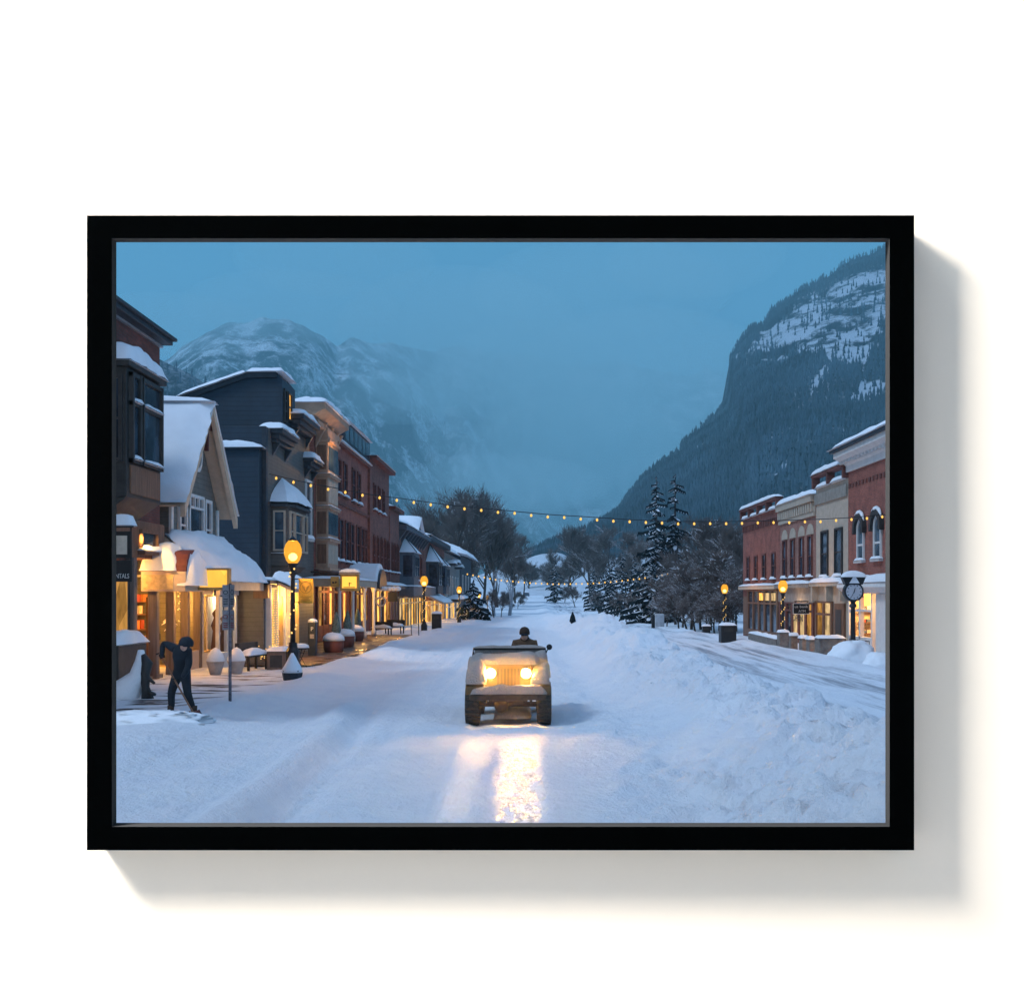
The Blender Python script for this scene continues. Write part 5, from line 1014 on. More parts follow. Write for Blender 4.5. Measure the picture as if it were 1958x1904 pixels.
for sg in (-1, 1):
    hl_ = MB(); ring_ = []
    for (r, y) in ((.115, -.07), (.12, -.105), (.1, -.11), (.098, -.085)):
        ring_.append([(sg * .33 + r * math.cos(2 * math.pi * k / 20), y, .975 + r * math.sin(2 * math.pi * k / 20)) for k in range(20)])
    for a, b in zip(ring_, ring_[1:]):
        hl_.add(a + b, [(k, (k + 1) % 20, 20 + (k + 1) % 20, 20 + k) for k in range(20)])
    ho = hl_.build('headlight', CHROME, J, smooth=True)
    ln = MB(); ln.ball((sg * .33, -.10, .975), .084, 18, 10, (1, .55, 1)); ln.build('lens', HEAD, ho, smooth=True)
    fd = MB(); fd.prism([(-.42, .60), (-.42, .74), (-.36, .80), (.5, .80), (.75, .60), (.72, .57), (.48, .76), (-.34, .76), (-.39, .72), (-.39, .60)], 'x', min(sg * .44, sg * .78), max(sg * .44, sg * .78)); fo = fd.build('fender', PAINT, J, bevel=.015)
    sn = MB(); xa, xb = (-.77, -.42) if sg < 0 else (.42, .77); hh = .36 if sg < 0 else .24
    sn.pillow((xa, -.40, .80), (xb, -.40, .80), (xb, 1.1, .92), (xa, 1.1, .92), hh, 18, 24, .6, 5.0, sg); sn.build('fender_snow', SNOWDIRT_SHADE, fo, smooth=True)
def wheel(sg, y, parent):
    prof = [(.20, -.13), (.34, -.135), (.375, -.115), (.39, -.06), (.39, .06), (.375, .115), (.34, .135), (.20, .13)]
    tb = MB(); n = 28; o = 0
    for (r, x) in prof:
        for k in range(n): t = 2 * math.pi * k / n; tb.v.append((sg * .665 + x, y + r * math.cos(t), .39 + r * math.sin(t)))
    for i in range(len(prof) - 1):
        for k in range(n): tb.f.append((i * n + k, i * n + (k + 1) % n, (i + 1) * n + (k + 1) % n, (i + 1) * n + k))
    for k in range(26):
        t = 2 * math.pi * (k + .5) / 26; c, s_ = math.cos(t), math.sin(t)
        for sd in (-1, 1):
            xx = sg * .665 + sd * .065; p = []
            for (dx, dt, r) in ((-.06, -.06, .385), (.06, -.06, .385), (.06, .06, .385), (-.06, .06, .385), (-.06, -.05, .412), (.06, -.05, .412), (.06, .05, .412), (-.06, .05, .412)):
                tt = t + dt + sd * dx * .7; p.append((xx + dx, y + r * math.cos(tt), .39 + r * math.sin(tt)))
            tb.add(p, [(0, 3, 2, 1), (4, 5, 6, 7), (0, 1, 5, 4), (1, 2, 6, 5), (2, 3, 7, 6), (3, 0, 4, 7)])
    w = tb.build('wheel', RUBBER, parent)
    rm = MB(); 
    for (r, x) in ((.2, -.1), (.2, .1)): 
        for k in range(16): t = 2 * math.pi * k / 16; rm.v.append((sg * .665 + x, y + r * math.cos(t), .39 + r * math.sin(t)))
    rm.f = [tuple(range(16))[::-1], tuple(range(16, 32))] + [(k, (k + 1) % 16, 16 + (k + 1) % 16, 16 + k) for k in range(16)]; rm.build('rim', PAINT, w)
for sg in (-1, 1):
    wheel(sg, .05, J); wheel(sg, 2.1, J)
bm = box('bumper', CHROME, J, -.70, .70, -.52, -.42, .515, .62, bevel=.012)
sn = MB(); sn.pillow((-.70, -.56, .628), (.70, -.56, .628), (.70, -.40, .628), (-.70, -.40, .628), .17, 40, 6, .95, 3, 2); sn.build('bumper_snow', SNOWDIRT_SHADE, bm, smooth=True)
ch = MB(); ch.box(-.36, -.28, -.42, 3.0, .46, .56); ch.box(.28, .36, -.42, 3.0, .46, .56); ch.box(-.28, .28, -.2, -.1, .46, .54); ch.build('chassis', CHROME, J)
ax = MB(); ax.tube([(-.6, .05, .39), (.6, .05, .39)], .05, 8); ax.ball((-.13, .03, .37), .14, 12, 8, (1, .9, 1)); ax.build('axle', CHROME, J, smooth=True)
for sg in (-1, 1): MB().tube([(sg * .42, -.45, .5), (sg * .42, -.2, .44), (sg * .42, .05, .42), (sg * .42, .35, .44), (sg * .42, .55, .5)], .03, 6).build('leaf_spring', CHROME, J)
sk = MB(); sk.pillow((-.28, -.2, .14), (.42, -.2, .14), (.42, 1.6, .14), (-.28, 1.6, .14), .16, 14, 12, .8, 3); sk.build('packed_snow', SNOWDIRT_SHADE, J, smooth=True)
ws = MB(); ws.tube([(-.71, 1.1, 1.22), (-.71, 1.12, 1.37), (.71, 1.12, 1.37), (.71, 1.1, 1.22)], .03, 6); ws.box(-.71, .71, 1.09, 1.15, 1.20, 1.26); wo_ = ws.build('windscreen_frame', DARKWOOD, J); 
gp = box('windscreen_snow', SNOWDIRT_SHADE, wo_, -.69, .69, 1.10, 1.13, 1.255, 1.345)
sn = MB(); sn.pillow((-.72, 1.07, 1.385), (.72, 1.07, 1.385), (.72, 1.17, 1.385), (-.72, 1.17, 1.385), .05, 40, 4, .9, 3, 5); sn.build('rail_snow', SNOWDIRT_SHADE, wo_, smooth=True)
sn = MB(); sn.pillow((-.52, -.09, 1.135), (.52, -.09, 1.135), (.66, 1.1, 1.21), (-.66, 1.1, 1.21), .13, 24, 20, .45, 5.0, 9); sn.build('bonnet_snow', SNOWDIRT_SHADE, J, smooth=True)
for sg in (-1, 1):
    sn = MB(); xa, xb = (-.73, -.45) if sg < 0 else (.45, .73); sn.pillow((xa, .55, 1.0), (xb, .55, 1.0), (xb, 1.12, 1.16), (xa, 1.12, 1.16), .22, 10, 10, .4, 3, sg * 3); sn.build('cowl_snow', SNOWDIRT_SHADE, J, smooth=True)
mi = MB(); mi.tube([(.70, 1.1, 1.22), (.74, 1.08, 1.34), (.775, 1.07, 1.37)], .012, 6); mi.lathe([(.01, -.02), (.055, -.015), (.058, .0), (.05, .015), (.01, .03)], (0, 0, 0), 14); 
k0 = len(mi.v) - 5 * 14
for i in range(k0, len(mi.v)): x, y, z = mi.v[i]; mi.v[i] = (x + .785, 1.07 - z, y + 1.405)
mi.build('side_mirror', BLACKIRON, J)
st = MB(); st.box(-.6, -.1, 2.0, 2.45, .6, .78); st.box(-.6, -.1, 2.4, 2.5, .78, 1.2); st.box(.1, .6, 2.0, 2.45, .6, .78); st.box(.1, .6, 2.4, 2.5, .78, 1.2); st.build('seats', BLACKIRON, J)
sw = MB(); sw.tube([(.3 + .2 * math.cos(t), 1.55 + .08 * math.sin(t), 1.16 + .18 * math.sin(t)) for t in np.linspace(0, 2 * math.pi, 20)], .014, 6, cap=False); sw.tube([(.3, 1.55, 1.16), (.3, 1.2, 1.0)], .02, 6); sw.build('steering_wheel', BLACKIRON, J)
JX = -.37; J.location = (JX, 20.0, ground_z(JX - .65, 20.05) * .5 + ground_z(JX + .65, 20.05) * .5 - .015)
for sg in (-1, 1): lamp('headlight_beam', 'SPOT', (JX + sg * .33, 19.80, .975 + J.location.z), 115, (1, .46, .12), .085, aim=(JX + sg * .5, 6.0, .1), spot=115)
m, nt, out = new_mat('blown snow dust'); pv = nt.nodes.new('ShaderNodeVolumePrincipled'); L(nt, pv.outputs[0], out.inputs['Volume']); pv.inputs['Color'].default_value = (1, .88, .72, 1); pv.inputs['Density'].default_value = 0.085; pv.inputs['Anisotropy'].default_value = 0.2
tag(MB().ball((JX, 19.62, .62), 1.0, 24, 14, (1.15, .62, .72)).build('snow_dust', m, None, smooth=True), kind='stuff')  # snow spray, given this volume so the headlights make an amber halo
# ================================================================= people
def skin(name, joints, edges, mat_, parent, root, sub=2):
    me = bpy.data.meshes.new(name); keys = list(joints); me.from_pydata([joints[k][0] for k in keys], [(keys.index(a), keys.index(b)) for a, b in edges], [])
    ob = bpy.data.objects.new(name, me); COL.objects.link(ob)
    sm = ob.modifiers.new('skin', 'SKIN'); 
    for i, k in enumerate(keys):
        r = joints[k][1]; me.skin_vertices[0].data[i].radius = (r if not hasattr(r, '__len__') else r[0], r if not hasattr(r, '__len__') else r[1]); me.skin_vertices[0].data[i].use_root = (k == root)
    ob.modifiers.new('sub', 'SUBSURF').levels = sub; ob.modifiers['sub'].render_levels = sub
    dg = bpy.context.evaluated_depsgraph_get(); dg.update(); m2 = bpy.data.meshes.new_from_object(ob.evaluated_get(dg)); bpy.data.objects.remove(ob)
    m2.materials.clear(); m2.materials.append(mat_); m2.polygons.foreach_set('use_smooth', [True] * len(m2.polygons))
    o = bpy.data.objects.new(name, m2); COL.objects.link(o); o.parent = parent
    if parent.type == 'EMPTY': o.matrix_parent_inverse = Matrix.Translation(parent.location).inverted()
    return o
NAVY = pmat('navy snow jacket', (.006, .010, .017), .75, .4, 6, .5, 14); SKINM = pmat('skin', (.50, .27, .19), .5, .1); GLOVE = pmat('black glove', (.010, .010, .012), .7, .3); BROWNJ = pmat('brown canvas jacket', (.10, .052, .026), .85, .35, 6, .5, 14); TROUS = pmat('black trousers', (.008, .009, .012), .8, .4)
def grip_hand(parent, c, axis, r, mat_, side=1, name='hand'):
    """closed hand round a shaft: palm, four curled fingers, thumb"""
    c = Vector(c); ax_ = Vector(axis).normalized(); u = ax_.cross(Vector((0, 1, 0))).normalized() * side; v = ax_.cross(u)
    h = MB(); h.tube([c + u * (r + .022) - ax_ * .045, c + u * (r + .026), c + u * (r + .022) + ax_ * .045], [.02, .026, .02], 8)
    for k, ln in enumerate((.9, 1.0, .96, .8)):
        o_ = ax_ * (-.036 + k * .024); pts = [c + o_ + (u * math.cos(t) + v * math.sin(t)) * (r + .012) for t in np.linspace(0, 3.6 * ln, 6)]; h.tube(pts, [.012, .0115, .011, .0105, .0095, .008], 6)
    h.tube([c + u * (r + .02) - ax_ * .045, c - v * (r + .014) - ax_ * .05 + u * .01, c - v * (r + .012) - u * .02 - ax_ * .03], [.014, .012, .009], 6)
    return h.build(name, mat_, parent, smooth=True)
PY = 19.75; PX0 = at(345, 0, PY).x; PZ = ground_z(PX0, PY) + .01
Pn = thing('person', (PX0, PY, PZ), 'person in dark hooded jacket bending to shovel snow on the left kerb', 'person')
def W_(x, y, z): return (PX0 + x, PY + y, PZ + z)
jo = {'pel': (W_(.01, .03, .80), (.125, .15)), 'waist': (W_(.015, -.0, .93), (.14, .16)), 'chest': (W_(.045, -.10, 1.08), (.155, .18)), 'neckb': (W_(.08, -.17, 1.21), (.10, .11)), 'neck': (W_(.14, -.24, 1.28), .075), 'head': (W_(.195, -.30, 1.33), (.10, .11)), 'crown': (W_(.21, -.32, 1.41), (.075, .08)),
      'sl': (W_(-.12, -.06, 1.26), .085), 'el': (W_(-.30, -.02, 1.35), .062), 'el2': (W_(-.315, -.04, 1.28), .06), 'hl': (W_(-.30, -.12, 1.10), .042),
      'sr': (W_(.20, -.14, 1.19), .085), 'er': (W_(.225, -.22, .93), .063), 'hr': (W_(.13, -.30, .72), .042),
      'hil': (W_(-.075, .04, .74), .105), 'knl': (W_(-.17, .0, .43), .075), 'ankl': (W_(-.18, .05, .12), .058), 'hir': (W_(.09, .02, .73), .105), 'knr': (W_(.15, -.06, .42), .075), 'ankr': (W_(.235, .0, .12), .058)}
skin('body', jo, [('pel', 'waist'), ('waist', 'chest'), ('chest', 'neckb'), ('neckb', 'neck'), ('neck', 'head'), ('head', 'crown'), ('neckb', 'sl'), ('sl', 'el'), ('el', 'el2'), ('el2', 'hl'), ('neckb', 'sr'), ('sr', 'er'), ('er', 'hr'), ('pel', 'hil'), ('hil', 'knl'), ('knl', 'ankl'), ('pel', 'hir'), ('hir', 'knr'), ('knr', 'ankr')], NAVY, Pn, 'pel')
fc = MB(); fc.ball(W_(.185, -.385, 1.295), .075, 14, 10, (.85, .45, 1.05)); fc.ball(W_(.175, -.425, 1.285), .016, 8, 6, (.8, 1, 1.3)); fo = fc.build('face', SKINM, Pn, smooth=True)
for dx in (-.027, .027): MB().ball(W_(.178 + dx, -.415, 1.315), .009, 8, 5).build('eye', BLACKIRON, fo)
box('mouth', pmat('lips', (.32, .12, .10), .5), fo, PX0 + .158, PX0 + .195, PY - .422, PY - .412, PZ + 1.248, PZ + 1.255)
hdp = MB(); hdp.lathe([(.125, .0), (.135, .05), (.12, .12), (.075, .17), (.02, .185)], W_(.20, -.295, 1.29), 14); hdp.build('hood', NAVY, Pn, smooth=True)
S0, S1 = Vector(W_(-.36, -.08, 1.16)), Vector(W_(.37, -.42, .10)); axs = (S1 - S0)
grip_hand(Pn, S0 + axs * .06, axs, .018, GLOVE); grip_hand(Pn, S0 + axs * .47, axs, .018, GLOVE, -1)
for (x, y, k) in ((-.19, -.02, 0), (.25, -.06, 1)):
    bt = MB(); bt.tube([W_(x, y + .06, .19), W_(x, y + .05, .07)], [.062, .062], 10); bt.tube([W_(x, y + .09, .045), W_(x + .01, y - .03, .05), W_(x + .02, y - .14, .035)], [.052, .056, .036], 10); bt.build('boot', pmat('brown boot', (.05, .025, .015), .7) if k == 0 else MATS['brown boot'], Pn, smooth=True)
sv = thing('snow_shovel', S1, 'long handled snow shovel held by the bending person, blade in the snow', 'shovel')
MB().tube([S0, S1], .017, 8).build('handle', BROWNWOOD, sv); gt = MB(); gt.tube([S0 + Vector((-.06, 0, -.02)), S0 + Vector((.06, 0, .02))], .016, 6); gt.build('grip', BLACKIRON, sv)
bl = MB(); d_ = axs.normalized(); sd = d_.cross(Vector((0, 0, 1))).normalized(); up_ = sd.cross(d_); nb = 6
for i in range(nb + 1):
    for k in range(nb + 1):
        t, s_ = i / nb, k / nb * 2 - 1; p = S1 + d_ * (t * .3 - .03) + sd * s_ * (.13 + .06 * t) + up_ * (.05 * s_ * s_ - .04 * t); bl.v.append(tuple(p))
for i in range(nb):
    for k in range(nb): a = i * (nb + 1) + k; bl.f.append((a, a + 1, a + nb + 2, a + nb + 1))
b_ = bl.build('blade', pmat('dark red shovel blade', (.10, .03, .025), .5), sv, smooth=True); b_.modifiers.new('t', 'SOLIDIFY').thickness = .006
# driver
DX, DY, DZ = JX + .30, 22.1, J.location.z
DZ += .07
Dr = thing('person', (DX, DY, DZ + .71), 'driver in brown jacket, hat and goggles sitting in the open jeep', 'person')
def V_(x, y, z): return (DX + x, DY + y, DZ + z)
jo = {'pel': (V_(0, .05, .86), (.15, .14)), 'waist': (V_(0, .03, 1.0), (.16, .14)), 'chest': (V_(0, 0, 1.24), (.19, .15)), 'neckb': (V_(0, 0, 1.40), (.12, .11)), 'neck': (V_(0, -.01, 1.46), .08), 'head': (V_(-.005, -.02, 1.54), (.09, .095)), 'crown': (V_(-.005, -.01, 1.61), (.07, .08)),
      'sl': (V_(-.19, 0, 1.37), .09), 'el': (V_(-.27, -.16, 1.10), .055), 'hl': (V_(-.16, -.44, 1.20), .035), 'sr': (V_(.19, 0, 1.37), .09), 'er': (V_(.25, -.16, 1.10), .055), 'hr': (V_(.16, -.44, 1.20), .035),
      'hil': (V_(-.10, -.05, .84), .09), 'knl': (V_(-.12, -.42, .92), .07), 'al': (V_(-.12, -.62, .64), .05), 'hir': (V_(.10, -.05, .84), .09), 'knr': (V_(.12, -.42, .92), .07), 'ar': (V_(.12, -.62, .64), .05)}
skin('body', jo, [('pel', 'waist'), ('waist', 'chest'), ('chest', 'neckb'), ('neckb', 'neck'), ('neck', 'head'), ('head', 'crown'), ('neckb', 'sl'), ('sl', 'el'), ('el', 'hl'), ('neckb', 'sr'), ('sr', 'er'), ('er', 'hr'), ('pel', 'hil'), ('hil', 'knl'), ('knl', 'al'), ('pel', 'hir'), ('hir', 'knr'), ('knr', 'ar')], BROWNJ, Dr, 'pel')
fc = MB(); fc.ball(V_(-.01, -.095, 1.50), .07, 14, 10, (.95, .5, 1.2)); fc.ball(V_(-.012, -.135, 1.495), .014, 8, 6, (.8, 1, 1.3)); fo = fc.build('face', SKINM, Dr, smooth=True)
box('mouth', MATS['lips'], fo, DX - .03, DX + .01, DY - .133, DY - .125, DZ + 1.455, DZ + 1.462)
gg = MB(); gg.box(DX - .075, DX + .055, DY - .15, DY - .10, DZ + 1.52, DZ + 1.565); gg.build('goggles', GLASS, Dr, bevel=.015)
hh = MB(); hh.lathe([(.105, -.03), (.11, .02), (.095, .08), (.06, .12), (.01, .135)], V_(-.005, -.02, 1.57), 14); hh.build('hat', pmat('brown wool hat', (.04, .022, .014), .9, .4, 10), Dr, smooth=True)
sc_ = MB(); sc_.lathe([(.09, 0), (.105, .03), (.095, .07), (.07, .09)], V_(0, -.01, 1.41), 12); sc_.build('scarf', pmat('dark brown scarf', (.06, .03, .02), .9), Dr, smooth=True)
for sg in (-1, 1): grip_hand(Dr, V_(sg * .17, -.48, 1.22), (0, .3, 1), .014, GLOVE, sg)
# ================================================================= parking sign post
pp = at(440, 1350, 21.8); gz = ground_z(pp.x, pp.y)
sp = thing('parking_sign', (pp.x, pp.y, gz), 'steel post with two pairs of grey parking plates beside the shoveller', 'sign post')
MB().tube([(pp.x, pp.y, gz - .3), (pp.x, pp.y, at(0, 1117, 21.8).z + .02)], .032, 8).build('post', pmat('stickered steel post', (.13, .12, .14), .5, .7, 9, .1), sp)
PLATE = pmat('dirty sign plate', (.30, .28, .29), .5, .35, 12); RED = pmat('sign red', (.30, .05, .04), .5)
for (v0, v1) in ((1160, 1118), (1204, 1166)):
    for (vx0, vx1, yo0, yo1) in ((428, 439, -.06, .0), (441, 455, .0, -.22)):
        z0_, z1_ = at(0, v0, 21.8).z, at(0, v1, 21.8).z; a, b = at(vx0, 0, 21.8).x, at(vx1, 0, 21.8).x
        pl = MB(); pl.add([(a, 21.75 + yo0, z0_), (b, 21.75 + yo1, z0_), (b, 21.75 + yo1, z1_), (a, 21.75 + yo0, z1_), (a, 21.762 + yo0, z0_), (b, 21.762 + yo1, z0_), (b, 21.762 + yo1, z1_), (a, 21.762 + yo0, z1_)], [(0, 1, 2, 3), (4, 7, 6, 5), (0, 4, 5, 1), (1, 5, 6, 2), (2, 6, 7, 3), (3, 7, 4, 0)]); po_ = pl.build('plate', PLATE, sp)
        rg = MB(); cx_, cz_ = (a + b) / 2, lerp(z0_, z1_, .66); r_o = (b - a) * .36
        yq = lambda x: 21.744 + lerp(yo0, yo1, (x - a) / (b - a))
        for k in range(16):
            t0, t1 = 2 * math.pi * k / 16, 2 * math.pi * (k + 1) / 16; q = [(cx_ + r * math.cos(t), cz_ + r * math.sin(t)) for r, t in ((r_o, t0), (r_o, t1), (r_o * .72, t1), (r_o * .72, t0))]
            rg.add([(x, yq(x), z) for x, z in q], [(0, 1, 2, 3)])
        for j in range(3):
            z = lerp(z0_, z1_, .12 + j * .1); rg.add([(x, yq(x), zz) for x, zz in ((a + .02, z), (b - .02, z), (b - .02, z + .02), (a + .02, z + .02))], [(0, 1, 2, 3)])
        rg.build('marking', RED if v0 > 1170 else MATS['dark stained wood'], po_)
# ================================================================= street clock
kx = at(1631, 0, 46.2).x; kz = ground_z(kx, 46.2) + .05
K = thing('street_clock', (kx, 46.2, kz), 'black post clock with white dial and snow cap on the right pavement', 'clock')
fz = at(0, 1131, 46.2).z
MB().lathe([(.26, -.4), (.26, .25), (.17, .4), (.12, .55), (.1, fz - kz - .7), (.17, fz - kz - .62), (.1, fz - kz - .5), (.13, fz - kz - .3)], (kx, 46.2, kz), 12).build('post', BLACKIRON, K, smooth=False)
hm = MB(); n = 28
for (r, y) in ((.40, -.16), (.43, -.12), (.43, .12), (.40, .16)):
    for k in range(n): t = 2 * math.pi * k / n; hm.v.append((kx + r * math.cos(t), 46.2 + y, fz + r * math.sin(t)))
for i in range(3):
    for k in range(n): hm.f.append((i * n + k, i * n + (k + 1) % n, (i + 1) * n + (k + 1) % n, (i + 1) * n + k))
hm.f += [tuple(range(n))[::-1], tuple(range(3 * n, 4 * n))]; ho = hm.build('case', BLACKIRON, K)
di = MB(); di.add([(kx + .345 * math.cos(2 * math.pi * k / 32), 46.2 - .165, fz + .345 * math.sin(2 * math.pi * k / 32)) for k in range(32)], [tuple(range(32))]); do = di.build('dial', pmat('clock dial', (.52, .52, .56), .4, .08), ho)
for k in range(12):
    t = 2 * math.pi * k / 12; p = MB(); c_, s_ = math.cos(t), math.sin(t)
    p.add([(kx + r * c_ - w_ * s_, 46.2 - .170, fz + r * s_ + w_ * c_) for r, w_ in ((.25, -.014), (.32, -.014), (.32, .014), (.25, .014))], [(0, 1, 2, 3)]); p.build('hour_mark', BLACKIRON, do)
for (ang, ln, w_) in ((-118, .25, .014), (75, .17, .02)):
    t = R(ang); p = MB(); c_, s_ = math.cos(t), math.sin(t); p.add([(kx + r * c_ - w * s_, 46.2 - .176, fz + r * s_ + w * c_) for r, w in ((-.05, -w_), (ln, -w_ * .6), (ln, w_ * .6), (-.05, w_))], [(0, 1, 2, 3)]); p.build('clock_hand', BLACKIRON, do)
cr = MB(); cr.prism([(kx - .36, fz + .3), (kx + .36, fz + .3), (kx + .5, fz + .62), (kx - .5, fz + .62)], 'y', 46.02, 46.38); cr.build('crown', BLACKIRON, K)
sn = MB(); sn.pillow((kx - .52, 45.95, fz + .63), (kx + .52, 45.95, fz + .63), (kx + .52, 46.45, fz + .63), (kx - .52, 46.45, fz + .63), .26, 14, 10, .15, 2.4); sn.build('snow_cap', SNOW, K, smooth=True)
s2 = MB(); s2.prism([(kx - .22, fz + .36), (kx + .22, fz + .36), (kx + .06, fz + .62), (kx - .06, fz + .62)], 'y', 45.99, 46.01); s2.build('crown_snow', SNOW, K)
# ================================================================= things on the pavements
def heap(name, x, y, rx, ry, h, label, cat, seed=0.0, mat_=None, z=None, rg=1.0):
    m_ = MB(); n, q = 40, 14; z0 = ground_z(x, y) - .06 if z is None else z
    for i in range(q + 1):
        for k in range(n):
            t = 2 * math.pi * k / n; f = i / q; rr = math.cos(f * math.pi / 2) ** .8; p = Vector((x + rx * rr * math.cos(t), y + ry * rr * math.sin(t), z0 + h * math.sin(f * math.pi / 2)))
            d = noise.noise(p * 1.8 + Vector((seed, 0, 0))) * .22 + noise.noise(p * 5 + Vector((seed, 0, 0))) * .1 * rg + (noise.noise(p * 11) * .22 * (rg - 1) if rg > 1 else 0); m_.v.append((p.x + rx * d * math.cos(t), p.y + ry * d * math.sin(t), p.z + h * d * .5 * f))
    for i in range(q):
        for k in range(n): m_.f.append((i * n + k, i * n + (k + 1) % n, (i + 1) * n + (k + 1) % n, (i + 1) * n + k))
    o = m_.build(name, mat_ or SNOW, None, smooth=True); return tag(o, label, cat)
# snow covered seat with dark frame at the left edge
sx_, sy_ = at(268, 0, 24.0).x, 24.0; gz = ground_z(sx_, sy_)
st = thing('snowy_statue', (sx_, sy_, gz), 'dark carved figure half buried under a tall heap of snow by the left posts', 'statue')
b_ = MB(); b_.tube([(sx_ + .18, sy_, gz - .1), (sx_ + .14, sy_ - .05, gz + .25), (sx_ + .1, sy_, gz + .55), (sx_ + .16, sy_, gz + .78), (sx_ + .06, sy_, gz + .98)], [.16, .09, .12, .13, .07], 10); b_.tube([(sx_ + .18, sy_ - .05, gz + .12), (sx_ + .38, sy_ - .1, gz + .1)], [.09, .03], 8); b_.tube([(sx_ + .12, sy_, gz + .5), (sx_ + .34, sy_ - .05, gz + .34)], [.06, .03], 8)
b_.build('figure', DARKWOOD, st, smooth=True)
m_ = MB(); m_.tube([(sx_ - .55, sy_ + .05, gz - .1), (sx_ - .3, sy_ + .05, gz + .18), (sx_ - .06, sy_ + .04, gz + .5), (sx_ + .0, sy_ + .03, gz + .85), (sx_ + .02, sy_, gz + 1.08)], [.36, .33, .2, .12, .07], 12); m_.build('snow_heap', SNOW, st, smooth=True)
def urn(x, y, label, s=1.0):
    z = ground_z(x, y) - .03; t = thing('urn_planter', (x, y, z), label, 'planter', 'stone urns by the shop porch')
    MB().lathe([(.13, 0), (.16, .05), (.2, .2), (.25, .38), (.27, .42), (.24, .42)], (x, y, z), 14).build('pot', pmat('pale pot', (.42, .36, .33), .8) if 'pale pot' not in MATS else MATS['pale pot'], t, smooth=True)
    MB().lathe([(.26, .40), (.27, .46), (.22, .62), (.12, .76), (.02, .82)], (x, y, z), 14).build('snow_cap', SNOW, t, smooth=True)
urn(at(412, 0, 31.2).x, 31.2, 'snow domed urn planter nearer the shoveller, left of the sign post'); urn(at(452, 0, 31.6).x, 31.6, 'snow domed urn planter just right of the parking sign post')
def bench(x, y, label, rot, w=1.3, grp=None, name='bench', cat='bench'):
    z = ground_z(x, y); t = thing(name, (0, 0, 0), label, cat, grp)
    box('seat', DARKWOOD, t, -w / 2, w / 2, -.2, .2, .42, .47); box('backrest', DARKWOOD, t, -w / 2, w / 2, .2, .25, .5, .85)
    for sg in (-1, 1): lg = MB(); lg.box(sg * (w / 2 - .1) - .03, sg * (w / 2 - .1) + .03, -.18, -.12, -.2, .42); lg.build('leg', BLACKIRON, t); box('leg', BLACKIRON, t, sg * (w / 2 - .1) - .03, sg * (w / 2 - .1) + .03, .18, .24, -.2, .85)
    m_ = MB(); m_.pillow((-w / 2, -.22, .472), (w / 2, -.22, .472), (w / 2, .2, .472), (-w / 2, .2, .472), .2, 10, 8, .3, 3, x); m_.build('snow_cap', SNOW, t, smooth=True)
    t.location = (x, y, z); t.rotation_euler.z = rot; return t
bench(at(484, 0, 33.2).x, 33.2, 'dark low bench under snow between the urn and the fairy lit shrub', R(75))
# planter box and lit shrub in front of the annex
px, py = at(532, 0, 33.6).x, 33.6; pz = ground_z(px, py) - .05
pb = thing('planter_box', (px, py, pz), 'grey panelled planter box with snowy top below the fairy light window', 'planter')
box('box', POSTWOOD, pb, px - .3, px + .28, py - .25, py + .35, pz, pz + .62, bevel=.02); box('panel', DARK, pb, px - .2, px + .18, py - .262, py - .251, pz + .12, pz + .5); snow_on(pb, px - .3, px + .28, py - .25, py + .35, pz + .62, .14, 8)
sx_, sy_ = at(513, 0, 33.8).x, 33.9; sz = ground_z(sx_, sy_)
lsb = thing('lit_shrub', (sx_, sy_, sz), 'low bare shrub covered with fairy lights beside the planter box', 'shrub')
m_ = MB(); pts = []
for k in range(30):
    a = random.uniform(0, 6.28); r_ = random.uniform(.1, .42); e_ = Vector((sx_ + r_ * math.cos(a), sy_ + r_ * .6 * math.sin(a), sz + random.uniform(.3, .75))); m_.tube([(sx_, sy_, sz - .05), ((sx_ + e_.x) / 2, (sy_ + e_.y) / 2, (sz + e_.z) / 2 + .06), tuple(e_)], [.015, .01, .005], 4); pts.append(e_)
m_.build('branches', BROWNWOOD, lsb); lights_at(lsb, pts, .02)
# snow topped tub at the lamp foot
tx, ty = at(559, 0, 28.6).x, 28.6; tz = ground_z(tx, ty)
tb = thing('kerb_planter', (tx, ty, tz), 'dark kerbside tub with a pointed cone of snow at the lamp foot', 'planter')
MB().lathe([(.24, -.05), (.27, .1), (.28, .22)], (tx, ty, tz), 8).build('tub', DARK, tb); MB().lathe([(.29, .16), (.27, .26), (.18, .4), (.09, .58), (.03, .68)], (tx, ty, tz), 12).build('snow_cap', SNOW, tb, smooth=True)
# bistro table
bx, by = at(574, 0, 36.5).x, 36.6; bz = ground_z(bx, by)
bt = thing('bistro_table', (bx, by, bz), 'small wire bistro table with a cushion of snow beside the near lamp', 'table')
MB().lathe([(.28, .62), (.3, .64), (.28, .66)], (bx, by, bz), 14).build('tabletop', BLACKIRON, bt); 
for k in range(3): a = k * 2.09; MB().tube([(bx + .26 * math.cos(a), by + .26 * math.sin(a), bz - .1), (bx + .05 * math.cos(a + 2), by + .05 * math.sin(a + 2), bz + .35), (bx + .2 * math.cos(a + 3), by + .2 * math.sin(a + 3), bz + .62)], .014, 5).build('leg', BLACKIRON, bt)
MB().lathe([(.29, .66), (.27, .74), (.15, .8), (.02, .81)], (bx, by, bz), 14).build('snow_cap', SNOW, bt, smooth=True)
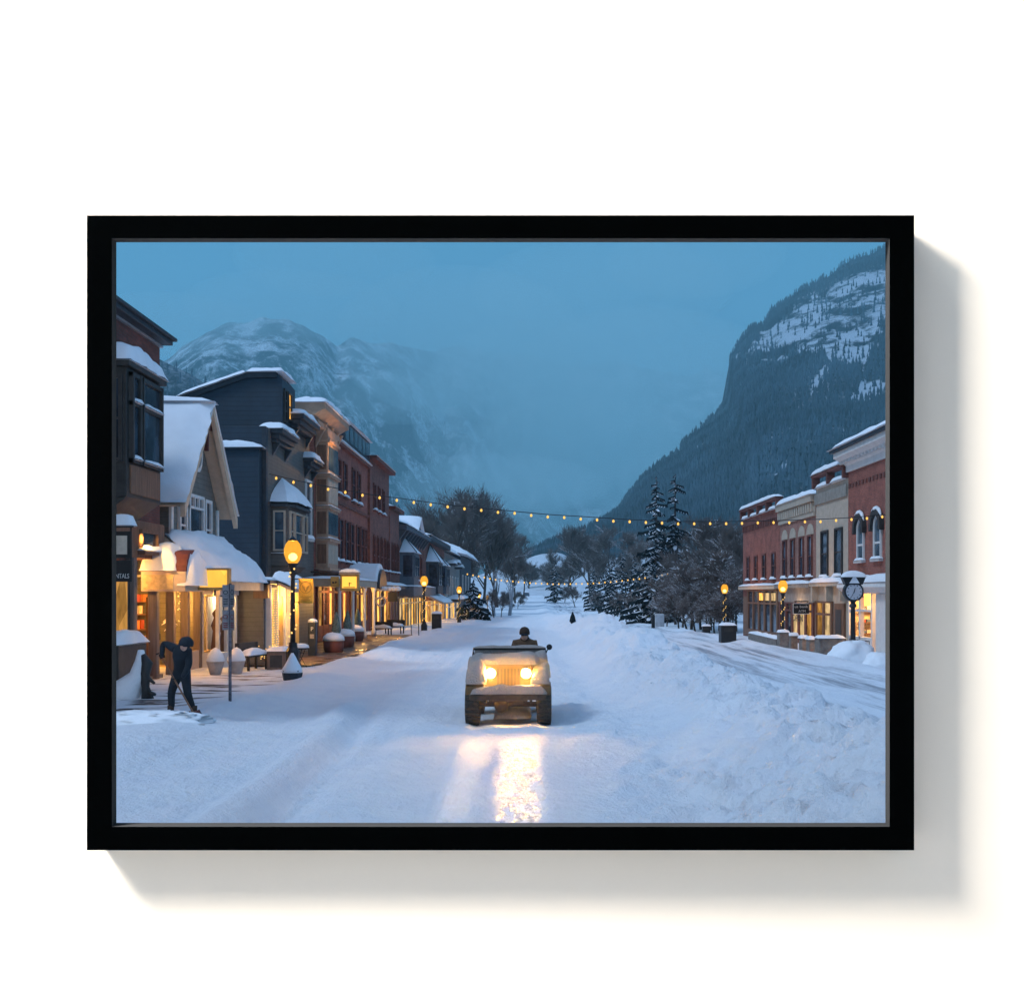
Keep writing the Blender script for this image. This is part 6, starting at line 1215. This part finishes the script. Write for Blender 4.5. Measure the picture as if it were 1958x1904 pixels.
# pay station
kx2, ky2 = at(598, 0, 42.0).x, 42.0; kz2 = ground_z(kx2, ky2)
ks = thing('pay_station', (kx2, ky2, kz2), 'narrow dark blue parking pay station with snow on top by the terrace', 'parking meter')
box('cabinet', pmat('navy cabinet', (.015, .025, .045), .4), ks, kx2 - .16, kx2 + .16, ky2 - .15, ky2 + .15, kz2 - .1, kz2 + 1.42, bevel=.04); text_mesh('lettering', 'P', .22, WHITE, ks, (kx2, ky2 - .156, kz2 + 1.15), (R(90), 0, 0), .003); box('panel', PLATE, ks, kx2 - .08, kx2 + .08, ky2 - .158, ky2 - .152, kz2 + .78, kz2 + .95)
MB().lathe([(.2, 1.42), (.18, 1.5), (.08, 1.56), (.01, 1.57)], (kx2, ky2, kz2), 12).build('snow_cap', SNOW, ks, smooth=True)
SHRUB = pmat('snowy evergreen', (.10, .14, .13), .9, .6, 14, .6, 30)
for (vx, Y, lab) in ((638, 44.5, 'nearest snow heaped barrel planter on the terrace, right of the pay station'), (660, 49, 'middle snow heaped barrel planter under the arcade columns'), (680, 55, 'farthest snow heaped barrel planter under the box sign')):
    x = at(vx, 0, Y).x; z = ground_z(x, Y); t = thing('barrel_planter', (x, Y, z), lab, 'planter', 'barrel planters on the terrace')
    MB().lathe([(.32, -.1), (.42, .25), (.44, .6), (.40, .6)], (x, Y, z), 14).build('barrel', TERRA, t, smooth=True); MB().lathe([(.46, .56), (.44, .72), (.28, .86), (.04, .92)], (x, Y, z), 14).build('snow_cap', SNOW, t, smooth=True)
    MB().lathe([(.14, .8), (.2, 1.0), (.15, 1.35), (.02, 1.75)], (x + .1, Y + .05, z), 9).build('shrub', SHRUB, t)
for (vx, Y, lab) in ((730, 64.5, 'dark terrace bench heaped with snow, left of the pair by the stakes'), (754, 66.5, 'dark terrace bench heaped with snow, right of the pair by the stakes')):
    bench(at(vx, 0, Y).x, Y, lab, R(-20), 1.25, 'snowy benches on the terrace')
# round wreath sign on the terrace end
wx = at(728, 0, 63).x; wz = at(0, 1150, 63).z
wr = thing('wreath', (wx, 63, wz), 'frosty round wreath hanging beside the black sign on the terrace', 'wreath'); MB().tube([(wx + .26 * math.cos(t), 63, wz + .26 * math.sin(t)) for t in np.linspace(0, 2 * math.pi, 22)], .055, 7, cap=False).build('garland', pmat('frosted garland', (.42, .40, .38), .9, .4, 20), wr)
q0, q1 = at(742, 1150, 63), at(760, 1132, 63); bsn = thing('hanging_sign', (q0.x, 63, q0.z), 'snow laden black shop sign beyond the barrel awning', 'sign')
box('board', BLACKIRON, bsn, q0.x, q1.x, 63, 63.06, q0.z, q1.z); MB().tube([(wx - .5, 63.03, q1.z + .1), (q1.x + .1, 63.03, q1.z + .1)], .03, 6).build('bracket', BLACKIRON, bsn)
for k in range(5): MB().ball((lerp(wx, q1.x, k / 4), 63.03, q1.z + .2), .2, 10, 7, (1.1, .9, .7)).build('snow_cap', SNOW, bsn, smooth=True)
for (vx, Y, h, lab) in ((787, 62, 1.15, 'short thin snow stake left of the taller one by the terrace'), (801, 58, 1.75, 'tall thin dark snow stake standing at the terrace corner')):
    x = at(vx, 0, Y).x; z = ground_z(x, Y); tag(MB().tube([(x, Y, z - .2), (x - .05, Y, z + h)], .025, 6).build('snow_stake', BLACKIRON), lab, 'stake', 'thin stakes by the terrace')
def bin_(vx, Y, w, h, label, x=None, mat_=None):
    x = at(vx, 0, Y).x; z = ground_z(x, Y) - .05; t = thing('litter_bin', (x, Y, z), label, 'litter bin')
    box('body', mat_ or BLACKIRON, t, x - w / 2, x + w / 2, Y - w / 2, Y + w / 2, z, z + h, bevel=.04); box('opening', DARKWOOD, t, x - w * .3, x + w * .3, Y - w / 2 - .015, Y - w / 2 - .004, z + h * .65, z + h * .85); snow_on(t, x - w / 2, x + w / 2, Y - w / 2, Y + w / 2, z + h + .002, .16, 10, .2, 3)
bin_(835, 72, .62, 1.05, 'dark litter bin with snow lid on the left kerb past the stakes'); bin_(1391, 60, .85, 1.0, 'black square litter bin under the farther right lamp')
bin_(1350, 78, .55, .7, 'small dark litter bin by the shrubs, left of the square one')
ux = at(1261, 0, 96).x; uz = ground_z(ux, 96)
ub = thing('utility_cabinet', (ux, 96, uz), 'pale grey utility cabinet standing in the hedge on the right', 'cabinet'); box('body', pmat('pale cabinet paint', (.55, .57, .6), .6), ub, ux - .4, ux + .4, 95.8, 96.4, uz - .2, uz + 1.15, bevel=.03); box('door', pmat('pale door paint', (.48, .5, .54), .6), ub, ux - .34, ux + .34, 95.78, 95.797, uz + .1, uz + 1.05)
px = at(1249, 0, 95).x; tag(MB().lathe([(.16, -.2), (.16, 1.1), (.1, 1.22), (.02, 1.25)], (px, 95, ground_z(px, 95)), 10).build('bollard', BLACKIRON, smooth=True), 'black bollard just left of the pale utility cabinet', 'bollard')
# stone planters in front of the right row
def stone(vx0, vx1, Y, h, label, d=.6, name='stone_planter', zoff=0):
    a, b = at(vx0, 0, Y).x, at(vx1, 0, Y).x; z = ground_z((a + b) / 2, Y) - .1 + zoff; t = thing(name, ((a + b) / 2, Y, z), label, 'planter', 'stone planters before the right shops')
    box('block', STONE, t, a, b, Y - d / 2, Y + d / 2, z, z + h + .1, bevel=.04); snow_on(t, a, b, Y - d / 2, Y + d / 2, z + h + .102, .16, 10, .3, 4)
wl = thing('stone_wall', (14, 62, -.6), 'long low stone wall with snowy top under the far brick shop windows', 'wall')
a, b = at(1436, 0, 66), at(1490, 0, 56.8); 
m_ = MB(); dvec = (b - a).normalized(); nrm = Vector((-dvec.y, dvec.x, 0)) * .2; zt = -.02; zb_ = -1.2
m_.add([(a.x - nrm.x, a.y - nrm.y, zb_), (b.x - nrm.x, b.y - nrm.y, zb_), (b.x + nrm.x, b.y + nrm.y, zb_), (a.x + nrm.x, a.y + nrm.y, zb_), (a.x - nrm.x, a.y - nrm.y, zt), (b.x - nrm.x, b.y - nrm.y, zt), (b.x + nrm.x, b.y + nrm.y, zt), (a.x + nrm.x, a.y + nrm.y, zt)], [(0, 3, 2, 1), (4, 5, 6, 7), (0, 1, 5, 4), (1, 2, 6, 5), (2, 3, 7, 6), (3, 0, 4, 7)]); m_.build('masonry', STONE, wl)
snow_quad(wl, (a.x - nrm.x * 1.1, a.y - nrm.y, zt + .01), (b.x - nrm.x * 1.1, b.y - nrm.y, zt + .01), (b.x + nrm.x * 1.1, b.y + nrm.y, zt + .01), (a.x + nrm.x * 1.1, a.y + nrm.y, zt + .01), .16, 20, 6, .4, 5, name='snow_cap')
stone(1488, 1506, 54.5, .85, 'square concrete planter with snow mound at the foot of the near right lamp')
stone(1509, 1523, 55.5, .7, 'small dark planter in the gap between the lamp and the bank sign'); stone(1530, 1542, 54.0, .65, 'narrow snow topped planter below the bank sign'); stone(1544, 1556, 52.8, .65, 'narrow planter third from the lamp, beside the wide stone trough'); stone(1562, 1611, 50.5, .8, 'wide stone trough with snow, between the narrow planters and the clock', .9)
heap('snow_pile', at(1630, 0, 44.8).x, 44.8, 1.0, .9, 1.0, 'tall heap of shovelled snow around the clock post', 'snow pile', 3.0)
heap('snow_pile', at(322, 0, 19.2).x - .3, 19.2, 1.1, .4, .24, 'crumbly ridge of fresh snow at the feet of the shoveller', 'snow pile', 6.0, rg=2.2)
heap('snow_pile', at(1690, 0, 43).x, 43.5, .8, .6, .6, 'low snow heap at the far right below the panelled shop front', 'snow pile', 8.0)
abx, aby = at(1648, 0, 44).x, 44.3; abz = ground_z(abx, aby)
ab = thing('pavement_sign', (abx, aby, abz), 'low tilted pavement board caught in the heap beside the clock', 'sign'); m_ = MB(); m_.prism([(abx - .2, abz), (abx + .28, abz), (abx + .16, abz + .6), (abx + .08, abz + .6)], 'y', aby, aby + .5); m_.build('board', STONE, ab); snow_on(ab, abx - .1, abx + .25, aby, aby + .5, abz + .6, .1, 6)
# snow covered car far up the road
cx_, cyy = at(1007, 0, 420).x, 420; cz_ = ground_z(cx_, cyy, False)
car = thing('snow_covered_car', (cx_, cyy, cz_), 'tiny car under snow far up the street', 'car')
MB().prism([(cx_ - 1.1, cz_ + .3), (cx_ + 1.1, cz_ + .3), (cx_ + 1.1, cz_ + 1.0), (cx_ + .85, cz_ + 1.7), (cx_ - .85, cz_ + 1.7), (cx_ - 1.1, cz_ + 1.0)], 'y', cyy, cyy + 4).build('body', BLUETRIM, car, bevel=.15); snow_on(car, cx_ - .9, cx_ + .9, cyy + .2, cyy + 3.8, cz_ + 1.72, .35, 10)
for sg in (-1, 1): box('wheel', RUBBER, car, cx_ + sg * .9 - .12, cx_ + sg * .9 + .12, cyy + .4, cyy + 1.0, cz_ - .1, cz_ + .6, bevel=.1)
# ================================================================= trees
def bark_snow(name, col, thr=.55, snowc=(.8, .82, .88)):
    m, nt, out = new_mat(name); b = N(nt, 'ShaderNodeBsdfPrincipled', Roughness=.9); L(nt, b.outputs[0], out.inputs[0]); b.inputs['Specular IOR Level'].default_value = .1
    ge = N(nt, 'ShaderNodeNewGeometry'); sx = N(nt, 'ShaderNodeSeparateXYZ'); L(nt, ge.outputs['Normal'], sx.inputs[0])
    tc = N(nt, 'ShaderNodeTexCoord'); n1 = N(nt, 'ShaderNodeTexNoise', Scale=3.0, Detail=5.0); L(nt, tc.outputs['Object'], n1.inputs['Vector'])
    ad = N(nt, 'ShaderNodeMath', operation='MULTIPLY_ADD'); L(nt, n1.outputs['Fac'], ad.inputs[0]); ad.inputs[1].default_value = .5; L(nt, sx.outputs[2], ad.inputs[2])
    r = ramp(nt, ad.outputs[0], [(min(thr + .2, .94), col), (min(thr + .26, .99), snowc)]); L(nt, r.outputs[0], b.inputs['Base Color']); MATS[name] = m; return m
TWIG = bark_snow('bare twigs', (.15, .12, .108), .80); TRUNK = bark_snow('dark bark', (.07, .056, .05), .7); PALE = bark_snow('pale snowy bark', (.32, .33, .36), .35)
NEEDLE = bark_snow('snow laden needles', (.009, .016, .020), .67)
def bare_tree_mesh(H, spread, levels, seed, trunk_r, fork=.25, twig_r=.014, dens=1.0):
    rnd = random.Random(seed); tr = MB(); cr = MB()
    def grow(p, d, ln, r, lev):
        n = 3; pts = [p.copy()]; rs = [r]
        for i in range(n):
            d = (d + Vector((rnd.gauss(0, .10), rnd.gauss(0, .10), rnd.gauss(.03, .06)))).normalized(); p = p + d * ln / n; pts.append(p.copy()); rs.append(r * (1 - .45 * (i + 1) / n))
        (tr if lev <= 1 else cr).tube(pts, rs, 6 if lev == 0 else (4 if lev == 1 else 3), cap=False)
        if lev >= levels: return
        nb = int((4 if lev < 2 else 5) * dens + rnd.random())
        for k in range(nb):
            t = rnd.uniform(.35, 1.0) if lev else rnd.uniform(fork, 1.0); q = pts[0].lerp(pts[-1], t) if lev == 0 else pts[min(n, int(t * n))]
            az = rnd.uniform(0, 6.28); sp = rnd.uniform(.35, .95) * spread; side = d.cross(Vector((math.cos(az), math.sin(az), .2))).normalized()
            nd = (d * (1 - sp * .5) + side * sp + Vector((0, 0, .34))).normalized(); grow(q, nd, ln * rnd.uniform(.5, .75), max(twig_r, r * rnd.uniform(.4, .6)), lev + 1)
    grow(Vector((0, 0, -.3)), Vector((rnd.gauss(0, .03), rnd.gauss(0, .03), 1)), H * .5, trunk_r, 0)
    return tr, cr
def tree_proto(name, label, cat, group, tr, cr, mt, mc):
    t = thing(name, (0, 0, 0), label, cat, group); tr.build('trunk', mt, t); cr.build('crown', mc, t); return t
protos = []
for i, (H, sp, lv, tw, dn_) in enumerate(((20, .85, 5, .03, 1.25), (22, .7, 5, .03, 1.3), (18, .95, 5, .03, 1.25), (9, .9, 5, .013, 1.2), (8, 1.0, 5, .013, 1.2))):
    tr, cr = bare_tree_mesh(H, sp, lv, 11 + i, H * .013, .2, tw, dn_); protos.append((max(v[2] for v in cr.v) * .97, tr, cr))
made = {}
def plant_bare(kind, x, y, h, rot, label, group, name='bare_tree', sx=1.0):
    H, tr, cr = protos[kind]; z = ground_z(x, y, False)
    if kind not in made: t = tree_proto(name, label, 'tree', group, tr, cr, TRUNK, TWIG); made[kind] = t
    else: t = copy_tree(made[kind]); t['label'] = label; t['group'] = group; t.name = name
    s = h / H; t.location = (x, y, z); t.scale = (s * sx, s * sx, s); t.rotation_euler.z = rot; return t
GL = 'tall bare trees behind the left row'
for (vx, Y, vt, k, sx, lab) in ((862, 205, 938, 0, 1.05, 'tall bare tree rising directly behind the last left roofs, leftmost of the clump'), (905, 235, 932, 2, 1.1, 'broadest and tallest bare tree of the clump beyond the left row'), (950, 250, 945, 1, 1.05, 'bare tree at the right of the left clump, behind the pale trunks'), (985, 290, 985, 0, 1.0, 'lower bare tree at the roadside edge of the left clump'), (775, 190, 985, 1, .9, 'bare tree top peeping over the dormered brick house'), (925, 300, 955, 0, 1.1, 'hazy bare tree filling the gap within the left clump'), (880, 260, 948, 1, 1.1, 'bare tree standing back between the tallest crowns'), (1000, 380, 1020, 2, 1.0, 'distant bare tree where the left trees meet the road'), (1012, 520, 1072, 1, 1.5, 'hazy low bare tree closing the left side of the road end')):
    x = at(vx, 0, Y).x; z = ground_z(x, Y, False); plant_bare(k, x, Y, at(0, vt, Y).z - z, vx * .7, lab, GL, 'bare_tree', sx)
GR = 'bare trees on the right of the street'
for (vx, Y, vt, k, sx, lab) in ((1042, 560, 1078, 2, 1.6, 'hazy low bare tree at the very end of the road'), (1060, 500, 1066, 0, 1.4, 'hazy bare tree at the road end beside the low one'), (1085, 470, 1050, 1, 1.4, 'hazy bare tree under the low slope, right of the road end'), (1240, 260, 1030, 0, 1.2, 'bare tree rising between the low spruces and the tall pair'), (1065, 420, 1045, 0, 1.1, 'distant bare tree right of the road end'), (1095, 380, 1025, 2, 1.2, 'distant bushy bare tree where the valley narrows'), (1130, 360, 1000, 1, 1.2, 'tallest of the distant bare trees, left of the big spruces'), (1165, 330, 1002, 0, 1.2, 'distant bare tree right beside the tallest one'), (1200, 300, 1015, 2, 1.2, 'bare tree standing behind the spruce pair, to the left'), (1320, 150, 985, 0, 1.1, 'dark bare tree just right of the spruce pair'), (1360, 140, 988, 2, 1.1, 'wide dark bare tree midway between spruces and brick shops'), (1400, 128, 992, 1, 1.2, 'dark bare tree brushing the end wall of the brick shops'), (1300, 190, 1000, 1, 1.2, 'bare tree seen through the spruce boughs'), (1385, 170, 990, 0, 1.1, 'bare tree set back behind the wide dark one'), (1425, 190, 1000, 2, 1.1, 'bare tree half hidden behind the brick shops')):
    x = at(vx, 0, Y).x; z = ground_z(x, Y, False); plant_bare(k, x, Y, at(0, vt, Y).z - z, vx * .9, lab, GR, 'bare_tree', sx)
GS = 'bare shrubs along the right verge'
shr = [(1292, 112, 1085), (1305, 104, 1095), (1322, 100, 1070), (1340, 98, 1080), (1358, 96, 1060), (1375, 94, 1075), (1395, 96, 1050), (1408, 92, 1070), (1332, 116, 1050), (1372, 118, 1040), (1228, 150, 1120), (1212, 165, 1125), (1262, 125, 1110), (1150, 210, 1128), (1100, 260, 1120), (1080, 300, 1118), (1180, 180, 1130), (1298, 98, 1120), (1315, 92, 1115), (1350, 90, 1105), (1385, 88, 1110), (1402, 86, 1120), (1330, 90, 1125), (1275, 108, 1125), (1245, 135, 1130), (1366, 88, 1125)]
for i, (vx, Y, vt) in enumerate(shr):
    x = at(vx, 0, Y).x; z = ground_z(x, Y, False); plant_bare(3 + i % 2, x, Y, at(0, vt, Y).z - z, i * 1.7, 'leafless brown shrub in the dense thicket between the spruces and the right shops', GS, 'bare_shrub', 1.5)
shl = [(958, 170, 1130), (975, 210, 1128), (945, 158, 1125), (990, 240, 1128)]
for i, (vx, Y, vt) in enumerate(shl):
    x = at(vx, 0, Y).x; z = ground_z(x, Y, False); plant_bare(3 + i % 2, x, Y, at(0, vt, Y).z - z, i * 2.1 + 1, 'leafless shrub at the foot of the left trees by the road', 'bare shrubs along the left verge', 'bare_shrub', 1.1)
# two pale snow lined trunks in front of the left clump
for i, (vx, Y, vt, lab) in enumerate(((944, 186, 1035, 'pale snow plastered bare trunk with upswept limbs, left of two'), (974, 196, 1040, 'pale snow plastered bare trunk leaning to the road, right of two'))):
    x = at(vx, 0, Y).x; z = ground_z(x, Y, False); H = at(0, vt, Y).z - z
    t = thing('snowy_tree', (x, Y, z), lab, 'tree', 'two snow plastered trunks'); sg = 1 if i else -1
    tr, cr = bare_tree_mesh(H * .9, .95, 3, 60 + i * 7, .34, .35, .06, .62)
    tr.build('trunk', PALE, t, local=True); cr.build('crown', PALE, t, local=True)
# conifers: drooping boughs with snow on their backs
def spruce_mesh(H, base_r, seed, tiers=16, per=8, gap=0.0, full=1.0, droop=.35):
    rnd = random.Random(seed); cr = MB()
    for i in range(tiers):
        f = i / (tiers - 1); zc = H * (.10 + .88 * f); rr = base_r * (1 - f) ** (.8 if gap < .25 else .62) * full + (.12 if gap < .25 else .3)
        n = max(4, int(per * (1 - .5 * f)))
        for k in range(n):
            if rnd.random() < gap: continue
            az = 2 * math.pi * (k + rnd.random() * .7) / n + i; ln = rr * (rnd.uniform(.6, 1.15) if gap < .2 else rnd.choice((.5, .75, .9, 1.0, 1.25)) * rnd.uniform(.8, 1.1)); c, s = math.cos(az), math.sin(az); dz = rnd.uniform(.6, 1.3) * droop * ln
            zz = zc + rnd.uniform(-.03, .03) * H; m = 5; w = ln * .16 + .10; th = .10 + ln * .035; row = []
            for j in range(m + 1):
                t = j / m; x = ln * t; z = zz - dz * t ** 1.3 + .10 * ln * t ** 4; ww = w * (math.sin(math.pi * (.15 + .85 * t)) ** .7 if t < 1 else .1) * (1 + rnd.uniform(-.25, .25)); row.append((x, z, ww))
            o = len(cr.v)
            for (x, z, ww) in row:
                for (lx, lz) in ((-ww, -th * 1.3), (-ww * .4, th), (ww * .4, th), (ww, -th * 1.3)): cr.v.append((x * c - lx * s, x * s + lx * c, z + lz))
            for j in range(m):
                for q in range(3): a = o + j * 4 + q; cr.f.append((a, a + 4, a + 5, a + 1))
                cr.f.append((o + j * 4 + 3, o + j * 4 + 7, o + j * 4 + 4, o + j * 4))
            # hanging twigs below the bough
            for j in range(1, m + 1):
                (x, z, ww) = row[j]
                for sd in (-1, 1):
                    lx = sd * ww * 1.2; q = len(cr.v); hgt = ln * .16 + .1
                    cr.add([(x * c - lx * s * .3, x * s + lx * c * .3, z), (x * c - lx * 1.6 * s, x * s + lx * 1.6 * c, z - hgt), ((x + .25 * w) * c - lx * .8 * s, (x + .25 * w) * s + lx * .8 * c, z - hgt * .5)], [(0, 1, 2)])
    tr = MB(); tr.tube([(0, 0, -.4), (0, 0, H * .5), (0, 0, H)], [H * .018, H * .012, .03], 7); return tr, cr
GC = 'snow laden spruces on the right'
def spruce(vx, Y, vt, label, seed, rad, tiers=16, per=9, gap=.1, full=1.0, group=GC, rot=0.0):
    x = at(vx, 0, Y).x; z = ground_z(x, Y, False); H = at(0, vt, Y).z - z; tr, cr = spruce_mesh(H, rad, seed, tiers, per, gap, full)
    t = tree_proto('spruce', label, 'tree', group, tr, cr, TRUNK, NEEDLE); t.location = (x, Y, z); t.rotation_euler.z = rot; return t
spruce(1255, 150, 912, 'tall ragged spruce with thin snowy top, left of the tall pair', 21, 3.5, 24, 7, .34); spruce(1291, 152, 905, 'tall dense spruce with snowy top, right of the tall pair', 22, 3.3, 24, 7, .28)
spruce(1243, 118, 1072, 'snowy spruce standing in front of the tall pair, nearest the street', 23, 3.2, 14, 9, .15)
for i, (vx, Y, vt, rad) in enumerate(((1170, 190, 1065, 2.6), (1190, 182, 1058, 2.4), (1212, 172, 1062, 2.6), (1160, 205, 1080, 2.6), (1135, 230, 1085, 2.8))):
    spruce(vx, Y, vt, ('slim snowy spruce second from the left in the low row', 'pointed snowy spruce in the middle of the low row', 'snowy spruce at the right end of the low row', 'snowy spruce at the left end of the low row', 'hazier snowy spruce standing back, left of the low row')[i], 30 + i, rad, 14, 9, .2)
spruce(905, 128, 1110, 'snowy spruce beside the last left shops, behind the third lamp', 41, 2.2, 12, 9, .15, 1.0, None); spruce(1062, 300, 1055, 'small dark spruce on the snowy meadow beyond the road end', 42, 3.0, 12, 8, .1, 1.0, None)
x = at(1095, 0, 72).x; tag(MB().lathe([(.02, -.2), (.22, .05), (.16, .35), (.02, .7)], (x, 72, ground_z(x, 72)), 8).build('sapling', NEEDLE), 'tiny dark conifer sapling poking out of the ploughed snow', 'sapling')
